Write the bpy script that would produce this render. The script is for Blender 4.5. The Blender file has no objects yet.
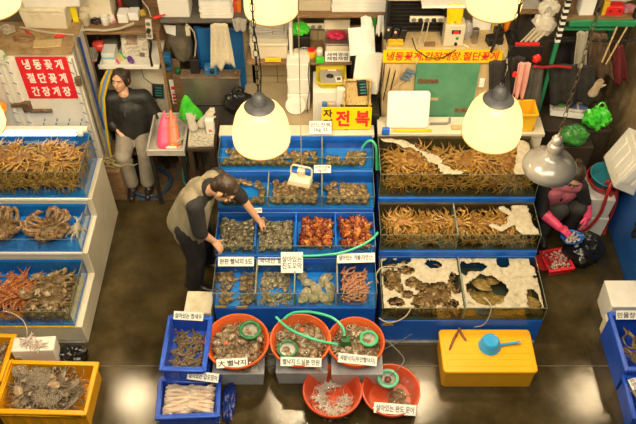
import bpy, bmesh, math, random
from mathutils import Vector, Matrix, Euler, noise as mnoise
R = math.radians
random.seed(7)
SC = bpy.context.scene
COL = SC.collection

# ------------------------------------------------------------------ camera
CAM_H, DEP, FPX = 5.8, R(48.3), 775.0
cam_d = bpy.data.cameras.new('camera')
cam_d.sensor_width = 36.0
cam_d.lens = FPX / 636.0 * 36.0
cam_d.clip_end = 100
cam = bpy.data.objects.new('camera', cam_d)
COL.objects.link(cam)
cam.location = (0, 0, CAM_H)
cam.rotation_euler = (math.pi / 2 - DEP, 0, 0)
SC.camera = cam

# ------------------------------------------------------------------ world, fill light, exposure
world = bpy.data.worlds.new('hall_air')
world.use_nodes = True
wb = world.node_tree.nodes['Background']
wb.inputs[0].default_value = (1.0, 0.80, 0.55, 1)
wb.inputs[1].default_value = 0.07
SC.world = world
SC.view_settings.view_transform = 'Standard'
SC.view_settings.look = 'None'
SC.view_settings.gamma = 1.0
SC.view_settings.use_curve_mapping = False
SC.view_settings.exposure = 0.0
WARM = (1.0, 0.78, 0.47)
def area_light(name, loc, size, power, color, rot=(0, 0, 0), size_y=None):
    d = bpy.data.lights.new(name, 'AREA')
    d.energy = power; d.color = color; d.size = size
    if size_y:
        d.shape = 'RECTANGLE'; d.size_y = size_y
    o = bpy.data.objects.new(name, d)
    COL.objects.link(o)
    o.location = loc; o.rotation_euler = rot
    return o
# unseen soft fill light, added above the camera to brighten tops and fronts
area_light('hall_fill_light', (0.0, 0.6, 6.9), 5.5, 400, (1.0, 0.89, 0.68), (R(34), 0, 0), 1.6)
LAMP_W = 66.0      # each hanging lamp's bulb
SHADE_E = 5.5

# ------------------------------------------------------------------ pixel rays
def ray(u, v):
    x, y = (u - 318.0) / FPX, -(v - 212.0) / FPX
    return Vector((x, math.cos(DEP) + y * math.sin(DEP), -math.sin(DEP) + y * math.cos(DEP)))
def PH(u, v, h=0.0):
    d = ray(u, v); t = (h - CAM_H) / d.z
    return Vector((d.x * t, d.y * t, h))
def PY(u, v, Y):
    d = ray(u, v); t = Y / d.y
    return Vector((d.x * t, Y, CAM_H + d.z * t))
def depth(p):
    return p[1] * math.cos(DEP) + (CAM_H - p[2]) * math.sin(DEP)
def mpp(p):
    return depth(p) / FPX

# ------------------------------------------------------------------ materials
_mats = {}
def mat(key, col, rough=0.5, metal=0.0, col2=None, scale=8.0, col3=None, bump=0.0, bscale=None, spec=0.5,
        trans=0.0, emit=None, estr=0.0, coat=0.0, detail=6.0, lo=0.35, hi=0.65, sss=0.0, rough2=None, kind='noise', stretch=None):
    if key in _mats: return _mats[key]
    m = bpy.data.materials.new(key); m.use_nodes = True
    nt = m.node_tree; N = nt.nodes; L = nt.links
    b = N['Principled BSDF']
    b.inputs['Base Color'].default_value = (*col, 1)
    b.inputs['Roughness'].default_value = rough
    b.inputs['Metallic'].default_value = metal
    b.inputs['Specular IOR Level'].default_value = spec
    b.inputs['Transmission Weight'].default_value = trans
    b.inputs['Coat Weight'].default_value = coat
    if sss:
        b.inputs['Subsurface Weight'].default_value = sss
        b.inputs['Subsurface Radius'].default_value = (0.02, 0.008, 0.004)
    if emit:
        b.inputs['Emission Color'].default_value = (*emit, 1)
        b.inputs['Emission Strength'].default_value = estr
    if col2 or bump or rough2 is not None:
        tc = N.new('ShaderNodeTexCoord'); src = tc.outputs['Object']
        if stretch:
            mp = N.new('ShaderNodeMapping'); mp.inputs['Scale'].default_value = stretch
            L.new(src, mp.inputs['Vector']); src = mp.outputs['Vector']
        n = N.new('ShaderNodeTexVoronoi' if kind == 'voronoi' else 'ShaderNodeTexNoise')
        n.inputs['Scale'].default_value = scale
        if kind != 'voronoi':
            n.inputs['Detail'].default_value = detail; n.inputs['Roughness'].default_value = 0.65
        L.new(src, n.inputs['Vector'])
        fac = n.outputs['Distance' if kind == 'voronoi' else 'Fac']
        if col2:
            r = N.new('ShaderNodeValToRGB')
            r.color_ramp.elements[0].position = lo; r.color_ramp.elements[0].color = (*col, 1)
            r.color_ramp.elements[1].position = hi; r.color_ramp.elements[1].color = (*col2, 1)
            if col3:
                e = r.color_ramp.elements.new((lo + hi) / 2); e.color = (*col3, 1)
            L.new(fac, r.inputs['Fac'])
            L.new(r.outputs['Color'], b.inputs['Base Color'])
        if rough2 is not None:
            mr = N.new('ShaderNodeMapRange')
            mr.inputs['From Min'].default_value = 0.35; mr.inputs['From Max'].default_value = 0.65
            mr.inputs['To Min'].default_value = rough; mr.inputs['To Max'].default_value = rough2
            L.new(fac, mr.inputs['Value']); L.new(mr.outputs['Result'], b.inputs['Roughness'])
        if bump:
            bn = N.new('ShaderNodeTexNoise'); bn.inputs['Scale'].default_value = bscale or scale * 3
            bn.inputs['Detail'].default_value = 4
            L.new(src, bn.inputs['Vector'])
            bp = N.new('ShaderNodeBump'); bp.inputs['Strength'].default_value = bump; bp.inputs['Distance'].default_value = 0.01
            L.new(bn.outputs['Fac'], bp.inputs['Height']); L.new(bp.outputs['Normal'], b.inputs['Normal'])
    _mats[key] = m
    return m
def glassy(key, col, amount, rough=0.03, bump=0.0, bscale=20):
    """thin clear sheet: mostly see-through with a fresnel gloss"""
    if key in _mats: return _mats[key]
    m = bpy.data.materials.new(key); m.use_nodes = True
    nt = m.node_tree; N = nt.nodes; L = nt.links
    N.remove(N['Principled BSDF'])
    t = N.new('ShaderNodeBsdfTransparent'); t.inputs[0].default_value = (*col, 1)
    g = N.new('ShaderNodeBsdfGlossy'); g.inputs['Roughness'].default_value = rough
    lw = N.new('ShaderNodeLayerWeight'); lw.inputs['Blend'].default_value = 0.5
    pw = N.new('ShaderNodeMath'); pw.operation = 'POWER'; pw.inputs[1].default_value = 4.0
    f = N.new('ShaderNodeMath'); f.operation = 'MULTIPLY_ADD'; f.inputs[1].default_value = 0.85; f.inputs[2].default_value = ((amount - 1) / (amount + 1)) ** 2
    L.new(lw.outputs['Facing'], pw.inputs[0]); L.new(pw.outputs[0], f.inputs[0])
    mx = N.new('ShaderNodeMixShader')
    if bump:
        tc = N.new('ShaderNodeTexCoord'); bn = N.new('ShaderNodeTexNoise'); bn.inputs['Scale'].default_value = bscale
        bp = N.new('ShaderNodeBump'); bp.inputs['Strength'].default_value = bump; bp.inputs['Distance'].default_value = 0.01
        L.new(tc.outputs['Object'], bn.inputs['Vector']); L.new(bn.outputs['Fac'], bp.inputs['Height'])
        L.new(bp.outputs['Normal'], g.inputs['Normal']); L.new(bp.outputs['Normal'], lw.inputs['Normal'])
    L.new(f.outputs[0], mx.inputs[0]); L.new(t.outputs[0], mx.inputs[1]); L.new(g.outputs[0], mx.inputs[2])
    L.new(mx.outputs[0], N['Material Output'].inputs['Surface'])
    _mats[key] = m
    return m

# ------------------------------------------------------------------ mesh building
def rotm(rx=0, ry=0, rz=0):
    return Euler((rx, ry, rz)).to_matrix()
class MB:
    def __init__(s): s.v = []; s.f = []
    def add(s, vs, fs):
        o = len(s.v); s.v += [tuple(p) for p in vs]; s.f += [tuple(i + o for i in f) for f in fs]; return s
    def box(s, c, size, rot=None, top=(1, 1), shear=(0, 0)):
        hx, hy, hz = size[0] / 2, size[1] / 2, size[2] / 2
        vs = []
        for z, sx, sy in ((-hz, 1, 1), (hz, top[0], top[1])):
            for x, y in ((-hx, -hy), (hx, -hy), (hx, hy), (-hx, hy)):
                vs.append(Vector((x * sx + (shear[0] if z > 0 else 0), y * sy + (shear[1] if z > 0 else 0), z)))
        if rot: vs = [rot @ p for p in vs]
        vs = [p + Vector(c) for p in vs]
        return s.add(vs, [(3, 2, 1, 0), (4, 5, 6, 7), (0, 1, 5, 4), (1, 2, 6, 5), (2, 3, 7, 6), (3, 0, 4, 7)])
    def rbox(s, c, size, r, n=4, rot=None, top=1.0):
        """box with rounded plan corners"""
        hx, hy, hz = size[0] / 2, size[1] / 2, size[2] / 2
        ring = []
        for cx, cy, a0 in ((hx - r, hy - r, 0), (-hx + r, hy - r, 90), (-hx + r, -hy + r, 180), (hx - r, -hy + r, 270)):
            for k in range(n + 1):
                a = R(a0 + 90 * k / n); ring.append((cx + r * math.cos(a), cy + r * math.sin(a)))
        m = len(ring)
        vs = [Vector((x, y, -hz)) for x, y in ring] + [Vector((x * top, y * top, hz)) for x, y in ring]
        if rot: vs = [rot @ p for p in vs]
        vs = [p + Vector(c) for p in vs]
        fs = [tuple(range(m - 1, -1, -1)), tuple(range(m, 2 * m))] + [(i, (i + 1) % m, m + (i + 1) % m, m + i) for i in range(m)]
        return s.add(vs, fs)
    def tube(s, pts, r, n=8, cap=True):
        pts = [Vector(p) for p in pts]
        rs = r if isinstance(r, (list, tuple)) else [r] * len(pts)
        vs = []; up = None
        for i, p in enumerate(pts):
            t = (pts[min(i + 1, len(pts) - 1)] - pts[max(i - 1, 0)])
            t = t.normalized() if t.length > 1e-9 else Vector((0, 0, 1))
            if up is None: up = t.orthogonal().normalized()
            up = (up - t * up.dot(t)); up = up.normalized() if up.length > 1e-6 else t.orthogonal().normalized()
            w = t.cross(up)
            for k in range(n):
                a = 2 * math.pi * k / n
                vs.append(p + (up * math.cos(a) + w * math.sin(a)) * rs[i])
        fs = []
        for i in range(len(pts) - 1):
            for k in range(n):
                fs.append((i * n + k, i * n + (k + 1) % n, (i + 1) * n + (k + 1) % n, (i + 1) * n + k))
        if cap:
            fs.append(tuple(range(n - 1, -1, -1))); e = (len(pts) - 1) * n; fs.append(tuple(range(e, e + n)))
        return s.add(vs, fs)
    def ring(s, c, rad, r, n=28, m=8, rot=None, squash=1.0):
        vs = []; fs = []
        for i in range(n):
            a = 2 * math.pi * i / n
            for k in range(m):
                b = 2 * math.pi * k / m
                p = Vector(((rad + r * math.cos(b)) * math.cos(a), (rad + r * math.cos(b)) * math.sin(a) * squash, r * math.sin(b)))
                vs.append((rot @ p if rot else p) + Vector(c))
        for i in range(n):
            for k in range(m):
                fs.append((i * m + k, ((i + 1) % n) * m + k, ((i + 1) % n) * m + (k + 1) % m, i * m + (k + 1) % m))
        return s.add(vs, fs)
    def lathe(s, prof, n=28, c=(0, 0, 0), rot=None, sq=(1, 1), capb=True, capt=True):
        vs = []; fs = []; c = Vector(c)
        for r, z in prof:
            for k in range(n):
                a = 2 * math.pi * k / n
                p = Vector((r * math.cos(a) * sq[0], r * math.sin(a) * sq[1], z))
                vs.append((rot @ p if rot else p) + c)
        for i in range(len(prof) - 1):
            for k in range(n):
                fs.append((i * n + k, i * n + (k + 1) % n, (i + 1) * n + (k + 1) % n, (i + 1) * n + k))
        if capb: fs.append(tuple(range(n - 1, -1, -1)))
        if capt: e = (len(prof) - 1) * n; fs.append(tuple(range(e, e + n)))
        return s.add(vs, fs)
    def ell(s, c, rad, rot=None, n=12, m=8, amp=0.0, freq=3.0, seed=0, power=1.0):
        vs = []; fs = []; c = Vector(c)
        for j in range(m + 1):
            th = math.pi * j / m
            for k in range(n):
                a = 2 * math.pi * k / n
                d = Vector((math.sin(th) * math.cos(a), math.sin(th) * math.sin(a), math.cos(th)))
                q = 1.0
                if amp: q = 1 + amp * mnoise.noise(d * freq + Vector((seed * 3.1, seed * 1.7, 0)))
                p = Vector((d.x * rad[0] * q, d.y * rad[1] * q, d.z * rad[2] * q))
                vs.append((rot @ p if rot else p) + c)
        for j in range(m):
            for k in range(n):
                fs.append((j * n + k, (j + 1) * n + k, (j + 1) * n + (k + 1) % n, j * n + (k + 1) % n))
        return s.add(vs, fs)
    def poly(s, pts, h, c=(0, 0, 0), rot=None, axis='z'):
        """extrude a plan outline by h"""
        m = len(pts); vs = []
        for z in (0, h):
            for x, y in pts:
                p = Vector((x, y, z)) if axis == 'z' else Vector((x, z, y)) if axis == 'y' else Vector((z, x, y))
                vs.append((rot @ p if rot else p) + Vector(c))
        fs = [tuple(range(m - 1, -1, -1)), tuple(range(m, 2 * m))] + [(i, (i + 1) % m, m + (i + 1) % m, m + i) for i in range(m)]
        return s.add(vs, fs)
    def sheet(s, fn, nu, nv, thick=0.0):
        vs = [Vector(fn(i / nu, j / nv)) for j in range(nv + 1) for i in range(nu + 1)]
        fs = [(j * (nu + 1) + i, j * (nu + 1) + i + 1, (j + 1) * (nu + 1) + i + 1, (j + 1) * (nu + 1) + i) for j in range(nv) for i in range(nu)]
        return s.add(vs, fs)
    def mesh(s, name, m, smooth=True, fix=True):
        me = bpy.data.meshes.new(name)
        me.from_pydata(s.v, [], s.f); me.update()
        if fix:
            bm = bmesh.new(); bm.from_mesh(me)
            bmesh.ops.remove_doubles(bm, verts=bm.verts, dist=1e-5)
            bmesh.ops.recalc_face_normals(bm, faces=bm.faces)
            bm.to_mesh(me); bm.free()
        if smooth:
            for p in me.polygons: p.use_smooth = True
            me.set_sharp_from_angle(angle=R(38))
        if m: me.materials.append(m)
        return me
    def build(s, name, m, parent=None, loc=(0, 0, 0), rot=(0, 0, 0), bevel=0.0, solid=0.0, sub=0, smooth=True, label=None, kind=None):
        o = bpy.data.objects.new(name, s.mesh(name, m, smooth))
        COL.objects.link(o)
        if parent: o.parent = parent
        o.location = loc; o.rotation_euler = rot
        if solid:
            md = o.modifiers.new('solid', 'SOLIDIFY'); md.thickness = solid; md.offset = 0
        if bevel:
            md = o.modifiers.new('bevel', 'BEVEL'); md.width = bevel; md.segments = 2; md.limit_method = 'ANGLE'; md.angle_limit = R(40)
        if sub:
            md = o.modifiers.new('sub', 'SUBSURF'); md.levels = sub; md.render_levels = sub
        if label: o['label'] = label
        if kind: o['kind'] = kind
        return o
def tag(o, label, cat, group=None, kind=None):
    o['label'] = label; o['category'] = cat
    if group: o['group'] = group
    if kind: o['kind'] = kind
    return o
def thing(name, label, cat, loc=(0, 0, 0), rz=0.0, group=None, rot=None):
    o = bpy.data.objects.new(name, None); COL.objects.link(o)
    o.empty_display_size = 0.05
    o.location = loc; o.rotation_euler = rot or (0, 0, rz)
    return tag(o, label, cat, group)
def structure(o):
    o['kind'] = 'structure'; return o
def dup(root, loc, rot=(0, 0, 0), scale=1.0, label=None, group=None):
    r = root.copy(); COL.objects.link(r)
    r.location = loc; r.rotation_euler = rot
    r.scale = (scale,) * 3 if isinstance(scale, (int, float)) else scale
    if label: r['label'] = label
    if group: r['group'] = group
    for ch in list(root.children):
        c = ch.copy(); COL.objects.link(c); c.parent = r
        for g in list(ch.children):
            d = g.copy(); COL.objects.link(d); d.parent = c
    return r
class Proto:
    """the first place moves the original, later ones copy it"""
    def __init__(s, o): s.o = o; s.used = False
    def put(s, loc, rot=(0, 0, 0), scale=1.0, label=None, group=None):
        if not s.used:
            s.used = True; o = s.o
            o.location = loc; o.rotation_euler = rot; o.scale = (scale,) * 3 if isinstance(scale, (int, float)) else scale
            if label: o['label'] = label
            if group: o['group'] = group
            return o
        return dup(s.o, loc, rot, scale, label, group)
_txt = {}
def text_mesh(body, m, extrude=0.0006, bold=0.0, shear=0.0):
    k = (body, m.name, bold, shear)
    if k in _txt: return _txt[k]
    c = bpy.data.curves.new('lettering', 'FONT'); c.body = body; c.extrude = 0.02; c.offset = bold
    c.align_x = 'CENTER'; c.align_y = 'CENTER'; c.shear = shear; c.resolution_u = 3; c.space_line = 1.0
    o = bpy.data.objects.new('lettering', c); COL.objects.link(o)
    dg = bpy.context.evaluated_depsgraph_get(); dg.update()
    me = bpy.data.meshes.new_from_object(o.evaluated_get(dg))
    bpy.data.objects.remove(o); bpy.data.curves.remove(c)
    me.materials.clear(); me.materials.append(m)
    xs = [v.co.x for v in me.vertices]; ys = [v.co.y for v in me.vertices]
    cx, cy = (max(xs) + min(xs)) / 2, (max(ys) + min(ys)) / 2
    for v in me.vertices: v.co.x -= cx; v.co.y -= cy; v.co.z *= 0.05
    w, h = max(xs) - min(xs), max(ys) - min(ys)
    _txt[k] = (me, w, h); return _txt[k]
def lettering(parent, body, m, w, h, loc=(0, 0, 0), rot=(0, 0, 0), bold=0.0, name='lettering', shear=0.0):
    me, tw, th = text_mesh(body, m, bold=bold, shear=shear)
    o = bpy.data.objects.new(name, me); COL.objects.link(o)
    o.parent = parent; o.location = loc; o.rotation_euler = rot
    o.scale = (w / tw, h / th, 1)
    return o
def evaluated(o):
    """bake an object's modifiers into its mesh"""
    dg = bpy.context.evaluated_depsgraph_get(); dg.update()
    me = bpy.data.meshes.new_from_object(o.evaluated_get(dg))
    o.modifiers.clear(); old = o.data; o.data = me
    bpy.data.meshes.remove(old)
    return o
def blob(name, elems, m, parent=None, voxel=0.007, smooth=4, loc=(0, 0, 0), rot=(0, 0, 0), cut=None):
    """one continuous skin over tapered capsules ('c', p0, p1, r0, r1) and ellipsoids ('e', centre, radii, rotation)"""
    mb = MB()
    for e in elems:
        if e[0] == 'c':
            p0, p1, r0, r1 = Vector(e[1]), Vector(e[2]), e[3], e[4]
            L = (p1 - p0).length; q = (p1 - p0).to_track_quat('Z', 'Y').to_matrix() if L > 1e-6 else Matrix.Identity(3)
            prof = [(r0 * math.sin(a), -r0 * math.cos(a)) for a in [R(8 + 82 * i / 4) for i in range(5)]]
            prof += [(r1 * math.cos(a), L + r1 * math.sin(a)) for a in [R(82 * i / 4) for i in range(5)]]
            fl = e[5] if len(e) > 5 else (1, 1)
            mb.lathe(prof, 14, p0, q, fl)
        else:
            mb.ell(e[1], e[2], Euler(e[3]).to_matrix() if len(e) > 3 else None, 18, 12)
    o = mb.build(name, m, parent, loc, rot)
    md = o.modifiers.new('skin', 'REMESH'); md.mode = 'VOXEL'; md.voxel_size = voxel
    if smooth:
        md = o.modifiers.new('soft', 'SMOOTH'); md.factor = 0.5; md.iterations = smooth
    evaluated(o)
    if not o.data.materials: o.data.materials.append(m)
    for p in o.data.polygons: p.use_smooth = True
    return o

def merge(name, pairs, smooth=True):
    """one mesh from several (MB, material) pieces"""
    allm = MB(); idx = []; mats = []
    for mb, m in pairs:
        if m not in mats: mats.append(m)
        allm.add(mb.v, mb.f); idx += [mats.index(m)] * len(mb.f)
    me = bpy.data.meshes.new(name); me.from_pydata(allm.v, [], allm.f); me.update()
    for m in mats: me.materials.append(m)
    for p, i in zip(me.polygons, idx): p.material_index = i; p.use_smooth = smooth
    bm = bmesh.new(); bm.from_mesh(me)
    bmesh.ops.recalc_face_normals(bm, faces=bm.faces)
    bm.to_mesh(me); bm.free()
    if smooth: me.set_sharp_from_angle(angle=R(45))
    return me
def put(name, me, loc, rot=(0, 0, 0), scale=1.0, label=None, cat=None, group=None, parent=None, kind=None):
    o = bpy.data.objects.new(name, me); COL.objects.link(o)
    o.location = loc; o.rotation_euler = rot
    o.scale = (scale,) * 3 if isinstance(scale, (int, float)) else scale
    if parent: o.parent = parent
    if label and cat: tag(o, label, cat, group, kind)
    return o

import numpy as np
_co = {}
def put_in(name, me, loc, rot, scale, box, label, cat, group=None):
    """a copy shifted (and shrunk if it must be) so that it stays inside a tank or crate: box = x0, x1, y0, y1, z0, z1"""
    if me.name not in _co:
        a = np.empty(len(me.vertices) * 3); me.vertices.foreach_get('co', a); _co[me.name] = a.reshape(-1, 3)
    w = _co[me.name] @ np.array(Euler(rot).to_matrix()).T * scale
    lo, hi = w.min(0), w.max(0); k = 1.0
    for i in range(3):
        k = min(k, (box[2 * i + 1] - box[2 * i]) / (hi[i] - lo[i]))
    lo, hi = lo * k, hi * k; p = list(loc)
    for i in range(3):
        p[i] = min(max(p[i], box[2 * i] - lo[i]), box[2 * i + 1] - hi[i])
    return put(name, me, p, rot, scale * k, label, cat, group)
# ------------------------------------------------------------------ shared materials
BLUE = mat('blue_painted_plastic', (0.004, 0.10, 0.55), 0.42, col2=(0.006, 0.14, 0.68), scale=6, bump=0.05)
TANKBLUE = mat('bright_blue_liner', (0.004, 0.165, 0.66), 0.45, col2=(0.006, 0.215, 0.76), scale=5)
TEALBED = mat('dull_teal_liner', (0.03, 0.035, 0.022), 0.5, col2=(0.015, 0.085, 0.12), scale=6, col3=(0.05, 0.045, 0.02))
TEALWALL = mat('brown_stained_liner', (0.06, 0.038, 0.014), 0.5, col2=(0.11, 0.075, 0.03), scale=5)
CREAM = mat('cream_painted_board', (0.60, 0.53, 0.38), 0.5, col2=(0.68, 0.62, 0.47), scale=3, col3=(0.64, 0.57, 0.42), bump=0.05)
WHITE = mat('white_plastic', (0.74, 0.70, 0.60), 0.4, col2=(0.80, 0.77, 0.68), scale=4)
FOAMBOX = mat('white_styrofoam', (0.78, 0.74, 0.64), 0.75, col2=(0.85, 0.82, 0.73), scale=7, bump=0.15, bscale=120)
DIRTYFOAM = mat('grubby_styrofoam', (0.50, 0.40, 0.24), 0.8, col2=(0.74, 0.66, 0.48), scale=5, lo=0.25, hi=0.5, bump=0.15, bscale=100)
GREYBOX = mat('grey_styrofoam', (0.36, 0.36, 0.36), 0.7, col2=(0.48, 0.48, 0.47), scale=6, bump=0.1, bscale=90)
YELLOW = mat('yellow_plastic', (0.88, 0.40, 0.003), 0.38, col2=(0.92, 0.45, 0.005), scale=3)
YELLOW2 = mat('worn_yellow_plastic', (0.72, 0.38, 0.01), 0.42, col2=(0.84, 0.48, 0.02), scale=6)
CRATEBLUE = mat('cobalt_crate_plastic', (0.012, 0.07, 0.50), 0.35, col2=(0.015, 0.10, 0.62), scale=5)
ORANGE = mat('orange_red_basin_plastic', (0.68, 0.10, 0.02), 0.3, col2=(0.76, 0.135, 0.03), scale=4)
REDB = mat('red_basin_plastic', (0.62, 0.07, 0.025), 0.3, col2=(0.70, 0.10, 0.03), scale=4)
RED = mat('red_plastic', (0.65, 0.02, 0.02), 0.35)
BLACK = mat('black_rubber', (0.012, 0.011, 0.010), 0.5)
DARK = mat('dark_metal', (0.03, 0.027, 0.022), 0.5, 0.4)
STEEL = mat('dull_stainless', (0.34, 0.31, 0.26), 0.34, 0.85, col2=(0.44, 0.40, 0.33), scale=5, bump=0.05)
GREYMETAL = mat('grey_cast_metal', (0.16, 0.15, 0.135), 0.5, 0.2, col2=(0.24, 0.225, 0.20), scale=20)
WOOD = mat('worn_brown_wood', (0.16, 0.085, 0.035), 0.65, col2=(0.30, 0.18, 0.08), scale=7, stretch=(1, 8, 8), bump=0.2)
LIGHTWOOD = mat('pale_plywood', (0.46, 0.33, 0.15), 0.6, col2=(0.56, 0.42, 0.21), scale=5, stretch=(6, 6, 1), bump=0.1)
GREEN = mat('green_enamel', (0.02, 0.20, 0.085), 0.4, col2=(0.03, 0.26, 0.11), scale=5)
DOORGREEN = mat('scuffed_green_paint', (0.06, 0.22, 0.12), 0.5, col2=(0.10, 0.28, 0.16), scale=6, col3=(0.08, 0.25, 0.14), bump=0.1)
GLASS = glassy('tank_glass', (0.93, 0.96, 0.93), 1.25)
EDGE = mat('glass_edge', (0.14, 0.17, 0.13), 0.2, col2=(0.26, 0.28, 0.21), scale=10)
WATER = glassy('tank_water', (0.90, 0.94, 0.90), 1.33, 0.04, 0.35, 16)
WATERGREEN = glassy('greenish_tank_water', (0.84, 0.84, 0.72), 1.33, 0.04, 0.35, 14)
SHALLOW = glassy('basin_water', (0.92, 0.92, 0.88), 1.33, 0.05, 0.4, 30)
FOAM = mat('sea_foam', (0.38, 0.32, 0.21), 0.8, col2=(0.57, 0.51, 0.38), scale=26, lo=0.3, hi=0.7, bump=0.5, bscale=130)
PAPER = mat('white_card', (0.80, 0.78, 0.70), 0.6, col2=(0.84, 0.82, 0.75), scale=6)
INK = mat('black_marker_ink', (0.012, 0.012, 0.014), 0.6)
INKRED = mat('red_print', (0.70, 0.02, 0.02), 0.5)
INKWHITE = mat('white_print', (0.85, 0.82, 0.75), 0.5)
SIGNRED = mat('red_sign_vinyl', (0.66, 0.012, 0.018), 0.4)
SIGNYELLOW = mat('yellow_sign_vinyl', (0.90, 0.56, 0.004), 0.45)
TAPE = mat('yellow_tape', (0.70, 0.42, 0.02), 0.45, col2=(0.55, 0.32, 0.02), scale=30)

# ------------------------------------------------------------------ setting
def wet_floor():
    m = mat('wet_concrete', (0.026, 0.018, 0.0055), 0.06, col2=(0.085, 0.060, 0.023), scale=3.0, col3=(0.048, 0.034, 0.0115),
            rough2=0.18, bump=0.085, bscale=80, lo=0.3, hi=0.7, detail=9)
    return m
FLOOR = wet_floor()
structure(MB().box((0, 4.3, -0.05), (9, 6.2, 0.1)).build('floor', FLOOR, smooth=False))
TILE = mat('cream_wall_tile', (0.34, 0.26, 0.14), 0.45, col2=(0.44, 0.35, 0.21), scale=3, bump=0.05)
wbm = MB()
wbm.box((0, 6.55, 1.6), (9, 0.1, 3.2))
wall = structure(wbm.build('wall_back', mat('grimy_plaster', (0.13, 0.095, 0.055), 0.8, col2=(0.25, 0.19, 0.11), scale=2.5, bump=0.2)))
SEAM = mat('pale_joint_filler', (0.17, 0.14, 0.09), 0.5, col2=(0.06, 0.048, 0.028), scale=5)
p = PH(0, 366); structure(MB().box((0, p.y, 0.0008), (8.5, 0.007, 0.003)).build('trim_1', SEAM))
p = PH(340, 400); structure(MB().box((p.x, (p.y + 1.3) / 2, 0.0008), (0.006, p.y - 1.3 + 0.3, 0.003)).build('trim_2', mat('dark_joint', (0.02, 0.017, 0.012), 0.6)))

# ------------------------------------------------------------------ tank banks
def stand(name, label, steps, yb, x0, x1, m, kick=0.0):
    """stepped stand under a bank of tanks: steps = [(front y, top z)]"""
    t = thing(name, label, 'stand', ((x0 + x1) / 2, steps[0][0], 0))
    pts = [(0, 0)]
    for i, (y, z) in enumerate(steps):
        pts.append((y - steps[0][0], z))
        pts.append(((steps[i + 1][0] if i + 1 < len(steps) else yb) - steps[0][0], z))
    pts.append((yb - steps[0][0], 0))
    w = x1 - x0
    MB().poly(pts, w, (-w / 2, 0, 0), axis='x').build('body', m, t, bevel=0.006)
    MB().box((0, -0.012, 0.025), (w * 0.98, 0.03, 0.05)).build('kickboard', GREYMETAL, t, bevel=0.004)
    return t
def tank(name, label, x0, x1, yf, yb, z0, z1, wz, bed, liner, dividers=(), glass_sides=True, group=None, water=None, backm=None, open_water=True, frontlip=None):
    t = thing(name, label, 'fish tank', ((x0 + x1) / 2, yf, z0), group=group)
    w, d, h = x1 - x0, yb - yf, z1 - z0
    MB().box((0, d / 2, 0.006), (w, d, 0.012)).build('tank_floor', bed, t)
    g = 0.006
    MB().box((0, g / 2, h / 2 + 0.006), (w, g, h - 0.012)).build('glass_panel', GLASS, t, label='clear front glass')
    sm = GLASS if glass_sides else liner
    for s in (-1, 1):
        MB().box((s * (w / 2 - g / 2), d / 2, h / 2 + 0.006), (g, d - 2 * g, h - 0.012)).build('glass_panel' if glass_sides else 'side_panel', sm, t)
    MB().box((0, d - g / 2, h / 2 + 0.006), (w, g, h - 0.012)).build('back_panel', backm or liner, t)
    e = MB(); r = 0.0036
    for a, b in (((-w / 2, 0, h), (w / 2, 0, h)), ((-w / 2, d, h), (w / 2, d, h)), ((-w / 2, 0, h), (-w / 2, d, h)), ((w / 2, 0, h), (w / 2, d, h)),
                 ((-w / 2, 0, 0), (-w / 2, 0, h)), ((w / 2, 0, 0), (w / 2, 0, h))):
        c = [(a[i] + b[i]) / 2 for i in range(3)]; sz = [max(abs(a[i] - b[i]), r) for i in range(3)]
        e.box(c, sz)
    e.build('glass_rim', EDGE, t)
    for x in dividers:
        MB().box((x - (x0 + x1) / 2, d / 2, h / 2), (0.012, d - 0.012, h * 0.98)).build('divider', liner if not glass_sides else EDGE, t)
    if wz:
        MB().box((0, d / 2, wz / 2 - z0 / 2 + 0.008), (w - 0.016, d - 0.016, wz - z0 - 0.006)).build('water', water or WATER, t, label='clear sea water')
    if frontlip:
        MB().box((0, -0.008, frontlip[1]), (w + 0.01, 0.018, frontlip[0])).build('front_lip', frontlip[2], t, bevel=0.003)
    return t

# bank with snow crabs, behind the yellow crate
RX0, RX1 = 0.53, 1.885
stand('display_stand', 'stepped blue stand under the tanks of long-legged crabs', [(3.64, 0.343), (4.20, 0.575), (4.58, 0.842)], 5.08, RX0, RX1, BLUE)
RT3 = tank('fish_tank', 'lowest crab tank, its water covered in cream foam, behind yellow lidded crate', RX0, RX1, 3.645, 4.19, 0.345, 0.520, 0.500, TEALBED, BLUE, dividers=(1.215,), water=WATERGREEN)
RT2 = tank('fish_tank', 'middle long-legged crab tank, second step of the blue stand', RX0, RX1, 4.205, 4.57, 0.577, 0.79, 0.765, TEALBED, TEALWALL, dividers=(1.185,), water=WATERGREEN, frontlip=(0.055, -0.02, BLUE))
RT1 = tank('fish_tank', 'topmost crab tank full of tangled crab legs below green cabinet door', RX0, RX1, 4.585, 5.06, 0.845, 1.13, 1.10, TEALBED, TEALWALL, water=WATERGREEN, frontlip=(0.055, -0.02, BLUE))
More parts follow.
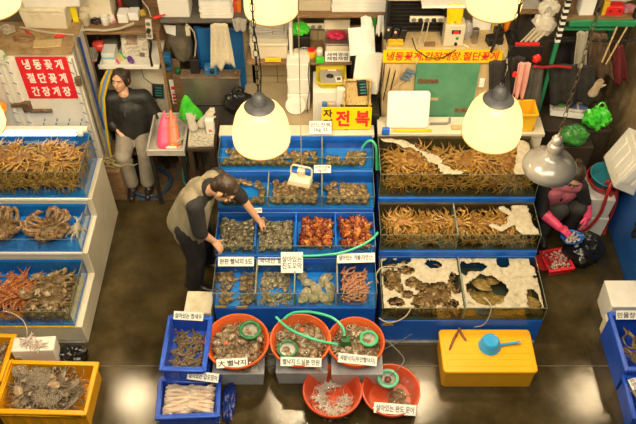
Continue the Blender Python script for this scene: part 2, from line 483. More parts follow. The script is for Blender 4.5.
# shellfish bank in the middle
MX0, MX1 = -0.866, 0.483
stand('display_stand', 'stepped blue stand under shellfish trays behind three orange basins', [(3.72, 0.415), (4.10, 0.64), (4.49, 0.80), (4.81, 0.95)], 5.10, MX0, MX1, BLUE)
def xat(u, Y, h): return PY(u, 0, Y).x if False else (u - 318) / FPX * (Y * math.cos(DEP) + (CAM_H - h) * math.sin(DEP))
D4 = [xat(257, 3.9, 0.5), xat(295, 3.9, 0.5), xat(337, 3.9, 0.5)]
D3 = [xat(256, 4.25, 0.7), xat(296, 4.25, 0.7), xat(335.5, 4.25, 0.7)]
D2 = [xat(268.5, 4.6, 0.85), xat(322, 4.6, 0.85)]
MT4 = tank('fish_tank', 'front shellfish tank of four bays with white price cards', MX0, MX1, 3.725, 4.09, 0.417, 0.615, 0.56, TANKBLUE, BLUE, D4)
MT3 = tank('fish_tank', 'shellfish tank of four bays holding clams and orange sea squirts', MX0, MX1, 4.105, 4.48, 0.642, 0.765, 0.715, TANKBLUE, BLUE, D3, glass_sides=False)
MT2 = tank('fish_tank', 'shellfish tank one step above sea squirts, full of grey shells', MX0, MX1, 4.495, 4.80, 0.802, 0.95, 0.90, TANKBLUE, BLUE, D2)
MT1 = tank('fish_tank', 'rearmost shellfish tank with abalone, under yellow and red sign', MX0, MX1, 4.815, 5.085, 0.952, 1.106, 1.06, TANKBLUE, BLUE, (xat(322, 4.95, 1.0),))
# white bank at the side
LX0, LX1 = -3.35, -2.0
stand('display_stand', 'stepped white stand under tanks of big crabs below red sign', [(3.64, 0.25), (4.21, 0.54), (4.64, 0.765)], 5.16, LX0, LX1, CREAM)
LT3 = tank('fish_tank', 'lowest tank on white stand with orange and brown crabs', LX0, LX1 - 0.06, 3.65, 4.20, 0.252, 0.464, 0.43, TANKBLUE, TANKBLUE, frontlip=(0.012, 0.0, TAPE))
LT2 = tank('fish_tank', 'middle tank on white stand with round brown king crabs', LX0, LX1 - 0.05, 4.22, 4.63, 0.542, 0.715, 0.68, TANKBLUE, TANKBLUE, frontlip=(0.03, -0.012, WHITE))
LT1 = tank('fish_tank', 'topmost tank on white stand piled with amber crab legs under strip light', LX0, LX1 - 0.04, 4.65, 5.14, 0.767, 1.09, 1.06, TANKBLUE, TANKBLUE, frontlip=(0.03, -0.012, WHITE))
# tank on blue stand at the wall side
bs = thing('display_stand', 'tall blue stand beside black bin bag and red hose', 'stand', (3.42, 4.05, 0))
MB().poly([(0, 0), (0, 0.62), (0.35, 0.62), (0.35, 0.86), (1.15, 0.86), (1.15, 0)], 1.1, (-0.567, 0, 0), axis='x').build('body', mat('deep_blue_panel', (0.01, 0.085, 0.33), 0.45, col2=(0.015, 0.11, 0.40), scale=3), bs, bevel=0.006)
hb = MB()
for k in range(7):
    hb.ell((-0.575, 0.45 + 0.03 * math.sin(k * 2.3), 0.42 + 0.022 * k), (0.012, 0.02, 0.02), amp=0.4, seed=k, n=8, m=6)
hb.build('hook_fitting', BLACK, bs)
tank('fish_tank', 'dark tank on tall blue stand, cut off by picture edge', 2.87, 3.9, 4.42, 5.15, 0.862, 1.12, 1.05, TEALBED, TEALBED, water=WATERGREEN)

# ------------------------------------------------------------------ hanging lamps
SHADE = bpy.data.materials.new('milky_glass_shade'); SHADE.use_nodes = True
def _shade():
    nt = SHADE.node_tree; N = nt.nodes; L = nt.links
    N.remove(N['Principled BSDF'])
    t = N.new('ShaderNodeBsdfTranslucent'); t.inputs[0].default_value = (0.96, 0.86, 0.62, 1)
    d = N.new('ShaderNodeBsdfDiffuse'); d.inputs[0].default_value = (0.70, 0.60, 0.42, 1)
    g = N.new('ShaderNodeBsdfGlossy'); g.inputs['Roughness'].default_value = 0.2
    a = N.new('ShaderNodeMixShader'); a.inputs[0].default_value = SHADE_T
    b = N.new('ShaderNodeMixShader'); b.inputs[0].default_value = 0.04
    L.new(d.outputs[0], a.inputs[1]); L.new(t.outputs[0], a.inputs[2])
    L.new(a.outputs[0], b.inputs[1]); L.new(g.outputs[0], b.inputs[2])
    em = N.new('ShaderNodeEmission'); em.inputs[0].default_value = (1.0, 0.74, 0.40, 1); em.inputs[1].default_value = 0.32
    ad = N.new('ShaderNodeAddShader'); L.new(b.outputs[0], ad.inputs[0]); L.new(em.outputs[0], ad.inputs[1])
    L.new(ad.outputs[0], N['Material Output'].inputs['Surface'])
SHADE_T = 0.40
_shade()
CHAIN = mat('rusty_chain', (0.035, 0.028, 0.02), 0.55, 0.5)
def chain(mb, p0, p1, ln=0.05, w=0.012, r=0.0042):
    p0, p1 = Vector(p0), Vector(p1); n = int((p1 - p0).length / ln); q = (p1 - p0).to_track_quat('X', 'Z').to_matrix()
    for i in range(n):
        c = p0.lerp(p1, (i + 0.5) / n)
        rr = q @ rotm(R(90) if i % 2 else 0, 0, 0)
        mb.ring(c, ln * 0.6, r, 10, 5, rr, squash=w / (ln * 0.55))
def pt_light(parent, z, power, name='bulb_light', rad=0.045, color=WARM):
    d = bpy.data.lights.new(name, 'POINT'); d.energy = power; d.color = color; d.shadow_soft_size = rad
    o = bpy.data.objects.new(name, d); COL.objects.link(o); o.parent = parent; o.location = (0, 0, z)
    return o
lamp_me = {}
BEAM_Z = 4.95
def lamp(u, v, h, label, rad=0.182, hang='chain', power=None):
    p = PH(u, v, h)
    t = thing('pendant_lamp', label, 'lamp', p, group=None)
    k = rad / 0.182
    if 'shade' not in lamp_me:
        prof = [(0.080, 0.292), (0.100, 0.282), (0.132, 0.250), (0.155, 0.205), (0.170, 0.150), (0.180, 0.095), (0.183, 0.05), (0.181, 0.022), (0.176, 0.0)]
        prof += [(r - 0.006, z + 0.001) for r, z in reversed(prof)]
        lamp_me['shade'] = MB().lathe(prof, 40, capb=False, capt=False).mesh('shade', SHADE)
        lamp_me['cap'] = MB().lathe([(0.092, 0.283), (0.095, 0.290), (0.085, 0.302), (0.05, 0.312), (0.045, 0.35), (0.032, 0.375), (0.014, 0.385), (0.012, 0.41)], 32).mesh('cap', GREYMETAL)
        lamp_me['rim_band'] = MB().ring((0, 0, 0.003), 0.177, 0.0045, 40, 6).mesh('rim_band', mat('amber_rim', (0.55, 0.30, 0.05), 0.4))
        bm = mat('glowing_bulb', (1, 0.8, 0.5), 0.4, emit=(1.0, 0.80, 0.48), estr=45)
        lamp_me['bulb'] = MB().lathe([(0.016, 0.235), (0.017, 0.19), (0.03, 0.165), (0.042, 0.13), (0.040, 0.10), (0.022, 0.082), (0.004, 0.077)], 18).mesh('bulb', bm)
        lamp_me['socket'] = MB().lathe([(0.022, 0.21), (0.024, 0.215), (0.024, 0.30)], 16).mesh('socket', GREYMETAL)
    for nm in ('shade', 'cap', 'rim_band', 'bulb', 'socket'):
        o = bpy.data.objects.new(nm, lamp_me[nm]); COL.objects.link(o); o.parent = t; o.scale = (k, k, k)
    top = BEAM_Z - p.z
    if hang == 'chain':
        mb = MB(); chain(mb, (0, 0, 0.40 * k), (0, 0, top)); mb.build('chain', CHAIN, t)
        pts = [(0.012 + 0.012 * math.sin(i * 1.3), 0.012 * math.cos(i * 1.1), 0.39 * k + (top - 0.39 * k) * i / 14) for i in range(15)]
    else:
        pts = [(0.004 * math.sin(i * 1.3), 0, 0.39 * k + (top - 0.39 * k) * i / 14) for i in range(15)]
    MB().tube(pts, 0.004 if hang == 'chain' else 0.006, 6).build('cable', BLACK, t)
    pt_light(t, 0.075, LAMP_W if power is None else power)
    return t
lamp(262, 141, 2.42, 'glowing bell lamp hanging from chain, above the bending man')
lamp(490.5, 135, 2.42, 'glowing bell lamp hanging over topmost tank of tangled crab legs', rad=0.186)
lamp(-22, 128, 2.42, 'glowing bell lamp cut off by picture edge beside red sign', hang='cable')
lamp(271.5, 11, 2.75, 'glowing bell lamp at top of picture above the cream bin and grey files', rad=0.186, hang='cable')
lamp(493, 8, 2.75, 'glowing bell lamp at top of picture beside green rack', rad=0.188, hang='cable')
lamp(-5, 7, 2.75, 'glowing bell lamp in top corner near styrofoam boxes', rad=0.182, hang='cable')
lamp(800, 2, 2.75, 'glowing bell lamp outside the frame, seen as a gleam on wet floor', hang='cable')
y1, y2 = PH(262, 141, 2.42).y, PH(271.5, 11, 2.75).y
structure(MB().tube([(-4.2, y1, BEAM_Z + 0.02), (4.2, y1, BEAM_Z + 0.02)], 0.03, 10).build('trim_3', DARK))
structure(MB().tube([(-4.2, y2, BEAM_Z + 0.02), (4.2, y2, BEAM_Z + 0.02)], 0.03, 10).build('trim_4', DARK))
# enamel reflector lamp
def enamel_lamp():
    p = PH(549.5, 166, 1.95)
    t = thing('pendant_lamp', 'unlit grey enamel reflector lamp over squatting woman', 'lamp', p)
    em = mat('grey_white_enamel', (0.12, 0.115, 0.105), 0.22, col2=(0.16, 0.155, 0.14), scale=3, coat=0.5)
    prof = [(0.050, 0.150), (0.062, 0.120), (0.085, 0.100), (0.125, 0.080), (0.162, 0.050), (0.183, 0.022), (0.188, 0.0), (0.184, -0.028), (0.178, -0.028)]
    prof += [(r - 0.006, z - 0.003) for r, z in reversed(prof[:-2])]
    MB().lathe(prof, 44, capb=False, capt=False).build('shade', em, t)
    MB().lathe([(0.052, 0.145), (0.056, 0.19), (0.046, 0.215), (0.040, 0.22), (0.040, 0.255), (0.030, 0.275), (0.012, 0.285), (0.010, 0.31)], 24).build('neck', mat('dull_zinc', (0.30, 0.28, 0.24), 0.4, 0.6), t)
    MB().lathe([(0.012, 0.10), (0.03, 0.06), (0.038, 0.03), (0.03, 0.0), (0.004, -0.015)], 16).build('bulb', WHITE, t)
    mb = MB(); top = BEAM_Z - p.z
    chain(mb, (0, 0, 0.30), (0, 0, top)); mb.build('chain', mat('tarnished_chain', (0.16, 0.12, 0.07), 0.5, 0.5), t)
    y = p.y; structure(MB().tube([(1.2, y, BEAM_Z + 0.02), (2.9, y, BEAM_Z + 0.02)], 0.03, 10).build('trim_5', DARK))
enamel_lamp()
# small cream floodlight on a cord
def flood():
    p = PY(300, 180, 4.3)
    t = thing('floodlight', 'cream box floodlight with handle hanging on a thin cord', 'lamp', p, rz=R(-16))
    cm = mat('cream_enamel', (0.62, 0.54, 0.36), 0.4, col2=(0.70, 0.62, 0.44), scale=6)
    MB().box((0, 0, 0), (0.19, 0.11, 0.05), top=(0.86, 0.8)).build('housing', cm, t, bevel=0.008)
    b = MB(); b.tube([(-0.085, 0.03, 0.01), (-0.085, 0.05, 0.085), (-0.07, 0.05, 0.105), (0.07, 0.05, 0.105), (0.085, 0.05, 0.085), (0.085, 0.03, 0.01)], 0.008, 8)
    b.build('bracket', cm, t)
    MB().rbox((0, 0.035, 0.055), (0.06, 0.05, 0.06), 0.012).build('junction_box', CREAM, t, bevel=0.004)
    MB().tube([(0, 0.05, 0.08), (0, 0.05, BEAM_Z - p.z)], 0.004, 6).build('cord', mat('tan_cord', (0.36, 0.27, 0.13), 0.7), t)
    structure(MB().tube([(-1.0, p.y + 0.045, BEAM_Z + 0.02), (0.6, p.y + 0.045, BEAM_Z + 0.02)], 0.025, 8).build('trim_6', DARK))
flood()
# ------------------------------------------------------------------ the catch: one mesh per kind, then copies
U = random.uniform
CRABTAN = mat('tan_crab_shell', (0.20, 0.08, 0.02), 0.4, col2=(0.40, 0.20, 0.065), scale=30, col3=(0.30, 0.135, 0.04), bump=0.3, bscale=150)
CRABLEG = mat('amber_crab_leg', (0.25, 0.115, 0.022), 0.35, col2=(0.60, 0.38, 0.14), scale=22, col3=(0.41, 0.215, 0.055), bump=0.2)
CRABBROWN = mat('brown_crab_shell', (0.075, 0.04, 0.018), 0.45, col2=(0.26, 0.15, 0.07), scale=28, bump=0.4, bscale=120)
CRABBROWNLEG = mat('brown_crab_leg', (0.10, 0.052, 0.022), 0.35, col2=(0.36, 0.22, 0.11), scale=24, bump=0.3)
CRABTIP = mat('pale_crab_claw', (0.52, 0.42, 0.28), 0.35, col2=(0.34, 0.20, 0.10), scale=30)
CRABRED = mat('orange_king_crab_shell', (0.30, 0.07, 0.02), 0.4, col2=(0.55, 0.20, 0.07), scale=24, bump=0.4)
CRABOLIVE = mat('olive_flower_crab_shell', (0.08, 0.058, 0.032), 0.35, col2=(0.29, 0.22, 0.14), scale=34, col3=(0.17, 0.125, 0.075), bump=0.2)
CRABPALE = mat('bone_crab_underside', (0.50, 0.42, 0.30), 0.4, col2=(0.36, 0.28, 0.18), scale=20)

def crab_mesh(seed, bw, bl, bh, leg, lr, shell, legm, claw=1.0, clawm=None, fold=0.0, spikes=0, spread=1.0):
    rnd = random.Random(seed); S = MB(); Lg = MB(); Cl = MB()
    S.ell((0, 0, 0), (bw, bl, bh), n=18, m=10, amp=0.12, freq=3.2, seed=seed)
    S.ell((0, bl * 0.15, bh * 0.45), (bw * 0.72, bl * 0.6, bh * 0.7), n=12, m=8, amp=0.15, seed=seed + 2)
    for k in range(spikes):
        a = rnd.uniform(0, 6.28); r = rnd.uniform(0.2, 0.95)
        p = Vector((bw * r * math.cos(a), bl * r * math.sin(a), bh * math.sqrt(max(0, 1 - r * r)) * 1.05))
        S.tube([p * 0.92, p * 1.0 + Vector((0, 0, lr * 1.1))], [lr * 0.55, lr * 0.08], 5)
    for s in (-1, 1):
        S.ell((s * bw * 0.22, bl * 0.97, bh * 0.3), (lr * 0.5,) * 3, n=6, m=4)
        for i in range(4):
            a = R(38 - 34 * i) * spread + rnd.uniform(-0.12, 0.12)
            d = Vector((s * math.cos(a), math.sin(a), 0)); side = Vector((-d.y, d.x, 0)) * s
            L = leg * (1.0, 1.06, 1.0, 0.8)[i] * rnd.uniform(0.9, 1.08)
            p0 = Vector((d.x * bw * 0.9, d.y * bl * 0.85, 0))
            lift = rnd.uniform(0.0, 0.09)
            p1 = p0 + d * L * 0.42 + Vector((0, 0, L * lift))
            bend = rnd.uniform(0.0, 0.25) + fold
            d2 = (d * (1 - bend) - side * bend * (1 if i > 1 else -1)).normalized()
            p2 = p1 + d2 * L * 0.30 + Vector((0, 0, -L * lift * 0.55))
            d3 = (d2 * (1 - bend * 1.1) - side * bend * 1.1 * (1 if i > 1 else -1)).normalized()
            p3 = p2 + d3 * L * 0.30 + Vector((0, 0, -L * lift * 0.55))
            Lg.tube([p0, p0.lerp(p1, 0.5) + Vector((0, 0, lr * 0.3)), p1, p1.lerp(p2, 0.08), p2, p2.lerp(p3, 0.08), p3],
                    [lr, lr * 1.15, lr * 0.95, lr * 0.75, lr * 0.8, lr * 0.6, lr * 0.12], 6)
            for q in range(spikes // 6):
                p = p0.lerp(p1, rnd.random()); w = Vector((rnd.uniform(-1, 1), rnd.uniform(-1, 1), 0.8)).normalized()
                Lg.tube([p, p + w * lr * 2.1], [lr * 0.5, lr * 0.05], 4)
        if claw:
            q0 = Vector((s * bw * 0.62, bl * 0.78, 0)); c = leg * 0.55
            q1 = q0 + Vector((s * c * 0.55, c * 0.45, c * 0.12)); q2 = q1 + Vector((-s * c * 0.30, c * 0.55, -c * 0.10))
            Lg.tube([q0, q1], [lr, lr * 1.25 * claw], 6)
            Cl.tube([q1, q1.lerp(q2, 0.35), q2.lerp(q1, 0.25), q2 + Vector((s * c * 0.05, c * 0.2, 0))], [lr * 1.1, lr * 1.8 * claw, lr * 1.3 * claw, lr * 0.2], 7)
            Cl.tube([q1.lerp(q2, 0.55) + Vector((-s * lr, 0, 0)), q1.lerp(q2, 0.85) + Vector((-s * lr * 2.4 * claw, 0, 0)), q2 + Vector((-s * lr * 1.2, c * 0.16, 0))], [lr * 0.8, lr * 0.7, lr * 0.15], 6)
    return merge('crab', [(S, shell), (Lg, legm), (Cl, clawm or legm)])
SNOW = [crab_mesh(i, 0.080, 0.074, 0.030, 0.28, 0.0125, CRABTAN, CRABLEG, 0.9, spread=0.75, fold=(0.16, 0.3, 0.22, 0.36)[i]) for i in range(4)]
SNOWU = crab_mesh(9, 0.080, 0.074, 0.030, 0.28, 0.0125, CRABTAN, CRABLEG, 0.9, fold=0.45)
def curled_king(seed):
    """king crab with its spiny legs wrapped round the body into one round clump"""
    rnd = random.Random(seed); S = MB(); Lg = MB(); Cl = MB()
    S.ell((0, 0, 0), (0.125, 0.115, 0.05), n=20, m=10, amp=0.16, freq=4, seed=seed)
    for k in range(60):
        a = rnd.uniform(0, 6.28); r = rnd.uniform(0.1, 0.95); p = Vector((0.125 * r * math.cos(a), 0.115 * r * math.sin(a), 0.05 * math.sqrt(1 - r * r)))
        S.tube([p * 0.9, p + Vector((0, 0, 0.013))], [0.007, 0.001], 5)
    for i in range(12):
        a0 = 6.28 * i / 12 + rnd.uniform(-.15, .15); tw = rnd.choice((-1, 1)); pts = []
        for t in range(8):
            f = t / 7; a = a0 + tw * 1.15 * f; r = 0.10 + 0.075 * math.sin(math.pi * min(1, f * 1.15)) - 0.045 * f * f
            pts.append((r * math.cos(a), r * math.sin(a), 0.02 + 0.05 * math.sin(math.pi * f) * rnd.uniform(0.5, 1.1)))
        Lg.tube(pts, [0.016, 0.019, 0.017, 0.018, 0.015, 0.013, 0.010, 0.003], 7)
        for q in range(6):
            p = Vector(pts[rnd.randrange(1, 6)]); w = Vector((rnd.uniform(-1, 1), rnd.uniform(-1, 1), 1)).normalized(); Lg.tube([p, p + w * 0.028], [0.006, 0.0008], 4)
    for s_ in (-1, 1):
        Cl.tube([(s_ * 0.07, 0.09, 0.03), (s_ * 0.09, 0.13, 0.05), (s_ * 0.04, 0.155, 0.05), (s_ * 0.01, 0.15, 0.04)], [0.018, 0.026, 0.020, 0.004], 8)
    return merge('king_crab', [(S, CRABBROWN), (Lg, CRABBROWNLEG), (Cl, CRABBROWNLEG)])
KING = [curled_king(20), curled_king(21)]
REDK = [crab_mesh(30 + i, 0.085, 0.08, 0.045, 0.25, 0.013, CRABRED, CRABRED, 1.0, fold=0.12, spikes=36) for i in range(2)]
HAIRY = [crab_mesh(40 + i, 0.07, 0.065, 0.035, 0.13, 0.012, CRABBROWN, CRABBROWNLEG, 1.1, CRABTIP, fold=0.3) for i in range(2)]
FLOWER = [crab_mesh(50 + i, 0.085, 0.048, 0.022, 0.13, 0.0075, CRABOLIVE, CRABOLIVE, 1.2, CRABOLIVE, fold=0.35) for i in range(2)]
FLOWERP = crab_mesh(55, 0.085, 0.048, 0.022, 0.13, 0.0075, CRABTIP, CRABOLIVE, 1.2, CRABTIP, fold=0.35)

def grid_spots(n, x0, x1, y0, y1, jit=0.3, seed=1):
    """n roughly even spots in a rectangle"""
    rnd = random.Random(seed); w, d = x1 - x0, y1 - y0
    nx = max(1, round(math.sqrt(n * w / d))); ny = max(1, math.ceil(n / nx)); out = []
    for j in range(ny):
        for i in range(nx):
            if len(out) < n:
                out.append((x0 + w * (i + 0.5 + rnd.uniform(-jit, jit)) / nx, y0 + d * (j + 0.5 + rnd.uniform(-jit, jit)) / ny))
    return out

# --- topmost tank of the crab bank: tangled long-legged crabs in layers
def tangle(nb, nt, box, label, group, seed, kinds):
    """small crabs packed round the edges, larger ones lying flat on top"""
    k = 0; x0, x1, y0, y1, z0, z1 = box; w = x1 - x0
    for i in range(nb):
        x = x0 + w * (i // 2 + 0.5) / (nb / 2); y = y0 + 0.06 if i % 2 == 0 else y1 - 0.06
        put_in('snow_crab', kinds[k % len(kinds)], (x, y, z0 + (z1 - z0) * ((k * 7) % 10) / 10), (U(-.5, .5), U(-.4, .4), U(-.3, .3) + math.pi * (k % 2)), U(0.56, 0.70), box, label, 'crab', group); k += 1
    for i in range(3):                                             # against the side glass
        put_in('snow_crab', kinds[k % len(kinds)], (x1, y0 + (y1 - y0) * (i + 0.5) / 3, (z0 + z1) / 2), (U(-.4, .4), R(-80), U(-.2, .2)), U(0.55, 0.65), box, label, 'crab', group); k += 1
    for i in range(9):                                             # pressed flat against the front glass
        put_in('snow_crab', kinds[k % len(kinds)], (x0 + w * (i + 0.5) / 9, y0, (z0 + z1) / 2), (R(84) + U(-.1, .1), U(-.5, .5), U(-.08, .08)), U(0.62, 0.75), box, label, 'crab', group); k += 1
    for i, (x, y) in enumerate(grid_spots(nt, x0 + 0.08, x1 - 0.08, y0 + 0.10, y1 - 0.10, 0.4, seed)):
        put_in('snow_crab', kinds[k % len(kinds)], (x, y, z1 - 0.05 - 0.10 * (i % 3) / 2), (U(-.16, .16), U(-.16, .16), U(0, 6.28)), U(0.74, 0.95), box, label, 'crab', group); k += 1
tangle(30, 24, (RX0 + 0.01, RX1 - 0.01, 4.592, 5.054, 0.86, 1.115), 'long-legged amber crab tangled in the topmost tank below green cabinet door', 'amber crabs in the topmost tank', 3, SNOW + [SNOWU])
# --- middle tank: big crabs spread flat, some face down
spots = [(418, 232, 0.1, 1.05), (398, 224, 0.5, 0.95), (440, 220, 3.3, 0.95), (404, 212, 3.0, 0.9), (446, 238, 0.2, 0.9), (476, 228, 0.3, 1.1), (470, 214, 2.8, 0.95), (497, 219, 0.4, 0.95), (516, 229, 2.9, 0.9), (489, 240, 0.1, 0.9), (388, 238, 2.7, 0.85), (460, 242, 0.2, 0.8),
         (428, 212, 0.4, 0.9), (486, 210, 3.4, 0.9), (508, 212, 0.2, 0.9), (410, 243, 2.9, 0.8), (437, 230, 0.3, 0.95), (525, 240, 0.2, 0.85), (505, 240, 3.0, 0.85), (390, 214, 0.2, 0.9)]
MB2 = (RX0 + 0.01, RX1 - 0.01, 4.212, 4.566, 0.592, 0.782)
for i in range(8):
    put_in('snow_crab', SNOW[i % 4], (RX0 + 0.10 + 1.17 * i / 7, 4.215, 0.67), (R(84), U(-.5, .5), 0), 0.55, MB2, 'long-legged tan crab in the middle tank of the blue crab stand', 'crab', 'tan crabs in the middle tank')
LAB2 = ('long-legged tan crab in the middle tank of the blue crab stand', 'crab', 'tan crabs in the middle tank')
for i in range(22):
    put_in('snow_crab', SNOW[i % 4], (RX0 + 0.06 + 1.25 * (i // 2) / 10.5, 4.24 if i % 2 else 4.55, 0.63 + 0.03 * (i % 4) + (0.0 if i % 2 else 0.05)), (U(-.4, .4), U(-.3, .3), U(-.3, .3) + math.pi * (i % 2)), U(0.5, 0.62), MB2, *LAB2)
for i, (u, v, a, s) in enumerate(spots):
    p = PH(u, v, 0.70)
    put_in('snow_crab', SNOW[i % 4] if i % 3 else SNOWU, (p.x, p.y, 0.695 + 0.02 * (i % 4)), (U(-.14, .14), U(-.12, .12), a), s * 0.92, MB2, *LAB2)
# --- lowest tank, bay on the shellfish side: brown crabs under foam
MB3 = (RX0 + 0.01, 1.20, 3.66, 4.18, 0.36, 0.497)
for i, (x, y) in enumerate(grid_spots(34, RX0 + 0.06, 1.15, 3.70, 4.13, 0.35, 77)):
    put_in('brown_crab', HAIRY[i % 2], (x, y, U(0.41, 0.46)), (U(-.4, .4), U(-.4, .4), U(0, 6.3)), U(0.8, 1.0), MB3,
           'mottled brown crab in the foam-covered tank, bay nearest the spoon worms', 'crab', 'brown crabs under the foam')
FLATFISH = mat('mottled_flatfish_skin', (0.30, 0.19, 0.06), 0.35, col2=(0.50, 0.36, 0.13), scale=22, col3=(0.22, 0.14, 0.05))
def flatfish():
    a = MB(); n = 24; rows = []
    for i in range(n + 1):
        t = i / n; w = 0.075 * math.sin(math.pi * min(1, t * 1.12)) ** 0.8 if t < 0.89 else 0.012 + 0.30 * (t - 0.89)
        rows.append((t * 0.30 - 0.15, max(w, 0.006), 0.016 * math.sin(math.pi * min(1, t * 1.08)) + 0.003))
    for y, w, h in rows:
        a.v += [(-w, y, 0), (-w * 0.6, y, h * 0.8), (0, y, h), (w * 0.6, y, h * 0.8), (w, y, 0)]
    for i in range(n):
        for k in range(4): a.f.append((i * 5 + k, i * 5 + k + 1, i * 5 + 6 + k, i * 5 + 5 + k))
    e = MB()
    for s in (-1, 1): e.ell((0.012 + s * 0.008, -0.125, 0.014), (0.005, 0.006, 0.005), n=8, m=6)
    return merge('flatfish', [(a, FLATFISH), (e, BLACK)])
FF = flatfish()
for i, (u, v, a) in enumerate([(487, 293, 1.2), (497, 300, 2.0), (476, 299, 0.4), (528, 296, 2.6), (535, 303, 1.1), (515, 303, 1.6), (493, 281, 2.2), (479, 286, 0.9), (475, 307, 1.5), (505, 306, 1.7), (528, 309, 1.4)]):
    p = PH(u, v, 0.40)
    put('flatfish', FF, (min(max(p.x, 1.32), RX1 - 0.13), min(max(p.y, 3.74), 4.06), 0.362 + 0.011 * i), (0, 0, a), 0.8,
        'mottled flatfish in the foam-ringed bay behind yellow crate', 'flatfish', 'flatfish under the foam ring')

# --- foam floating on the water
def foam(name, x0, x1, y0, y1, z, keep, label, cell=0.011, seed=0):
    nx, ny = int((x1 - x0) / cell), int((y1 - y0) / cell); mb = MB(); vid = {}
    def vert(i, j):
        if (i, j) not in vid:
            x, y = x0 + i * cell, y0 + j * cell
            h = 0.007 + 0.007 * mnoise.noise(Vector((x * 22, y * 22, seed))) + 0.004 * mnoise.noise(Vector((x * 70, y * 70, seed)))
            dx, dy = 0.4 * cell * mnoise.noise(Vector((x * 40, y * 40, 5.0))), 0.4 * cell * mnoise.noise(Vector((x * 40, y * 40, 9.0)))
            vid[(i, j)] = len(mb.v); mb.v.append((x + dx, y + dy, z + h))
        return vid[(i, j)]
    for j in range(ny):
        for i in range(nx):
            x, y = x0 + (i + 0.5) * cell, y0 + (j + 0.5) * cell
            if keep(x, y, mnoise.noise(Vector((x * 11, y * 11, seed + 0.3))) * 0.7 + 0.3 * mnoise.noise(Vector((x * 32, y * 32, seed)))):
                mb.f.append((vert(i, j), vert(i + 1, j), vert(i + 1, j + 1), vert(i, j + 1)))
    o = mb.build(name, FOAM, solid=0.006)
    return tag(o, label, 'foam', kind='stuff')
def hole(u, v, ru, rv, h):
    c = PH(u, v, h); rx = (PH(u + ru, v, h) - c).x; ry = (PH(u, v - rv, h) - c).y
    return lambda x, y, n: ((x - c.x) / rx) ** 2 + ((y - c.y) / ry) ** 2 + n * 1.1
h3 = 0.508
HL = [hole(*a, h3) for a in ((404, 260, 7, 3.5), (433, 264, 8, 4.5), (392, 279, 9, 11), (389, 264, 8, 5), (414, 283, 9, 6), (441, 292, 13, 11), (424, 301, 12, 9), (455, 284, 8, 12), (408, 294, 6, 5), (421, 287, 9, 5), (396, 302, 8, 5), (406, 270, 8, 4), (448, 303, 10, 5), (400, 288, 5, 5))]
foam('foam', RX0 + 0.012, 1.205, 3.66, 4.185, 0.498, lambda x, y, n: all(f(x, y, n) > 1 for f in HL), 'cream foam with dark gaps over brown crabs, bay nearest the spoon worms')
HR = [hole(*a, h3) for a in ((487, 290, 20, 15.5), (474, 267, 13, 4.5), (503, 262, 7, 6), (533, 262, 4, 5), (534, 302, 7, 13), (489, 257, 3, 1.5), (535, 277, 2, 1.5), (464, 268, 4, 7))]
foam('foam', 1.225, RX1 - 0.012, 3.66, 4.185, 0.498, lambda x, y, n: all(f(x, y, n * 0.4) > 1 for f in HR), 'cream foam with one big round clear hole, behind yellow crate')
def band(pts, w, h):
    q = [PH(u, v, h) for u, v in pts]
    def d(x, y):
        best = 9
        for a, b in zip(q, q[1:]):
            ab = Vector((b.x - a.x, b.y - a.y)); t = max(0, min(1, Vector((x - a.x, y - a.y)).dot(ab) / ab.length_squared))
            best = min(best, math.hypot(x - a.x - ab.x * t, y - a.y - ab.y * t))
        return best
    return lambda x, y, n: d(x, y) < w + n * 0.05
B1 = band([(380, 139), (398, 142), (412, 147), (428, 155), (440, 163), (447, 172), (456, 173)], 0.032, 1.11)
B2 = band([(524, 146), (522, 160), (521, 172)], 0.055, 1.11)
foam('foam', RX0 + 0.012, RX1 - 0.012, 4.60, 5.05, 1.108, lambda x, y, n: B1(x, y, n) or B2(x, y, n * 0.4), 'stripe of foam crossing the topmost tank of amber crabs')
B3 = band([(520, 206), (522, 216), (524, 228), (533, 234)], 0.075, 0.775)
B4 = band([(502, 209), (511, 215), (510, 224), (500, 230), (493, 226)], 0.026, 0.775)
foam('foam', 1.2, RX1 - 0.012, 4.22, 4.56, 0.772, lambda x, y, n: B3(x, y, n * 0.5) or B4(x, y, n * 0.4), 'curl of foam in the middle tank of tan crabs')

# --- white bank
tangle(28, 26, (-3.0, LX1 - 0.048, 4.66, 5.13, 0.782, 1.085), 'amber crab with thin legs tangled in the topmost tank of white stand', 'amber crabs on the white stand', 13, SNOW)
for (x, y, a, sc, lab) in ((-2.36, 4.415, 0.4, 1.0, 'round brown king crab with folded legs nearest the glass corner of middle tank'), (-2.76, 4.42, 2.1, 1.0, 'round brown king crab with folded legs cut by picture edge, middle tank')):
    put('king_crab', KING[0 if a < 1 else 1], (x, y, 0.625), (0.1, 0.05, a), (1.16, 1.04, 1.25), lab, 'crab')
def fish_scrap(seed):
    a = MB(); rnd = random.Random(seed)
    for q in range(7):
        pts = [Vector((0.0, 0, 0))]; d = rnd.uniform(0, 6.28)
        for t in range(5):
            d += rnd.uniform(-0.7, 0.7); pts.append(pts[-1] + Vector((0.018 * math.cos(d), 0.018 * math.sin(d), rnd.uniform(-0.004, 0.006))))
        a.tube(pts, [0.009, 0.01, 0.009, 0.007, 0.005, 0.002], 6)
    a.ell((0, 0, 0.005), (0.03, 0.024, 0.014), n=10, m=7, amp=0.3, seed=seed)
    return a
PALEFLESH = mat('pale_pink_flesh', (0.48, 0.37, 0.29), 0.3, col2=(0.60, 0.50, 0.41), scale=30, sss=0.1)
so = tag(fish_scrap(3).build('squid', PALEFLESH, loc=(-2.125, 4.44, 0.60)), 'pale squid lying between king crab and glass corner', 'squid')
so.scale = (1.1, 2.2, 2.5)
LB3 = (-3.30, LX1 - 0.075, 3.665, 4.19, 0.268, 0.455)
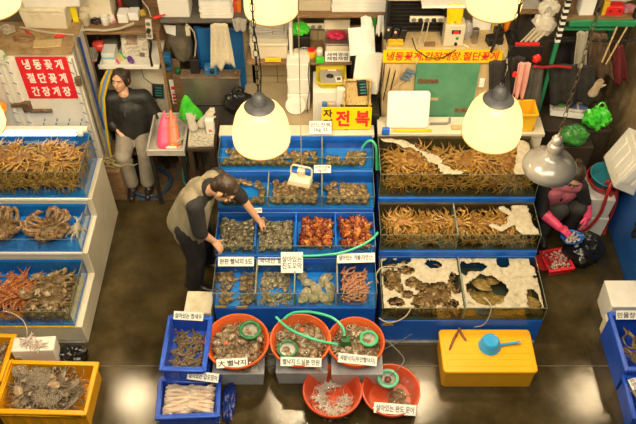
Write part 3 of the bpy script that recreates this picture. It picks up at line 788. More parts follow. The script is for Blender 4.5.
for i, (x, y, a, z) in enumerate(((-2.62, 3.93, 0.6, 0.36), (-2.85, 3.85, 2.4, 0.35), (-2.55, 4.06, 1.7, 0.33), (-2.75, 4.05, 0.2, 0.34), (-2.66, 3.80, 3.0, 0.33), (-2.45, 4.08, 2.8, 0.33), (-2.50, 3.75, 0.1, 0.30), (-2.30, 4.12, 3.1, 0.32), (-2.78, 3.74, 3.0, 0.30))):
    put_in('king_crab', REDK[i % 2], (x, y, z), (U(-.25, .25), U(-.25, .25), a), 0.95, LB3, 'spiny orange king crab in the lowest tank of white stand', 'crab', 'orange king crabs')
for i, (u, v, s, a) in enumerate([(49, 276, 1.2, 0.2), (44, 292, 1.4, 1.2), (57, 292, 1.2, 2.5), (52, 303, 1.2, 0.7), (66, 299, 1.0, 2.0), (62, 270, 1.0, 0.4), (66, 285, 1.1, 2.2), (56, 311, 1.0, 0.1), (44, 312, 1.0, 3.1), (40, 305, 1.1, 3.0), (58, 281, 1.2, 1.3), (48, 286, 1.2, 4.0)]):
    p = PH(u, v, 0.36)
    put_in('brown_crab', HAIRY[i % 2], (p.x, p.y, 0.33 + 0.03 * (i % 3)), (U(-.3, .3), U(-.3, .3), a), s, LB3,
        'brown crab heaped beside the orange king crabs', 'crab', 'brown crabs in the lowest tank')
for i, (u, v, a) in enumerate([(68, 268, 1.4), (75, 288, 0.2), (70, 308, 0.3), (73, 276, 0.1), (60, 312, 1.5)]):
    p = PH(u, v, 0.28)
    put('flatfish', FF, (min(p.x, LX1 - 0.15), min(max(p.y, 3.80), 4.06), 0.268 + 0.006 * i), (0, 0, a), 0.95, 'flat tan fish on blue bed beside brown crabs, lowest tank of white stand', 'flatfish', 'flatfish on the white stand')

# --- shells
SHELL = mat('grey_brown_shell', (0.08, 0.042, 0.018), 0.45, col2=(0.55, 0.37, 0.20), scale=46, col3=(0.22, 0.13, 0.058), lo=0.38, hi=0.66, bump=0.5, bscale=160)
SHELLG = mat('greenish_clam_shell', (0.05, 0.040, 0.022), 0.35, col2=(0.52, 0.45, 0.32), scale=46, col3=(0.155, 0.122, 0.068), lo=0.38, hi=0.68, bump=0.4, bscale=160)
SHELLT = mat('tan_abalone_flesh', (0.40, 0.24, 0.09), 0.45, col2=(0.54, 0.38, 0.18), scale=30)
def abalone(seed, m):
    a = MB(); a.ell((0, 0, 0), (0.036, 0.030, 0.014), n=14, m=8, amp=0.16, freq=2.5, seed=seed)
    b = MB(); b.ring((0, 0, -0.003), 0.032, 0.0045, 16, 5, squash=0.84)
    c = MB(); c.ell((0, 0, -0.006), (0.026, 0.021, 0.009), n=10, m=6, amp=0.1, seed=seed)
    return merge('abalone', [(a, m), (b, m), (c, SHELLT)])
AB = [abalone(i, SHELL) for i in range(3)]
def clam(seed):
    a = MB(); a.ell((0, 0, 0), (0.028, 0.024, 0.015), n=12, m=7, amp=0.2, freq=2.5, seed=seed)
    for q in range(3): a.ring((0, -0.002 * q, 0.006 + 0.003 * q), 0.02 - 0.005 * q, 0.002, 12, 4, squash=0.82)
    return merge('clam', [(a, SHELLG)])
CL = [clam(i + 4) for i in range(3)]
def fill(name, mes, n, x0, x1, y0, y1, z0, z1, s0, s1, label, cat, group, tilt=0.22, seed=1, skip=None):
    for i, (x, y) in enumerate(grid_spots(n, x0, x1, y0, y1, 0.38, seed)):
        if skip and skip(x, y): continue
        put(name, mes[i % len(mes)], (x, y, U(z0, z1)), (U(-tilt, tilt), U(-tilt, tilt), U(0, 6.28)), U(s0, s1), label, cat, group)
# rearmost tank: few abalone over blue, an upright row against the front glass
m1 = xat(322, 4.95, 1.0)
fill('abalone', AB, 40, MX0 + 0.05, m1 - 0.04, 4.86, 5.06, 0.985, 1.0, 0.95, 1.2, 'abalone on blue bed of the rearmost tank, wider bay', 'abalone', 'abalone in the wider rear bay', seed=21)
fill('abalone', AB, 16, m1 + 0.05, MX1 - 0.05, 4.86, 5.05, 0.985, 1.0, 0.95, 1.2, 'abalone on pale blue bed under yellow and red sign', 'abalone', 'abalone in the bay under the yellow sign', seed=23, skip=lambda x, y: x < m1 + 0.2 and y > 4.93)
for i in range(18):
    x = MX0 + 0.05 + i * 0.066 + U(-.01, .01)
    if 9 < i < 11 or i in (13, 16): continue
    put('abalone', AB[i % 3], (x, 4.842, 0.998 + U(0, .01)), (R(-80) + math.pi, U(-.3, .3), 0), U(0.95, 1.15), 'abalone stuck upright on front glass, tan foot outward, rearmost tank', 'abalone', 'upright abalone in the rearmost tank')
# second tank
def d2skip(x, y):
    return MX0 + 0.14 < x < MX0 + 0.33 and 4.56 < y < 4.74
fill('abalone', AB, 34, MX0 + 0.045, D2[0] - 0.04, 4.545, 4.775, 0.84, 0.86, 0.95, 1.2, 'grey shell in bay beside the bending man’s head', 'shell', 'shells beside the bending man', seed=31, skip=d2skip)
fill('abalone', AB, 46, D2[0] + 0.04, D2[1] - 0.04, 4.545, 4.775, 0.84, 0.87, 0.95, 1.2, 'grey shell in middle bay below the cream floodlight', 'shell', 'shells below the floodlight', seed=32)
fill('abalone', AB, 28, D2[1] + 0.045, MX1 - 0.045, 4.545, 4.75, 0.84, 0.86, 0.95, 1.2, 'grey shell in end bay nearest the crab tanks, above sea squirts', 'shell', 'shells in the end bay', seed=33)
for i in range(17):
    x = MX0 + 0.07 + i * 0.075
    if any(abs(x - d) < 0.035 for d in D2): continue
    put('abalone', AB[i % 3], (x, 4.524, 0.842 + U(0, .01)), (R(-80) + math.pi, U(-.3, .3), 0), U(0.9, 1.1), 'shell stuck upright on front glass above the sea squirts', 'shell', 'upright shells above the sea squirts')
# third tank: two bays of clams
fill('clam', CL, 92, MX0 + 0.03, D3[0] - 0.028, 4.125, 4.455, 0.68, 0.72, 1.0, 1.3, 'greenish clam in tray bay under the bending man’s hand', 'clam', 'clams in the bay under his hand', seed=41, tilt=0.7)
fill('clam', CL, 92, D3[0] + 0.028, D3[1] - 0.028, 4.125, 4.455, 0.68, 0.72, 1.0, 1.3, 'greenish clam in tray bay between his reaching hand and sea squirts', 'clam', 'clams in the bay beside the sea squirts', seed=42, tilt=0.7)
# sea squirts
SQ = [mat('sea_squirt_%s' % n, c, 0.25, col2=c2, scale=17, col3=c3, bump=0.2, bscale=60, lo=0.38, hi=0.68, detail=2) for n, c, c2, c3 in
      (('rust', (0.07, 0.012, 0.007), (0.44, 0.12, 0.025), (0.20, 0.035, 0.012)), ('amber', (0.16, 0.03, 0.01), (0.74, 0.36, 0.06), (0.40, 0.11, 0.02)))]
def squirt(seed, m):
    a = MB(); rnd = random.Random(seed)
    a.ell((0, 0, 0), (0.030, 0.026, 0.034), n=14, m=10, amp=0.25, freq=3.0, seed=seed)
    for q in range(7):
        d = Vector((rnd.uniform(-1, 1), rnd.uniform(-1, 1), rnd.uniform(-0.4, 1))).normalized()
        a.ell((d.x * 0.027, d.y * 0.024, d.z * 0.030), (0.007, 0.007, 0.007), n=7, m=5)
    for s in (-1, 1): a.tube([(s * 0.012, 0, 0.028), (s * 0.018, 0, 0.046)], [0.008, 0.006], 7)
    return merge('sea_squirt', [(a, m)])
SS = [squirt(i, SQ[i % 2]) for i in range(6)]
fill('sea_squirt', SS, 36, D3[1] + 0.04, D3[2] - 0.04, 4.15, 4.45, 0.685, 0.72, 0.95, 1.2, 'orange sea squirt in tray bay next to clams', 'sea squirt', 'sea squirts in the bay next to clams', seed=51, tilt=1.2)
fill('sea_squirt', SS, 36, D3[2] + 0.04, MX1 - 0.04, 4.15, 4.45, 0.685, 0.72, 0.95, 1.2, 'orange sea squirt in end tray bay nearest the crab tanks', 'sea squirt', 'sea squirts in the end bay', seed=52, tilt=1.2)
# front tank
OCTB = mat('brown_octopus_skin', (0.09, 0.05, 0.024), 0.3, col2=(0.42, 0.29, 0.18), scale=40, col3=(0.21, 0.135, 0.075), lo=0.38, hi=0.66, bump=0.2, sss=0.08)
OCTG = mat('grey_octopus_skin', (0.10, 0.07, 0.04), 0.3, col2=(0.56, 0.48, 0.37), scale=44, col3=(0.29, 0.22, 0.145), lo=0.38, hi=0.66, bump=0.2, sss=0.08)
OCTW = mat('pale_octopus_skin', (0.52, 0.46, 0.40), 0.28, col2=(0.66, 0.61, 0.55), scale=40, sss=0.1)
def octopus(seed, m, L=0.14, r=0.0075, head=0.026, curl=0.9):
    rnd = random.Random(seed); a = MB()
    a.ell((0, head * 1.2, head * 0.55), (head, head * 1.45, head * 0.8), n=12, m=8, amp=0.12, seed=seed)
    a.ell((0, 0, head * 0.4), (head * 0.8, head * 0.8, head * 0.5), n=10, m=6)
    for s in (-1, 1): a.ell((s * head * 0.6, head * 0.25, head * 0.8), (head * 0.2,) * 3, n=6, m=4)
    for q in range(8):
        d = R(-200 + 220 * q / 7) + rnd.uniform(-.2, .2); c = rnd.choice((-1, 1)) * rnd.uniform(0.1, curl); p = Vector((0, -head * 0.1, head * 0.3)); pts = [p.copy()]; st = L / 9
        for t in range(9):
            p = p + Vector((math.cos(d), math.sin(d), 0)) * st; p.z = max(0.005, p.z - 0.002 + rnd.uniform(-0.003, 0.004)); d += c * (0.3 + 0.1 * t) * 0.8; pts.append(p.copy())
        a.tube(pts, [r * (1.1 - i / 10.0) for i in range(10)], 6)
    return merge('octopus', [(a, m)])
OB = [octopus(i, OCTB, 0.14, 0.0115, 0.033, 1.3) for i in range(3)]; OG = [octopus(i + 5, OCTG, 0.14, 0.011, 0.031, 1.3) for i in range(3)]; OW = [octopus(i + 9, OCTW, 0.2, 0.006, 0.018, 0.55) for i in range(3)]
b0, b1_, b2_, b3_ = MX0, D4[0], D4[1], D4[2]
for i, (u, v, s) in enumerate([(224, 271, 0.95), (223, 279, 1.0), (222, 290, 0.85), (249, 272, 0.95), (250, 288, 0.9), (226, 301, 0.8), (246, 301, 0.8), (227, 274, 0.9), (247, 282, 0.8), (220, 297, 0.8), (251, 298, 0.8)]):
    p = PH(u, v, 0.45)
    put('octopus', OB[i % 3], (min(max(p.x, MX0 + 0.08), D4[0] - 0.08), min(max(p.y, 3.79), 4.02), 0.436), (U(-.1, .1), U(-.1, .1), U(0, 6)), s * 1.0, 'small brown octopus in front tank bay at the man’s side', 'octopus', 'brown octopuses in the bay at his side')
for i, (u, v, s) in enumerate([(263, 272, 1), (270, 279, 1.0), (275, 270, 1.0), (281, 276, 0.9), (285, 286, 0.9), (266, 286, 0.9), (264, 300, 0.85), (275, 301, 0.9), (287, 299, 0.85), (287, 272, 0.8), (262, 279, 0.9), (277, 282, 0.9), (268, 296, 0.8), (282, 269, 0.9)]):
    p = PH(u, v, 0.45)
    put('octopus', OG[i % 3], (min(max(p.x, D4[0] + 0.08), D4[1] - 0.08), min(max(p.y, 3.80), 4.02), 0.432), (U(-.1, .1), U(-.1, .1), U(0, 6)), s * 0.92, 'small grey octopus in second bay of the front tank', 'octopus', 'grey octopuses in the second bay')
WHELK = mat('beige_oyster_shell', (0.26, 0.21, 0.14), 0.55, col2=(0.50, 0.43, 0.32), scale=24, col3=(0.36, 0.29, 0.19), bump=0.5, bscale=80)
def oyster(seed):
    a = MB()
    for q in range(3): a.ell((0.004 * q, 0.003 * q, 0.008 * q), (0.05 - 0.008 * q, 0.036 - 0.006 * q, 0.012), n=16, m=6, amp=0.35, freq=2.6, seed=seed + q)
    return merge('oyster', [(a, WHELK)])
OY = [oyster(i) for i in range(3)]
for i, (u, v, s) in enumerate([(300, 272, .9), (308, 282, 1.1), (316, 290, 1.1), (306, 293, 1.1), (324, 280, 1.1), (330, 288, 1.1), (328, 276, .9), (303, 300, 1), (315, 301, 1.1), (327, 300, 1.1), (322, 296, 1), (332, 297, .9)]):
    p = PH(u, v, 0.46)
    put('oyster', OY[i % 3], (min(max(p.x, D4[1] + 0.06), D4[2] - 0.06), min(max(p.y, 3.79), 4.03), 0.44 + 0.012 * (i % 3)), (U(-.3, .3), U(-.3, .3), U(0, 6)), s * 1.15, 'beige oyster shell in third bay of the front tank', 'oyster', 'oysters in the third bay')
WORM = mat('pink_spoon_worm_skin', (0.36, 0.13, 0.08), 0.3, col2=(0.55, 0.26, 0.17), scale=26, sss=0.1)
def worm(seed):
    rnd = random.Random(seed); a = MB(); d = 0; p = Vector((-0.06, 0, 0)); pts = []; c = rnd.uniform(-.4, .4)
    for t in range(9):
        pts.append(p.copy()); d += c * math.sin(t * 0.8 + seed); p = p + Vector((math.cos(d), math.sin(d), 0)) * 0.0155
    a.tube(pts, [0.004, 0.008, 0.0095, 0.0095, 0.009, 0.0095, 0.009, 0.007, 0.0025], 7)
    return merge('spoon_worm', [(a, WORM)])
WM = [worm(i) for i in range(4)]
for i, (x, y) in enumerate(grid_spots(110, D4[2] + 0.065, MX1 - 0.07, 3.76, 4.05, 0.4, 61)):
    a = U(0.3, 1.3) if i % 3 else U(0, 6)
    put('spoon_worm', WM[i % 4], (x, y, U(0.45, 0.53)), (U(-.12, .12), U(-.12, .12), a), U(0.85, 1.0), 'pink spoon worm heaped in end bay of the front tank', 'spoon worm', 'spoon worms in the end bay')

for i in range(8):
    put_in('brown_crab', HAIRY[i % 2], (RX0 + 0.08 + 0.55 * i / 7, 3.66, 0.42), (R(80), U(-.5, .5), 0), 0.75, MB3, 'mottled brown crab in the foam-covered tank, bay nearest the spoon worms', 'crab', 'brown crabs under the foam')
for i in range(7):
    put_in('king_crab' if i < 4 else 'brown_crab', REDK[i % 2] if i < 4 else HAIRY[i % 2], (-2.9 + 0.125 * i, 3.67, 0.34), (R(80), U(-.4, .4), 0), 0.62 if i < 4 else 0.9, LB3, 'spiny orange king crab in the lowest tank of white stand' if i < 4 else 'brown crab heaped beside the orange king crabs', 'crab', 'orange king crabs' if i < 4 else 'brown crabs in the lowest tank')

for i in range(3):
    put('flatfish', FF, (LX1 - 0.082, 3.80 + 0.14 * i, 0.35 - 0.02 * i), (R(90), R(20 - 15 * i), R(90)), 0.8, 'flat tan fish upright against side glass, lowest tank of white stand', 'flatfish', 'flatfish against the side glass')

for i in range(6):
    put('flatfish', FF, (1.30 + 0.105 * i, 3.672, 0.425), (R(86), R(70 + 25 * (i % 3)), 0), 0.62, 'mottled flatfish in the foam-ringed bay behind yellow crate', 'flatfish', 'flatfish under the foam ring')
# ------------------------------------------------------------------ back of the stall: helpers
def span(u0, u1, v0, v1, Y):
    """x centre, bottom z, width and height of an upright rectangle seen at plane Y"""
    a, b = PY(0, v1, Y).z, PY(0, v0, Y).z
    zm = (a + b) / 2; dp = Y * math.cos(DEP) + (CAM_H - zm) * math.sin(DEP)
    return ((u0 + u1) / 2 - 318) / FPX * dp, a, (u1 - u0) / FPX * dp, b - a
def facebox(name, label, cat, u0, u1, v0, v1, Y, d, m, bevel=0.006, zb=None, zt=None, tilt=0.0, rz=0.0, group=None, top=(1, 1)):
    x, z, w, h = span(u0, u1, v0, v1, Y)
    if zt is not None: h = zt - z
    if zb is not None: h += z - zb; z = zb
    o = MB().box((0, d / 2, h / 2), (w, d, h), top=top).build(name, m, loc=(x, Y, z), rot=(tilt, 0, rz), bevel=bevel)
    return tag(o, label, cat, group)
def styro(name, label, w, d, h, loc, rot=(0, 0, 0), m=None, lid=True, group=None, cat='styrofoam box', open_=False):
    t = thing(name, label, cat, loc, rot=rot, group=group); m = m or FOAMBOX
    if open_:
        b = MB(); tk = 0.025
        b.box((0, 0, tk / 2), (w * 0.95, d * 0.95, tk))
        for s in (-1, 1):
            b.box((s * (w / 2 - tk / 2), 0, h / 2), (tk, d, h)); b.box((0, s * (d / 2 - tk / 2), h / 2), (w - 2 * tk, tk, h))
        b.build('body', m, t, bevel=0.005)
    else:
        hl = 0.18 * h if lid else 0
        MB().box((0, 0, (h - hl) / 2), (w * 0.93, d * 0.93, h - hl), top=(1.07, 1.07)).build('body', m, t, bevel=0.008)
        if lid:
            MB().box((0, 0, h - hl / 2 + 0.002), (w, d, hl)).build('lid', m, t, bevel=0.010)
    return t
def cloth(name, label, cat, top_u, top_v, bot_u, bot_v, wt, wb, Y, m, folds=3, amp=0.02, seed=0, ragged=0.0):
    """hanging cloth between two picture points, wt / wb = widths in metres"""
    a, b = PY(top_u, top_v, Y), PY(bot_u, bot_v, Y); L = a.z - b.z
    def fn(s, t):
        w = wt + (wb - wt) * t; x = (s - 0.5) * w + (b.x - a.x) * t
        y = -amp * (0.35 + 0.65 * t) * math.sin(s * folds * 2 * math.pi + seed + t) + 0.012 * mnoise.noise(Vector((s * 4, t * 3, seed)))
        z = -t * L * (1 + ragged * mnoise.noise(Vector((s * 5, seed, 0.5)))) - 0.02 * abs(s - 0.5) * (1 - t)
        return (x, y, z)
    o = MB().sheet(fn, 22, 14).build(name, m, loc=a, solid=0.006)
    return tag(o, label, cat)
def bag(name, label, cat, c, rad, m, seed=0, amp=0.28, freq=3.2, handles=True, rot=(0, 0, 0), tie=True):
    t = thing(name, label, cat, c, rot=rot)
    b = MB(); n, q = 26, 18
    for j in range(q + 1):
        th = math.pi * j / q
        for k in range(n):
            a = 2 * math.pi * k / n
            d = Vector((math.sin(th) * math.cos(a), math.sin(th) * math.sin(a), math.cos(th)))
            r = 1 + amp * mnoise.noise(d * freq + Vector((seed, 0, 0))) + 0.10 * abs(mnoise.noise(d * 9 + Vector((0, seed, 0))))
            if d.z > 0: r *= 1 - 0.25 * d.z
            b.v.append((d.x * rad[0] * r, d.y * rad[1] * r, max(-rad[2] * 0.9, d.z * rad[2] * r) + rad[2] * 0.9))
    for j in range(q):
        for k in range(n):
            b.f.append((j * n + k, (j + 1) * n + k, (j + 1) * n + (k + 1) % n, j * n + (k + 1) % n))
    b.build('sack', m, t)
    if handles:
        h = MB(); zt = rad[2] * 1.6
        for s in (-1, 1):
            h.tube([(s * rad[0] * 0.12, 0, zt - 0.02), (s * rad[0] * 0.35, s * 0.01, zt + 0.03), (s * rad[0] * 0.15, 0, zt + 0.075), (0, 0, zt + 0.085)], [0.02, 0.013, 0.009, 0.007], 7)
        h.build('handles', m, t)
    return t
GREENBAG = mat('glossy_green_bag', (0.03, 0.42, 0.025), 0.25, col2=(0.10, 0.62, 0.05), scale=8, bump=0.3, bscale=30)
DKGREENBAG = mat('leafy_green_bag', (0.02, 0.13, 0.02), 0.35, col2=(0.05, 0.26, 0.04), scale=14, bump=0.3, bscale=30)
BLACKBAG = mat('black_bin_bag', (0.010, 0.010, 0.010), 0.22, bump=0.5, bscale=22, scale=4)
CLEARBAG = mat('milky_plastic_bag', (0.58, 0.52, 0.40), 0.3, col2=(0.72, 0.66, 0.54), scale=10, bump=0.3, bscale=30)
DARKCLOTH = mat('dark_work_cloth', (0.018, 0.015, 0.013), 0.85, col2=(0.035, 0.03, 0.025), scale=14)
GREYCLOTH = mat('grey_work_cloth', (0.085, 0.075, 0.06), 0.8, col2=(0.13, 0.115, 0.09), scale=12)
TOWEL = mat('cream_towel', (0.60, 0.52, 0.37), 0.9, col2=(0.70, 0.62, 0.46), scale=40, bump=0.4, bscale=200)
PINK = mat('hot_pink_rubber', (0.80, 0.06, 0.16), 0.35, col2=(0.88, 0.10, 0.22), scale=6)
CORAL = mat('coral_orange_rubber', (0.88, 0.14, 0.05), 0.35, col2=(0.92, 0.19, 0.08), scale=6)
GREYSACK = mat('dirty_grey_plastic', (0.09, 0.08, 0.055), 0.45, col2=(0.20, 0.175, 0.12), scale=9, bump=0.5, bscale=30)
GREYPAPER = mat('grey_paper_stack', (0.30, 0.28, 0.24), 0.7, col2=(0.42, 0.39, 0.33), scale=4, stretch=(1, 1, 60))
NEWS = mat('newsprint', (0.30, 0.27, 0.21), 0.8, col2=(0.60, 0.55, 0.44), scale=60, lo=0.42, hi=0.55, stretch=(0.5, 1, 1.5))
FLYER = mat('printed_flyers', (0.60, 0.55, 0.45), 0.6, col2=(0.48, 0.14, 0.10), scale=14, col3=(0.55, 0.52, 0.45), lo=0.45, hi=0.62)
FILM = mat('blue_film_print', (0.10, 0.17, 0.32), 0.4)
RUST = mat('rusty_fitting', (0.10, 0.055, 0.025), 0.6, 0.4, col2=(0.24, 0.15, 0.08), scale=40, bump=0.3)

# ------------------------------------------------------------------ ledges and counters that carry things
def counter(name, label, x0, x1, y0, y1, z, m, cat='counter', legs=False):
    t = thing(name, label, cat, ((x0 + x1) / 2, y0, 0))
    w, d = x1 - x0, y1 - y0
    MB().box((0, d / 2, z - 0.02), (w, d, 0.04)).build('worktop', m, t, bevel=0.005)
    if legs:
        for sx in (-1, 1):
            for sy in (0.05, 0.95):
                MB().box((sx * (w / 2 - 0.03), d * sy, (z - 0.04) / 2), (0.045, 0.045, z - 0.04)).build('leg', m, t)
    else:
        MB().box((0, d / 2, (z - 0.04) / 2), (w * 0.98, d * 0.94, z - 0.04)).build('base', m, t)
    return t
counter('sill_shelf', 'narrow cream ledge behind the rearmost shellfish tank', MX0 - 0.02, MX1 + 0.02, 5.11, 5.24, 1.10, CREAM, 'shelf')
counter('sill_shelf', 'narrow ledge behind topmost crab tank, below green cabinet door', MX1 + 0.05, 2.02, 5.10, 5.33, 1.12, CREAM, 'shelf')
counter('work_counter', 'tiled counter behind the shellfish tanks', -0.72, 0.48, 5.40, 6.05, 0.93, TILE)
# tiled wall strip behind the counter
def tiles():
    m = mat('beige_square_tile', (0.40, 0.32, 0.18), 0.4)
    nt = m.node_tree; N = nt.nodes; L = nt.links
    tc = N.new('ShaderNodeTexCoord'); br = N.new('ShaderNodeTexBrick'); br.offset = 0.0
    mp = N.new('ShaderNodeMapping'); mp.inputs['Rotation'].default_value = (R(90), 0, 0)
    L.new(tc.outputs['Object'], mp.inputs['Vector']); L.new(mp.outputs['Vector'], br.inputs['Vector'])
    br.inputs['Scale'].default_value = 1.0; br.inputs['Brick Width'].default_value = 0.2; br.inputs['Row Height'].default_value = 0.2
    br.inputs['Mortar Size'].default_value = 0.004
    br.inputs['Color1'].default_value = (0.33, 0.25, 0.13, 1); br.inputs['Color2'].default_value = (0.40, 0.32, 0.18, 1); br.inputs['Mortar'].default_value = (0.10, 0.07, 0.04, 1)
    L.new(br.outputs['Color'], N['Principled BSDF'].inputs['Base Color'])
    return m
structure(MB().box((-0.1, 6.10, 0.9), (1.3, 0.06, 1.3)).build('wall_panel', tiles()))

# ------------------------------------------------------------------ white cold cabinet with the red sign
def cold_cabinet():
    Y = 5.45; x1 = PY(81, 85, Y).x; x0 = -3.05; zt = 1.73
    t = thing('cold_cabinet', 'tall white cold cabinet in printed blue film, carrying red sign', 'cabinet', ((x0 + x1) / 2, Y, 0)); w = x1 - x0; cx = (x0 + x1) / 2
    wm = mat('film_wrapped_white_metal', (0.66, 0.62, 0.52), 0.3, col2=(0.72, 0.68, 0.58), scale=4)
    MB().box((0, 0.24, zt / 2), (w, 0.44, zt)).build('body', wm, t, bevel=0.006)
    MB().box((0, 0.22, zt + 0.006), (w, 0.46, 0.012)).build('dusty_top', mat('dusty_brown_top', (0.24, 0.14, 0.055), 0.8, col2=(0.44, 0.30, 0.14), scale=9, bump=0.2), t, label='brown dust-covered top')
    xa = PY(17, 85, Y).x - cx; xb = PY(77.5, 85, Y).x - cx
    d = MB().box(((xa + xb) / 2, 0.005, 0.95), (xb - xa - 0.02, 0.03, 1.44)).build('door', wm, t, bevel=0.006)
    for x in (xa, xb, xa - 0.10):
        MB().box((x, 0.0, 0.95), (0.035, 0.05, 1.46)).build('door_trim', wm, t, bevel=0.004)
    dash = MB().box((0, 0, 0), (0.011, 0.0012, 0.034), rotm(0, R(22), 0)).mesh('film_mark', FILM, False)
    for i in range(5):
        for k in range(22):
            x = xa + 0.05 + i * 0.115 + 0.022 * (k % 11) - 0.06; z = 0.62 + k * 0.052
            if xa + 0.03 < x < xb - 0.03 and not (z > 1.0 and x > PY(20, 80, Y).x - cx - 0.02):
                put('film_mark', dash, (x, -0.0106, z), parent=t)
    for x in (xa, xb, xa - 0.10):
        for k in range(10): put('film_mark', dash, (x, -0.0256, 0.62 + k * 0.115), (0, R(-75), 0), parent=t)
    p = PY(30, 104, Y); h = MB()
    h.rbox((p.x - cx - 0.02, -0.035, p.z), (0.08, 0.05, 0.10), 0.01)
    h.box((p.x - cx - 0.10, -0.03, p.z + 0.01), (0.12, 0.03, 0.035)); h.box((p.x - cx + 0.10, -0.045, p.z - 0.045), (0.20, 0.03, 0.028))
    h.build('latch', RUST, t, bevel=0.004)
    for v in (79,):
        p = PY(79, v, Y); MB().box((p.x - cx, -0.03, p.z), (0.05, 0.04, 0.09)).build('hinge', RUST, t, bevel=0.005)
    # sign
    x, z, sw, sh = span(21.6, 72, 58, 99.5, Y - 0.03)
    s = tag(MB().box((0, 0, sh / 2), (sw, 0.004, sh)).build('red_sign', SIGNRED, loc=(x, Y - 0.014, z)), 'red sign with three rows of white Korean words on cold cabinet', 'sign')
    for i, r in enumerate(('냉 동 꽃 게', '절 단 꽃 게', '간 장 게 장')):
        lettering(s, r, INKWHITE, sw * 0.78, sh * 0.235, (0, -0.003, sh * (0.83 - 0.325 * i)), (R(90), 0, 0), bold=0.022)
cold_cabinet()
facebox('notice_sticker', 'green and white sticker at left end of white cold cabinet', 'sticker', -4, 6, 50, 64, 5.43, 0.004, mat('green_white_print', (0.70, 0.66, 0.55), 0.5, col2=(0.12, 0.40, 0.06), scale=14, lo=0.5, hi=0.56), bevel=0)
# strip light over the tank
def strip_light():
    a, b = PY(-30, 130, 5.14), PY(87.5, 130, 5.14); a.z = b.z = 1.115
    t = thing('strip_light', 'lit white strip light along the back of topmost tank', 'lamp', ((a.x + b.x) / 2, 5.12, 1.098)); w = b.x - a.x
    MB().box((0, 0.03, 0.035), (w, 0.05, 0.035)).build('housing', WHITE, t, bevel=0.006)
    MB().tube([(-w / 2 + 0.02, -0.02, 0.015), (w / 2 - 0.10, -0.02, 0.015)], 0.013, 12).build('tube', mat('lit_tube', (0.9, 0.95, 1.0), 0.3, emit=(0.85, 0.93, 1.0), estr=5.0), t)
    for s in (-1, 1): MB().box((s * (w / 2 - 0.06), -0.012, 0.018), (0.05, 0.04, 0.036)).build('end_cap', WHITE, t, bevel=0.004)
strip_light()
bag('orange_bag', 'orange plastic bag hung beside cold cabinet latch', 'bag', PY(-2, 116, 5.30), (0.10, 0.06, 0.12), mat('orange_film', (0.85, 0.20, 0.01), 0.35, col2=(0.90, 0.30, 0.02), scale=8), 3)

# clutter on the cold cabinet
zt = 1.742
def on(u, v, z): return PH(u, v, z)
p = on(47, 30, zt); w = 46 * mpp(p)
styro('styrofoam_box', 'grubby styrofoam box on top of white cold cabinet', w, 0.26, 0.20, (p.x, p.y + 0.14, zt), (0, 0, R(-3)), DIRTYFOAM)
p2 = on(55, 6, 1.945)
styro('styrofoam_box', 'cream styrofoam box stacked highest above cold cabinet, at picture top', 0.52, 0.25, 0.18, (p2.x - 0.02, p.y + 0.16, 1.945), (0, 0, R(2)), FOAMBOX)
def coil(name, label, cat, c, rad, r, m, turns=3, flat=0.012, seed=0, sq=0.8):
    pts = []
    for i in range(turns * 18):
        a = 2 * math.pi * i / 18; q = rad * (1 + 0.16 * mnoise.noise(Vector((i * 0.15, seed, 0))))
        pts.append((q * math.cos(a), q * sq * math.sin(a), r + flat * i / 18 + 0.006 * math.sin(a * 2 + i)))
    return tag(MB().tube(pts, r, 7).build(name, m, loc=c), label, cat)
WHITECORD = mat('grimy_white_cord', (0.42, 0.36, 0.25), 0.6)
coil('cable_coil', 'loops of pale cable hung under the corner lamp on cold cabinet', 'cable', on(9, 33, zt), 0.055, 0.008, WHITECORD, 3, 0.02, 1)
coil('cable_coil', 'loose brown cable on the dusty top beside red plug', 'cable', on(24, 40, zt), 0.09, 0.006, WOOD, 3, 0.012, 4, 0.5)
def plug(name, label, c, m, rz=0):
    t = MB(); t.tube([(0, 0, 0.015), (0.05, 0, 0.018)], [0.018, 0.014], 8); t.ell((0.0, 0, 0.018), (0.03, 0.02, 0.016), n=10, m=6); t.tube([(0.05, 0, 0.018), (0.09, 0.01, 0.012)], 0.007, 6)
    return tag(t.build(name, m, loc=c, rot=(0, 0, rz)), label, 'plug')
plug('power_plug', 'red plug lying on cold cabinet below grubby styrofoam box', on(58, 38, zt), RED, 0.2)
plug('power_plug', 'small red connector near brown cable on cold cabinet', on(30, 36, zt), RED, 2.2)
tag(MB().tube([on(20, 27, zt + 0.03), on(38, 31, zt + 0.03), on(52, 33, zt + 0.015), on(74, 35, zt + 0.02)], 0.010, 8).build('conduit', WHITECORD), 'pale cable laid along dusty cabinet top', 'cable')
tag(MB().box((0, 0, 0.006), (0.24, 0.10, 0.012)).build('cardboard_sheet', LIGHTWOOD, loc=on(48, 44, zt), rot=(0, 0, 0.1)), 'small cardboard sheet on front of dusty cabinet top', 'cardboard')
# dark frame and blue board beside the cabinet
facebox('side_board', 'narrow grey board beside cold cabinet', 'board', 82, 85.5, 40, 105, 5.50, 0.06, mat('grimy_grey_board', (0.20, 0.17, 0.12), 0.6, col2=(0.32, 0.27, 0.19), scale=8), zb=0)
facebox('side_board', 'narrow bright blue board next to hanging hoses', 'board', 86, 89.5, 38, 105, 5.56, 0.02, mat('royal_blue_board', (0.01, 0.05, 0.24), 0.4), zb=0)

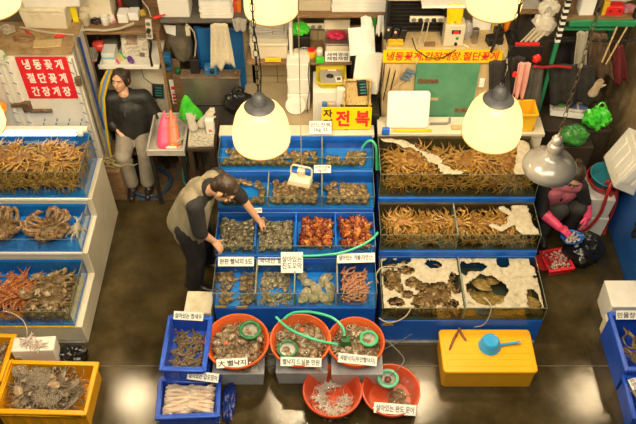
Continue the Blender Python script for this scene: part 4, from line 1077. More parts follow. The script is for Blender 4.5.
# ------------------------------------------------------------------ shelf unit above the seated woman
def shelf_unit():
    x0, x1 = PY(79, 30, 5.85).x, PY(158, 30, 5.85).x
    t = thing('shelf_unit', 'wooden shelf unit crammed with odds and ends above seated woman', 'shelf', ((x0 + x1) / 2, 5.85, 0)); w = x1 - x0
    MB().box((0, 0.2, 1.655), (w, 0.40, 0.03)).build('shelf_board', WOOD, t, bevel=0.004)
    MB().box((0.02, 0.2, 1.275), (w * 0.80, 0.42, 0.02)).build('shelf_board', WHITE, t, label='white lower board', bevel=0.004)
    MB().box((0.02, -0.012, 1.29), (w * 0.80, 0.012, 0.05)).build('front_edge', WHITE, t, bevel=0.004)
    MB().box((0, 0.42, 1.2), (w, 0.02, 1.7)).build('back_board', WOOD, t)
    for s in (-1, 1):
        for y in (0.02, 0.38): MB().box((s * (w / 2 - 0.02), y, 0.83), (0.03, 0.03, 1.66)).build('upright', WOOD, t, bevel=0.004)
shelf_unit()
z1, z2 = 1.672, 1.287
def jar(name, label, cat, u, v, z, r, h, m, lid=None, n=16):
    c = on(u, v, z); t = thing(name, label, cat, c)
    MB().lathe([(r * 0.9, 0), (r, 0.006), (r, h * 0.82), (r * 0.75, h * 0.93), (r * 0.75, h)], n).build('body', m, t)
    if lid: MB().lathe([(r * 0.82, h * 0.93), (r * 0.84, h * 0.94), (r * 0.84, h * 1.1), (r * 0.7, h * 1.12)], n).build('lid', lid, t)
    return t
JARM = mat('cloudy_jar', (0.42, 0.35, 0.22), 0.15, col2=(0.56, 0.48, 0.33), scale=10)
jar('jar', 'clear jar at end of upper shelf beside yellow packet', 'jar', 86, 24, z1, 0.045, 0.10, JARM, CREAM)
jar('tub', 'white tub standing on upper shelf', 'tub', 106, 24, z1, 0.036, 0.085, WHITE, WHITE)
jar('cup', 'white cup with pink band on upper shelf', 'cup', 113, 22, z1, 0.030, 0.07, mat('pink_banded_cup', (0.75, 0.70, 0.62), 0.4, col2=(0.75, 0.20, 0.30), scale=20, lo=0.5, hi=0.55))
facebox('packet', 'yellow packet standing at end of upper shelf', 'packet', 71, 77, 7, 22, 5.92, 0.03, mat('lemon_packet', (0.75, 0.62, 0.02), 0.4), zb=z1)
coil('cable_coil', 'dark cable heap between jar and white tub', 'cable', on(97, 23, z1), 0.045, 0.006, BLACK, 3, 0.012, 8)
facebox('paper_box', 'small white carton lying flat on upper shelf', 'box', 117, 127, 15, 19, 5.98, 0.12, PAPER, zb=z1)
facebox('paper_box', 'long white carton near end of upper shelf', 'box', 128, 138, 13.5, 17, 6.02, 0.12, PAPER, zb=z1)
jar('bottle', 'red capped bottle at back of upper shelf', 'bottle', 122, 12, z1, 0.022, 0.14, mat('dark_red_bottle', (0.25, 0.02, 0.02), 0.3), RED)
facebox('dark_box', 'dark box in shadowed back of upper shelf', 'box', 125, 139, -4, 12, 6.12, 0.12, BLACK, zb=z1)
bag('pouch', 'mustard yellow pouch on upper shelf', 'pouch', on(143, 16, z1), (0.035, 0.03, 0.04), mat('mustard_cloth', (0.45, 0.29, 0.03), 0.7), 5, handles=False)
tag(MB().tube([PY(72, 33, 5.82), PY(86, 29.5, 5.82), PY(105, 30.5, 5.82), PY(120, 28.5, 5.82), PY(134, 23, 5.83)], 0.013, 10).build('conduit', WHITECORD), 'pale cable run along front of upper shelf', 'cable')
styro('styrofoam_box', 'big grubby styrofoam box behind tub and pink banded cup', 0.34, 0.22, 0.30, (PY(98, 5, 6.18).x, 6.12, z1), (0, 0, 0), DIRTYFOAM)
def spool():
    c = on(100, 51, z2); t = thing('twine_spool', 'red spool of shiny twine on white shelf board', 'spool', c)
    MB().lathe([(0.018, 0), (0.050, 0.003), (0.055, 0.02), (0.057, 0.05), (0.055, 0.085), (0.050, 0.10), (0.018, 0.103)], 24, (-0.05, 0, 0.055), rotm(0, R(90), 0)).build('winding', mat('red_twine', (0.60, 0.025, 0.02), 0.3, col2=(0.80, 0.10, 0.07), scale=30, stretch=(30, 1, 1)), t)
    MB().tube([(-0.03, -0.05, 0.03), (-0.035, -0.075, 0.005), (-0.03, -0.13, 0.004), (-0.02, -0.2, 0.004)], 0.007, 6).build('loose_end', RED, t)
spool()
facebox('carton', 'white carton with light blue band on white shelf board', 'box', 102, 115, 54, 65, 5.90, 0.16, mat('white_blue_carton', (0.70, 0.68, 0.62), 0.5), zb=z2)
x, z, w, h = span(102, 115, 57, 60, 5.895)
for o in list(COL.objects):
    if o.name == 'carton' and 'blue band' in o['label']:
        MB().box((0, -0.001, 0.055), (w, 0.003, 0.022)).build('band', mat('sky_blue_print', (0.20, 0.50, 0.65), 0.5), o)
PENC = [('pink', (0.80, 0.05, 0.25)), ('yellow', (0.85, 0.62, 0.02)), ('green', (0.10, 0.50, 0.08))]
for i, (c, col) in enumerate(PENC):
    q = on(117 + 3 * i, 61 - 2.5 * i, z2)
    pn = thing('marker_pen', '%s marker pen on white shelf board beside newspaper' % c, 'pen', q, rz=R(120))
    MB().tube([(-0.055, 0, 0.009), (0.035, 0, 0.009)], 0.009, 10).build('barrel', mat('pen_' + c, col, 0.35), pn)
    MB().tube([(0.035, 0, 0.009), (0.055, 0, 0.009), (0.062, 0, 0.009)], [0.0095, 0.009, 0.004], 10).build('cap', mat('pen_' + c, col, 0.35), pn)
def newspaper(name, label, u0, u1, v0, v1, Y, lean=0.25, rz=0.0, m=None, pic=True):
    x, z, w, h = span(u0, u1, v0, v1, Y)
    o = tag(MB().box((0, 0, h / 2), (w, 0.012, h)).build(name, m or NEWS, loc=(x, Y, z), rot=(-lean, 0, rz), bevel=0.003), label, 'newspaper')
    if pic:
        MB().box((-w * 0.08, -0.007, h * 0.68), (w * 0.42, 0.003, h * 0.28)).build('photograph', mat('news_photo', (0.16, 0.10, 0.06), 0.7, col2=(0.42, 0.30, 0.20), scale=30), o)
        MB().box((w * 0.25, -0.007, h * 0.25), (w * 0.2, 0.003, h * 0.12)).build('photograph', mat('news_photo2', (0.12, 0.10, 0.09), 0.7), o)
    return o
newspaper('newspaper', 'newspaper propped on white shelf board above seated woman', 120.5, 147, 34, 63, 5.97, 0.35)
def slipper():
    c = on(131, 62, z2); o = MB()
    o.ell((0, 0, 0.022), (0.026, 0.058, 0.020), n=14, m=8, amp=0.15); o.ell((0.004, 0.02, 0.034), (0.02, 0.03, 0.016), n=10, m=6)
    return tag(o.build('purple_purse', mat('purple_cloth', (0.10, 0.03, 0.22), 0.6), loc=(c.x, c.y, z2), rot=(0, 0, 0.6)), 'purple purse lying on front of newspaper', 'purse')
slipper()
for i, (u, v, wd, c) in enumerate(((112, 47, 0.16, 'dark grey folded cloth stack at back of white shelf board'), (92, 58, 0.10, 'crumpled papers at end of white shelf board by red spool'))):
    o = MB()
    for k in range(4): o.box((U(-.01, .01), U(-.01, .01), 0.012 + 0.022 * k), (wd, 0.12, 0.02), rotm(0, 0, U(-.1, .1)))
    tag(o.build('cloth_stack' if i == 0 else 'paper_heap', GREYCLOTH if i == 0 else GREYPAPER, loc=on(u, v, z2), bevel=0.006), c, 'cloth' if i == 0 else 'paper')
# power strip with red arrow-like plug
def power_strip(name, label, c, L, rot, n, m=CREAM, plugs=()):
    t = thing(name, label, 'power strip', c, rot=rot)
    MB().rbox((0, 0, 0), (0.055, 0.03, L), 0.012).build('housing', m, t, bevel=0.005)
    for i in range(n):
        z = -L / 2 + L * (i + 0.6) / (n + 0.2)
        s = MB().lathe([(0.02, 0), (0.02, 0.004), (0.016, 0.005)], 18, (0, -0.014, z), rotm(R(90), 0, 0)).build('socket', BLACK if i in plugs else GREYMETAL, t)
        if i in plugs: MB().lathe([(0.018, 0), (0.018, 0.03), (0.01, 0.045)], 14, (0, -0.016, z), rotm(R(90), 0, 0)).build('plug', BLACK, t)
    return t
power_strip('power_strip', 'cream power strip hanging upright at end of wooden shelf', PY(149, 29, 5.80), 0.20, (0, R(4), 0), 3, CREAM, (1,))
tag(MB().tube([PY(149, 36, 5.82), PY(151, 44, 5.83), PY(150, 56, 5.83), PY(152, 66, 5.83)], 0.012, 7).build('cable', CHAIN), 'dark cables bundled below cream power strip', 'cable')
tag(MB().tube([PY(151, 17, 5.82), PY(148, 8, 5.84), PY(143, 2, 5.88), PY(141, -8, 5.9)], 0.005, 6).build('cable', WHITECORD), 'thin cord rising from hanging power strip', 'cable')
plug('power_plug', 'bright red plug beside hanging power strip', PY(156, 19, 5.84), RED, 0.5)

# ------------------------------------------------------------------ behind and beside the seated woman
x, z, w, h = span(108, 168, 68, 106, 6.05)
facebox('wall_board', 'cream board on wall behind seated woman', 'board', 108, 168, 69, 104, 6.05, 0.03, CREAM, zb=0)
def hang_hoses():
    ym = mat('yellow_hose', (0.55, 0.36, 0.02), 0.4); bm_ = mat('pale_blue_hose', (0.10, 0.22, 0.42), 0.4)
    for i, (m, lab, du) in enumerate(((ym, 'outermost yellow hose hanging beside seated woman', 0), (bm_, 'pale blue hose hanging between yellow hoses', 4), (ym, 'yellow hose hanging closest to seated woman', 8))):
        pts = [PY(116 - du * 0.3, 66, 5.95), PY(108 + du * 0.5, 70, 5.85), PY(102 + du * 0.7, 82, 5.72), PY(99 + du * 0.6, 98, 5.66), PY(100 + du * 0.6, 116, 5.60), PY(103 + du * 0.5, 134, 5.56), PY(107 + du * 0.3, 150, 5.53), PY(104 + du * 1.2, 165, 5.50)]
        tag(MB().tube(pts, 0.013, 9).build('hose', m), lab, 'hose')
    net = MB(); rnd = random.Random(4)
    for k in range(12):
        p = Vector((rnd.uniform(-0.08, 0.08), rnd.uniform(-0.05, 0.05), rnd.uniform(0.0, 0.06))); pts = [p.copy()]; d = rnd.uniform(0, 6)
        for q in range(8): d += rnd.uniform(-0.9, 0.9); p = p + Vector((0.035 * math.cos(d), 0.02 * math.sin(d), rnd.uniform(-0.015, 0.015))); p.z = max(0.005, p.z); pts.append(p.copy())
        net.tube(pts, 0.004, 5)
    tag(net.build('rope_tangle', mat('pale_green_rope', (0.36, 0.34, 0.16), 0.7), loc=PH(108, 165, 0.45)), 'tangle of thin pale rope below yellow hoses', 'rope')
hang_hoses()
counter('low_shelf', 'low brown bench carrying rope tangle between white stand and woman', -2.12, -1.93, 5.30, 5.75, 0.44, WOOD, 'bench')
def keypad(name, label, u, v, Y, w, h, rz=0.0):
    c = PY(u, v, Y); t = thing(name, label, 'calculator', c, rot=(R(-8), rz, 0))
    MB().rbox((0, 0, 0), (w, 0.03, h), 0.006).build('case', BLACK, t, bevel=0.004)
    k = MB(); s = mat('teal_keys', (0.03, 0.22, 0.22), 0.4)
    for i in range(4): k.box((0.1 * w, -0.018, h * (0.32 - 0.2 * i)), (w * 0.62, 0.006, h * 0.06))
    k.build('keys', s, t)
    return t
keypad('card_reader', 'dark card reader with teal stripes hung on cream board', 158, 91, 6.02, 0.11, 0.15, 0.1)
tag(MB().tube([PY(141, 68, 6.02), PY(144, 78, 6.0), PY(152, 84, 6.0), PY(157, 104, 6.01), PY(160, 114, 6.01)], 0.004, 6).build('cable', BLACK), 'thin black cable drooping across cream board', 'cable')
o = facebox('poster', 'small printed notice in red, white and yellow beside dark card reader', 'poster', 171, 181.5, 80, 104, 6.03, 0.006, PAPER, bevel=0)
for i, (c, zf, hf) in enumerate(((INKRED, 0.86, 0.16), (mat('pale_blue_print', (0.35, 0.5, 0.6), 0.5), 0.66, 0.08), (INKRED, 0.52, 0.10), (INKRED, 0.34, 0.13), (BLACK, 0.17, 0.07), (TAPE, 0.06, 0.1))):
    MB().box((0, -0.002, 0.24 * zf), (0.085, 0.004, 0.24 * hf)).build('print', c, o)
facebox('wall_board', 'narrow brown post beside printed notice', 'board', 168, 184, 60, 118, 6.08, 0.03, WOOD, zb=0)
def device(name, label, u0, u1, v0, v1, Y, zb=None):
    o = facebox(name, label, 'control box', u0, u1, v0, v1, Y, 0.07, mat('blue_device_case', (0.02, 0.14, 0.34), 0.4), zb=zb)
    h = o.dimensions.z or 0.1
    x, z, w, hh = span(u0, u1, v0, v1, Y)
    MB().lathe([(0.022, 0), (0.022, 0.014), (0.015, 0.02)], 18, (w * 0.12, 0, hh * 0.45), rotm(R(90), 0, 0)).build('dial', BLACK, o)
    MB().lathe([(0.007, 0), (0.006, 0.006)], 10, (-w * 0.3, 0, hh * 0.6), rotm(R(90), 0, 0)).build('indicator_light', CORAL, o)
    return o
device('control_box', 'small blue control box mounted below dirty grey sack', 162.5, 171, 56, 71, 6.0)
jar('jar', 'small green capped jar on ledge of brown post', 'jar', 178.5, 73, 1.08, 0.03, 0.055, mat('dark_green_jar', (0.02, 0.14, 0.05), 0.4))
counter('low_shelf', 'small brown ledge fixed under green capped jar', PY(172, 73, 6.0).x, PY(184, 73, 6.0).x, 5.98, 6.08, 1.08, WOOD, 'shelf')
# dirty sack, cream box, white tray pile
def sack():
    a = PY(176, 22, 6.1); t = MB()
    prof = [(0.10, 0.0), (0.115, -0.1), (0.11, -0.25), (0.09, -0.36), (0.07, -0.42)]
    b = thing('hanging_sack', 'dirty grey plastic sack hanging beside blue board', 'sack', a)
    pr = [(r * (1 + 0.0), z) for r, z in prof]
    t.lathe([(0.06, 0.02)] + pr, 24, (0, 0, 0), sq=(1, 0.6)); t.build('sack', GREYSACK, b, rot=(0, R(-3), 0))
    MB().poly([(-0.05, 0), (0.06, -0.01), (0.045, -0.12), (-0.035, -0.09)], 0.006, (-0.05, -0.085, 0.03), rotm(R(90), 0, 0)).build('white_label', PAPER, b, label='white card tied on')
sack()
facebox('storage_box', 'cream plastic box at picture top above dirty grey sack', 'box', 161, 191.5, 1, 19, 6.0, 0.20, WHITE, 0.012)
def rail_shelf(name, label, u0, u1, v, Y, d=0.4, m=WOOD, legs=True):
    x0, x1 = PY(u0, v, Y).x, PY(u1, v, Y).x; z = PY(0, v, Y).z
    t = thing(name, label, 'shelf', ((x0 + x1) / 2, Y, z))
    MB().box((0, d / 2, -0.015), (x1 - x0, d, 0.03)).build('shelf_board', m, t, bevel=0.004)
    for s in (-1, 1):
        if legs: MB().box((s * ((x1 - x0) / 2 - 0.02), d - 0.03, -z / 2 - 0.03), (0.03, 0.04, z - 0.06)).build('upright', m, t)
    return z
zr = rail_shelf('wall_shelf', 'grey shelf under the pile of white trays', 160, 248, 20.5, 5.86, 0.42, GREYCLOTH)
for o in list(COL.objects):
    if o.name == 'storage_box': o.location.z = zr; o.location.y = 5.90
for i in range(6):
    x, z, w, h = span(198.5, 232, 0, 20, 5.88)
    t = tag(MB().rbox((0, 0, 0.014), (w * (1 - 0.01 * i), 0.26, 0.027), 0.02).build('foam_tray', FOAMBOX, loc=(x + U(-.006, .006), 6.02, zr + 0.029 * i), bevel=0.004),
            ('white tray in the pile on grey shelf above towel' if i else 'lowest white tray of the pile on grey shelf'), 'tray', 'white tray pile')
tagged = facebox('blue_board', 'tall blue board leaning behind the cream towel', 'board', 202, 245.5, 29, 110, 6.02, 0.03, mat('board_blue', (0.008, 0.10, 0.30), 0.45, col2=(0.012, 0.13, 0.37), scale=3), zb=0)
facebox('blue_board', 'second blue board, set behind left edge of first', 'board', 199.5, 206, 27, 110, 6.06, 0.02, mat('board_blue_dark', (0.006, 0.06, 0.22), 0.45), zb=0)
cloth('towel', 'cream towel hanging over tall blue board', 'towel', 219, 23, 223, 66, 0.15, 0.235, 5.82, TOWEL, 2, 0.016, 1, 0.15)
cloth('rag', 'grey cloth folded over grey shelf beside tray pile', 'cloth', 239, 18, 240, 31, 0.13, 0.10, 5.84, GREYPAPER, 2, 0.01, 4)
tag(MB().tube([PY(186, 24, 5.84), PY(190, 27, 5.83), PY(194, 32, 5.83), PY(196, 42, 5.84), PY(195, 56, 5.86)], 0.007, 7).build('cable', WHITECORD), 'grey cable looping down beside tall blue board', 'cable')
facebox('switch_box', 'small cream switch hanging beside dirty grey sack', 'switch', 185.5, 190, 27, 36, 5.86, 0.03, CREAM)
for i, (c, u) in enumerate((('red', 235), ('orange', 239))):
    facebox('packet', '%s packet beside white tray pile near top lamp' % c, 'packet', u - 2, u + 2, 2, 17, 5.98, 0.06, mat('packet_' + c, (0.55, 0.06, 0.02) if i == 0 else (0.70, 0.18, 0.02), 0.4), zb=zr)
# steel cabinet and things on it
sc = facebox('steel_cabinet', 'dull steel cabinet below blue boards', 'cabinet', 184.5, 241, 78, 118, 5.80, 0.10, STEEL, zb=0)
zs = PY(0, 78, 5.80).z
xm, _, wm_, _ = span(184.5, 241, 78, 118, 5.80)
MB().box((0, 0.05, zs + 0.006), (wm_ + 0.02, 0.13, 0.014)).build('top_plate', mat('rusty_steel_top', (0.20, 0.12, 0.06), 0.5, 0.5, col2=(0.32, 0.24, 0.16), scale=12), sc, bevel=0.003)
MB().box((0, -0.004, zs * 0.72), (wm_ * 0.9, 0.008, 0.012)).build('seam', DARK, sc)
for s in (-1, 1): MB().lathe([(0.016, 0), (0.016, 0.03), (0.012, 0.035)], 12, (s * (wm_ / 2 - 0.04), 0.04, zs + 0.013)).build('corner_bolt', RUST, sc)
zs += 0.014
device('control_box', 'small blue control box standing on dull steel cabinet', 204.5, 217, 67, 77, 5.82, zs)
facebox('dark_box', 'dark box with orange strip behind steel cabinet edge', 'box', 190, 199, 60, 74, 5.84, 0.05, BLACK, zb=zs)
def tent_bag():
    t = thing('green_bag', 'bright green plastic bag hanging by its peak in front of steel cabinet', 'bag', PY(191, 117, 5.66)); b = MB()
    q = 14; n = 24
    for j in range(q + 1):
        f = j / q; r = 0.11 * (1 - f) ** 0.75 + 0.008
        for k in range(n):
            a = 2 * math.pi * k / n; g = 1 + 0.22 * mnoise.noise(Vector((math.cos(a) * 2.2, math.sin(a) * 2.2, f * 2)))
            b.v.append((r * g * math.cos(a) - 0.02 * f, r * 0.5 * g * math.sin(a), 0.27 * f + 0.02 * mnoise.noise(Vector((math.cos(a) * 2, math.sin(a) * 2, 4))) * (1 - f)))
    for j in range(q):
        for k in range(n): b.f.append((j * n + k, j * n + (k + 1) % n, (j + 1) * n + (k + 1) % n, (j + 1) * n + k))
    b.f += [tuple(range(n - 1, -1, -1)), tuple(range(q * n, q * n + n))]
    b.build('sack', GREENBAG, t)
tent_bag()
bag('black_bag', 'black bag hanging at corner of steel cabinet beside tiles', 'bag', PY(240, 113, 5.68), (0.15, 0.07, 0.15), BLACKBAG, 6, 0.3)
# sink with rubber gloves, side table with newspaper
def sink():
    p0, p1 = PH(150, 151, 0.76), PH(187, 113, 0.76); x0, x1 = PH(150, 132, 0.76).x, PH(187.5, 132, 0.76).x
    y0, y1 = p0.y, p1.y; w, d = x1 - x0, y1 - y0
    t = thing('sink', 'grey steel sink beside seated woman, with rubber gloves inside', 'sink', ((x0 + x1) / 2, (y0 + y1) / 2, 0)); b = MB(); k = 0.02; zb, z = 0.70, 0.77
    b.box((0, 0, zb), (w, d, 0.01))
    for s in (-1, 1): b.box((s * (w / 2 - k / 2), 0, (z + zb) / 2), (k, d, z - zb)); b.box((0, s * (d / 2 - k / 2), (z + zb) / 2), (w - 2 * k, k, z - zb))
    b.build('bowl', mat('pale_steel', (0.50, 0.46, 0.38), 0.4, 0.2, col2=(0.60, 0.56, 0.47), scale=8), t, bevel=0.006)
    for sx in (-1, 1):
        for sy in (-1, 1): MB().box((sx * (w / 2 - 0.03), sy * (d / 2 - 0.03), 0.35), (0.035, 0.035, 0.70)).build('leg', DARK, t)
    return x0, x1, y0, y1
sx0, sx1, sy0, sy1 = sink()
def glove(name, label, c, m, L=0.24, rot=(0, 0, 0)):
    o = blob(name, [('c', (0, 0, 0), (0, 0, L * 0.45), 0.048, 0.036, (1, 0.6)), ('c', (0, 0, L * 0.45), (0, 0, L * 0.62), 0.036, 0.040, (1, 0.5))] +
             [('c', (-0.027 + 0.018 * i, 0, L * 0.62), (-0.026 + 0.017 * i, -0.008, L * (0.90, 0.98, 0.95, 0.86)[i]), 0.0105, 0.0085) for i in range(4)] +
             [('c', (0.034, 0, L * 0.48), (0.058, -0.01, L * 0.68), 0.013, 0.009)], m, None, 0.005, 2, c, rot)
    return tag(o, label, 'glove')
def long_glove(name, label, c, m, L, rot):
    """long gauntlet standing on its wide cuff, fingers bunched at the top"""
    o = blob(name, [('c', (0, 0, 0), (0, 0, L * 0.5), 0.068, 0.055, (1, 0.55)), ('c', (0, 0, L * 0.5), (0, 0, L * 0.72), 0.055, 0.036, (1, 0.6))] +
             [('c', (-0.022 + 0.013 * i, 0, L * 0.70), (-0.008 + 0.006 * i, -0.006, L * (0.93, 1.0, 0.97, 0.90)[i]), 0.012, 0.008) for i in range(4)] +
             [('c', (0.03, 0, L * 0.6), (0.045, -0.01, L * 0.8), 0.014, 0.009)], m, None, 0.006, 2, c, rot)
    return tag(o, label, 'glove')
long_glove('rubber_glove', 'hot pink rubber glove standing in steel sink', (PH(163, 147, 0.74).x, sy0 + 0.13, 0.745), PINK, 0.30, (R(-40), R(4), 0))
long_glove('rubber_glove', 'coral orange rubber glove standing in steel sink', (PH(172.5, 147, 0.74).x, sy0 + 0.14, 0.745), CORAL, 0.30, (R(-40), R(-4), 0))
for i in range(3):
    tag(MB().box((0, 0, 0.012), (0.10, 0.05, 0.024)).build('rag', (PAPER, TAPE, GREYPAPER)[i], loc=(sx0 + 0.22 + 0.04 * i, sy0 + 0.10 + 0.03 * i, 0.71 + 0.02 * i), rot=(0, 0, 0.4 * i), bevel=0.006), ('white', 'yellow', 'grey')[i] + ' rag in corner of steel sink', 'rag')
tx0, tx1 = PH(188.5, 134, 0.8).x, PH(217, 134, 0.8).x; ty0, ty1 = PH(200, 148, 0.8).y, PH(200, 118, 0.8).y
counter('side_table', 'small wooden table with newspapers beside steel sink', tx0, tx1, ty0, ty1, 0.79, mat('dark_table_wood', (0.05, 0.03, 0.015), 0.6), 'table', True)
tag(MB().box((0, 0, 0.012), (tx1 - tx0 - 0.03, ty1 - ty0 - 0.1, 0.022), rotm(0, 0, 0.05)).build('newspaper', NEWS, loc=((tx0 + tx1) / 2 - 0.01, (ty0 + ty1) / 2 - 0.03, 0.79), bevel=0.003), 'newspapers lying flat on small wooden table', 'newspaper')
oc = facebox('carton', 'white carton with orange mark on small wooden table', 'box', 206.5, 215, 122, 146, 5.42, 0.05, PAPER, zb=0.815, zt=0.99)
MB().box((0.0, -0.001, 0.05), (0.03, 0.003, 0.03)).build('orange_mark', CORAL, oc)
wglove = mat('grey_white_cotton', (0.42, 0.38, 0.30), 0.9, col2=(0.54, 0.49, 0.40), scale=30)
glove('cotton_glove', 'crumpled grey cotton glove lying on newspapers', (tx0 + 0.05, ty0 + 0.22, 0.86), wglove, 0.19, (R(-75), 0, R(20)))
glove('cotton_glove', 'grey cotton glove fallen against white carton', (tx0 + 0.13, ty0 + 0.26, 0.87), wglove, 0.19, (R(-60), R(30), R(-25)))
# hose coil and clutter on floor by her feet
tag(MB().ring((0, 0, 0.02), 0.21, 0.017, 44, 8).ring((0.02, 0.01, 0.05), 0.20, 0.017, 44, 8).build('hose', mat('navy_hose', (0.02, 0.045, 0.08), 0.35), loc=PH(150, 186, 0)), 'dark blue hose coiled on floor at seated woman’s feet', 'hose')
tag(MB().tube([PH(184, 148, 0.5), PH(186, 160, 0.35), PH(183, 170, 0.2), PH(184, 182, 0.03), PH(192, 188, 0.03)], 0.014, 8).build('hose', mat('teal_hose', (0.02, 0.28, 0.22), 0.35)), 'teal hose hanging from small wooden table', 'hose')
tag(MB().ring((0, 0, 0.015), 0.15, 0.014, 30, 7).build('hose', mat('grey_blue_hose', (0.03, 0.055, 0.07), 0.4), loc=PH(164, 176, 0)), 'thin grey blue hose loop on floor under steel sink', 'hose')
structure(MB().box((-1.65, 5.62, 0.012), (1.1, 0.62, 0.024)).build('trim_7', mat('brown_duckboard', (0.06, 0.032, 0.012), 0.5, col2=(0.12, 0.07, 0.03), scale=8, stretch=(1, 12, 1))))
# ------------------------------------------------------------------ shelf in the middle, above the tiles
zm = rail_shelf('wall_shelf', 'long wooden wall shelf above beige tiles', 247, 352, 62.5, 5.72, 0.40, WOOD)
zu = rail_shelf('wall_shelf', 'high wooden shelf at picture top holding cream stacks', 296, 392, 15, 5.74, 0.40, WOOD)
def bin_():
    x, z, w, h = span(249.5, 288.5, 42, 59, 5.76)
    t = thing('storage_bin', 'cream plastic bin with thick rim on long wall shelf', 'bin', (x, 5.76 + 0.15, zm)); h = 0.17
    MB().rbox((0, 0, h / 2), (w * 0.94, 0.27, h), 0.02, top=1.04).build('body', CREAM, t, bevel=0.005)
    MB().rbox((0, 0, h - 0.01), (w, 0.30, 0.03), 0.02).build('rim', CREAM, t, bevel=0.006)
    for k, (dx, ww) in enumerate(((-0.07, 0.2), (0.085, 0.11), (0.155, 0.03))):
        b = MB()
        for q in range(6): b.box((dx + U(-.004, .004), 0.02 + U(-.01, .01), h + 0.016 + 0.022 * q), (ww, 0.20, 0.02), rotm(0, 0, U(-.04, .04)))
        tag(b.build('file_stack', GREYPAPER, loc=(x, 5.92, zm), bevel=0.003), ('wide grey paper stack on cream plastic bin', 'narrow grey paper stack on cream plastic bin', 'thin grey folder at end of cream plastic bin')[k], 'files')
bin_()
facebox('shelf_divider', 'white upright divider on long wall shelf next to cream bin', 'divider', 289, 292.5, 28, 60, 5.75, 0.30, WHITE, zb=zm)
facebox('yellow_box', 'flat yellow box under cream plastic bin', 'box', 265, 281, 59, 62, 5.70, 0.02, SIGNYELLOW, 0.002)
bag('green_bag', 'small bright green bag on long wall shelf behind cups', 'bag', (PY(299, 40, 5.95).x, 5.98, zm + 0.13), (0.10, 0.07, 0.07), GREENBAG, 9, handles=False)
def trayset(name, label, u0, u1, v0, v1, Y, m):
    return facebox(name, label, 'box', u0, u1, v0, v1, Y, 0.2, m)
facebox('carton', 'dark carton under small green bag', 'box', 292.5, 310, 46, 60, 5.92, 0.16, DARK, zb=zm, zt=zm + 0.13)
jar('tub', 'white tub on long wall shelf beside divider', 'tub', 297, 59, zm, 0.035, 0.09, WHITE, CREAM)
jar('jar', 'yellow jar with red lid on long wall shelf', 'jar', 311.5, 57, zm, 0.042, 0.08, YELLOW2, RED)
jar('cup', 'white cup beside yellow jar', 'cup', 319.5, 56, zm, 0.032, 0.085, WHITE)
def wire_basket():
    t = thing('wire_basket', 'small white wire basket between white tub and yellow jar', 'basket', (PY(304.5, 58, 5.78).x, 5.80, zm)); b = MB()
    for k in range(5):
        b.ring((0, 0, 0.006 + 0.018 * k), 0.036 + 0.002 * k, 0.0022, 20, 4)
    for k in range(12):
        a = 2 * math.pi * k / 12; b.tube([(0.036 * math.cos(a), 0.036 * math.sin(a), 0.003), (0.044 * math.cos(a), 0.044 * math.sin(a), 0.08)], 0.002, 4)
    b.build('basket', WHITE, t)
wire_basket()
facebox('price_gun', 'green handled tool lying at end of white cups', 'tool', 316, 324, 58, 60.5, 5.70, 0.03, GREENBAG, zb=zm)
power_strip('power_strip', 'cream power strip lying high on wall behind green bag', PY(313, 26, 6.0), 0.20, (0, R(90), 0), 3, CREAM, (0,))
facebox('wall_board', 'cream board at picture top beside top lamp', 'board', 299, 331, 1, 19, 5.80, 0.14, mat('beige_board', (0.50, 0.42, 0.28), 0.6, col2=(0.58, 0.50, 0.35), scale=5), zb=zu)
# scale with white card, red cloth
def weighing():
    x, z, w, h = span(325, 350, 44, 61, 5.74)
    t = thing('weighing_scale', 'cream weighing scale with handwritten card on long wall shelf', 'scale', (x, 5.74, zm))
    MB().box((0, 0.13, 0.07), (w, 0.24, 0.14), top=(0.92, 0.8)).build('housing', CREAM, t, bevel=0.008)
    MB().rbox((0, 0.14, 0.165), (w * 1.05, 0.24, 0.015), 0.02).build('pan', STEEL, t, bevel=0.003)
    MB().lathe([(0.03, 0.14), (0.03, 0.16)], 14, (0, 0.14, 0)).build('pan_post', STEEL, t)
    s = MB().box((0.0, 0, 0.055), (w * 1.0, 0.006, 0.10)).build('card', PAPER, t, (0, -0.012, 0.0), (R(-12), 0, 0))
    lettering(s, '새벽경매\n재첩재첩', INK, w * 0.85, 0.075, (0, -0.004, 0.055), (R(90), 0, 0), bold=0.015)
    bag('red_bag', 'crumpled crimson bag lying on weighing scale', 'bag', (x - 0.01, 5.87, zm + 0.173), (0.09, 0.06, 0.03), mat('crimson_film', (0.50, 0.02, 0.07), 0.35, col2=(0.62, 0.04, 0.10), scale=14), 11, 0.4, handles=False)
weighing()
p = (PY(339, 28, 5.95).x, 6.0, zm + 0.0)
facebox('appliance', 'beige dusty appliance behind weighing scale', 'appliance', 324, 350, 20, 40, 5.99, 0.10, DIRTYFOAM, zb=zm)
cloth('paper_sheet', 'white paper hung between high shelf and styrofoam lid', 'paper', 366, 16, 368, 33, 0.09, 0.12, 5.72, PAPER, 1, 0.015, 2, 0.2)
cloth('paper_sheet', 'white torn paper hung beside black adapters', 'paper', 381, 15, 380, 34, 0.05, 0.075, 5.70, PAPER, 1, 0.012, 5, 0.3)
facebox('green_board', 'upright green strip beside torn white paper', 'board', 372, 376, 14, 34, 5.76, 0.02, GREENBAG)
facebox('green_board', 'dark green wedge under white paper', 'board', 356, 362, 25, 34, 5.80, 0.02, GREEN)
for o in list(COL.objects):
    if o.name.startswith('green_board'): o.location.z = zm; o.scale.z = (PY(0, 16, 5.76).z - zm) / o.dimensions.z if o.name == 'green_board' else 1.3
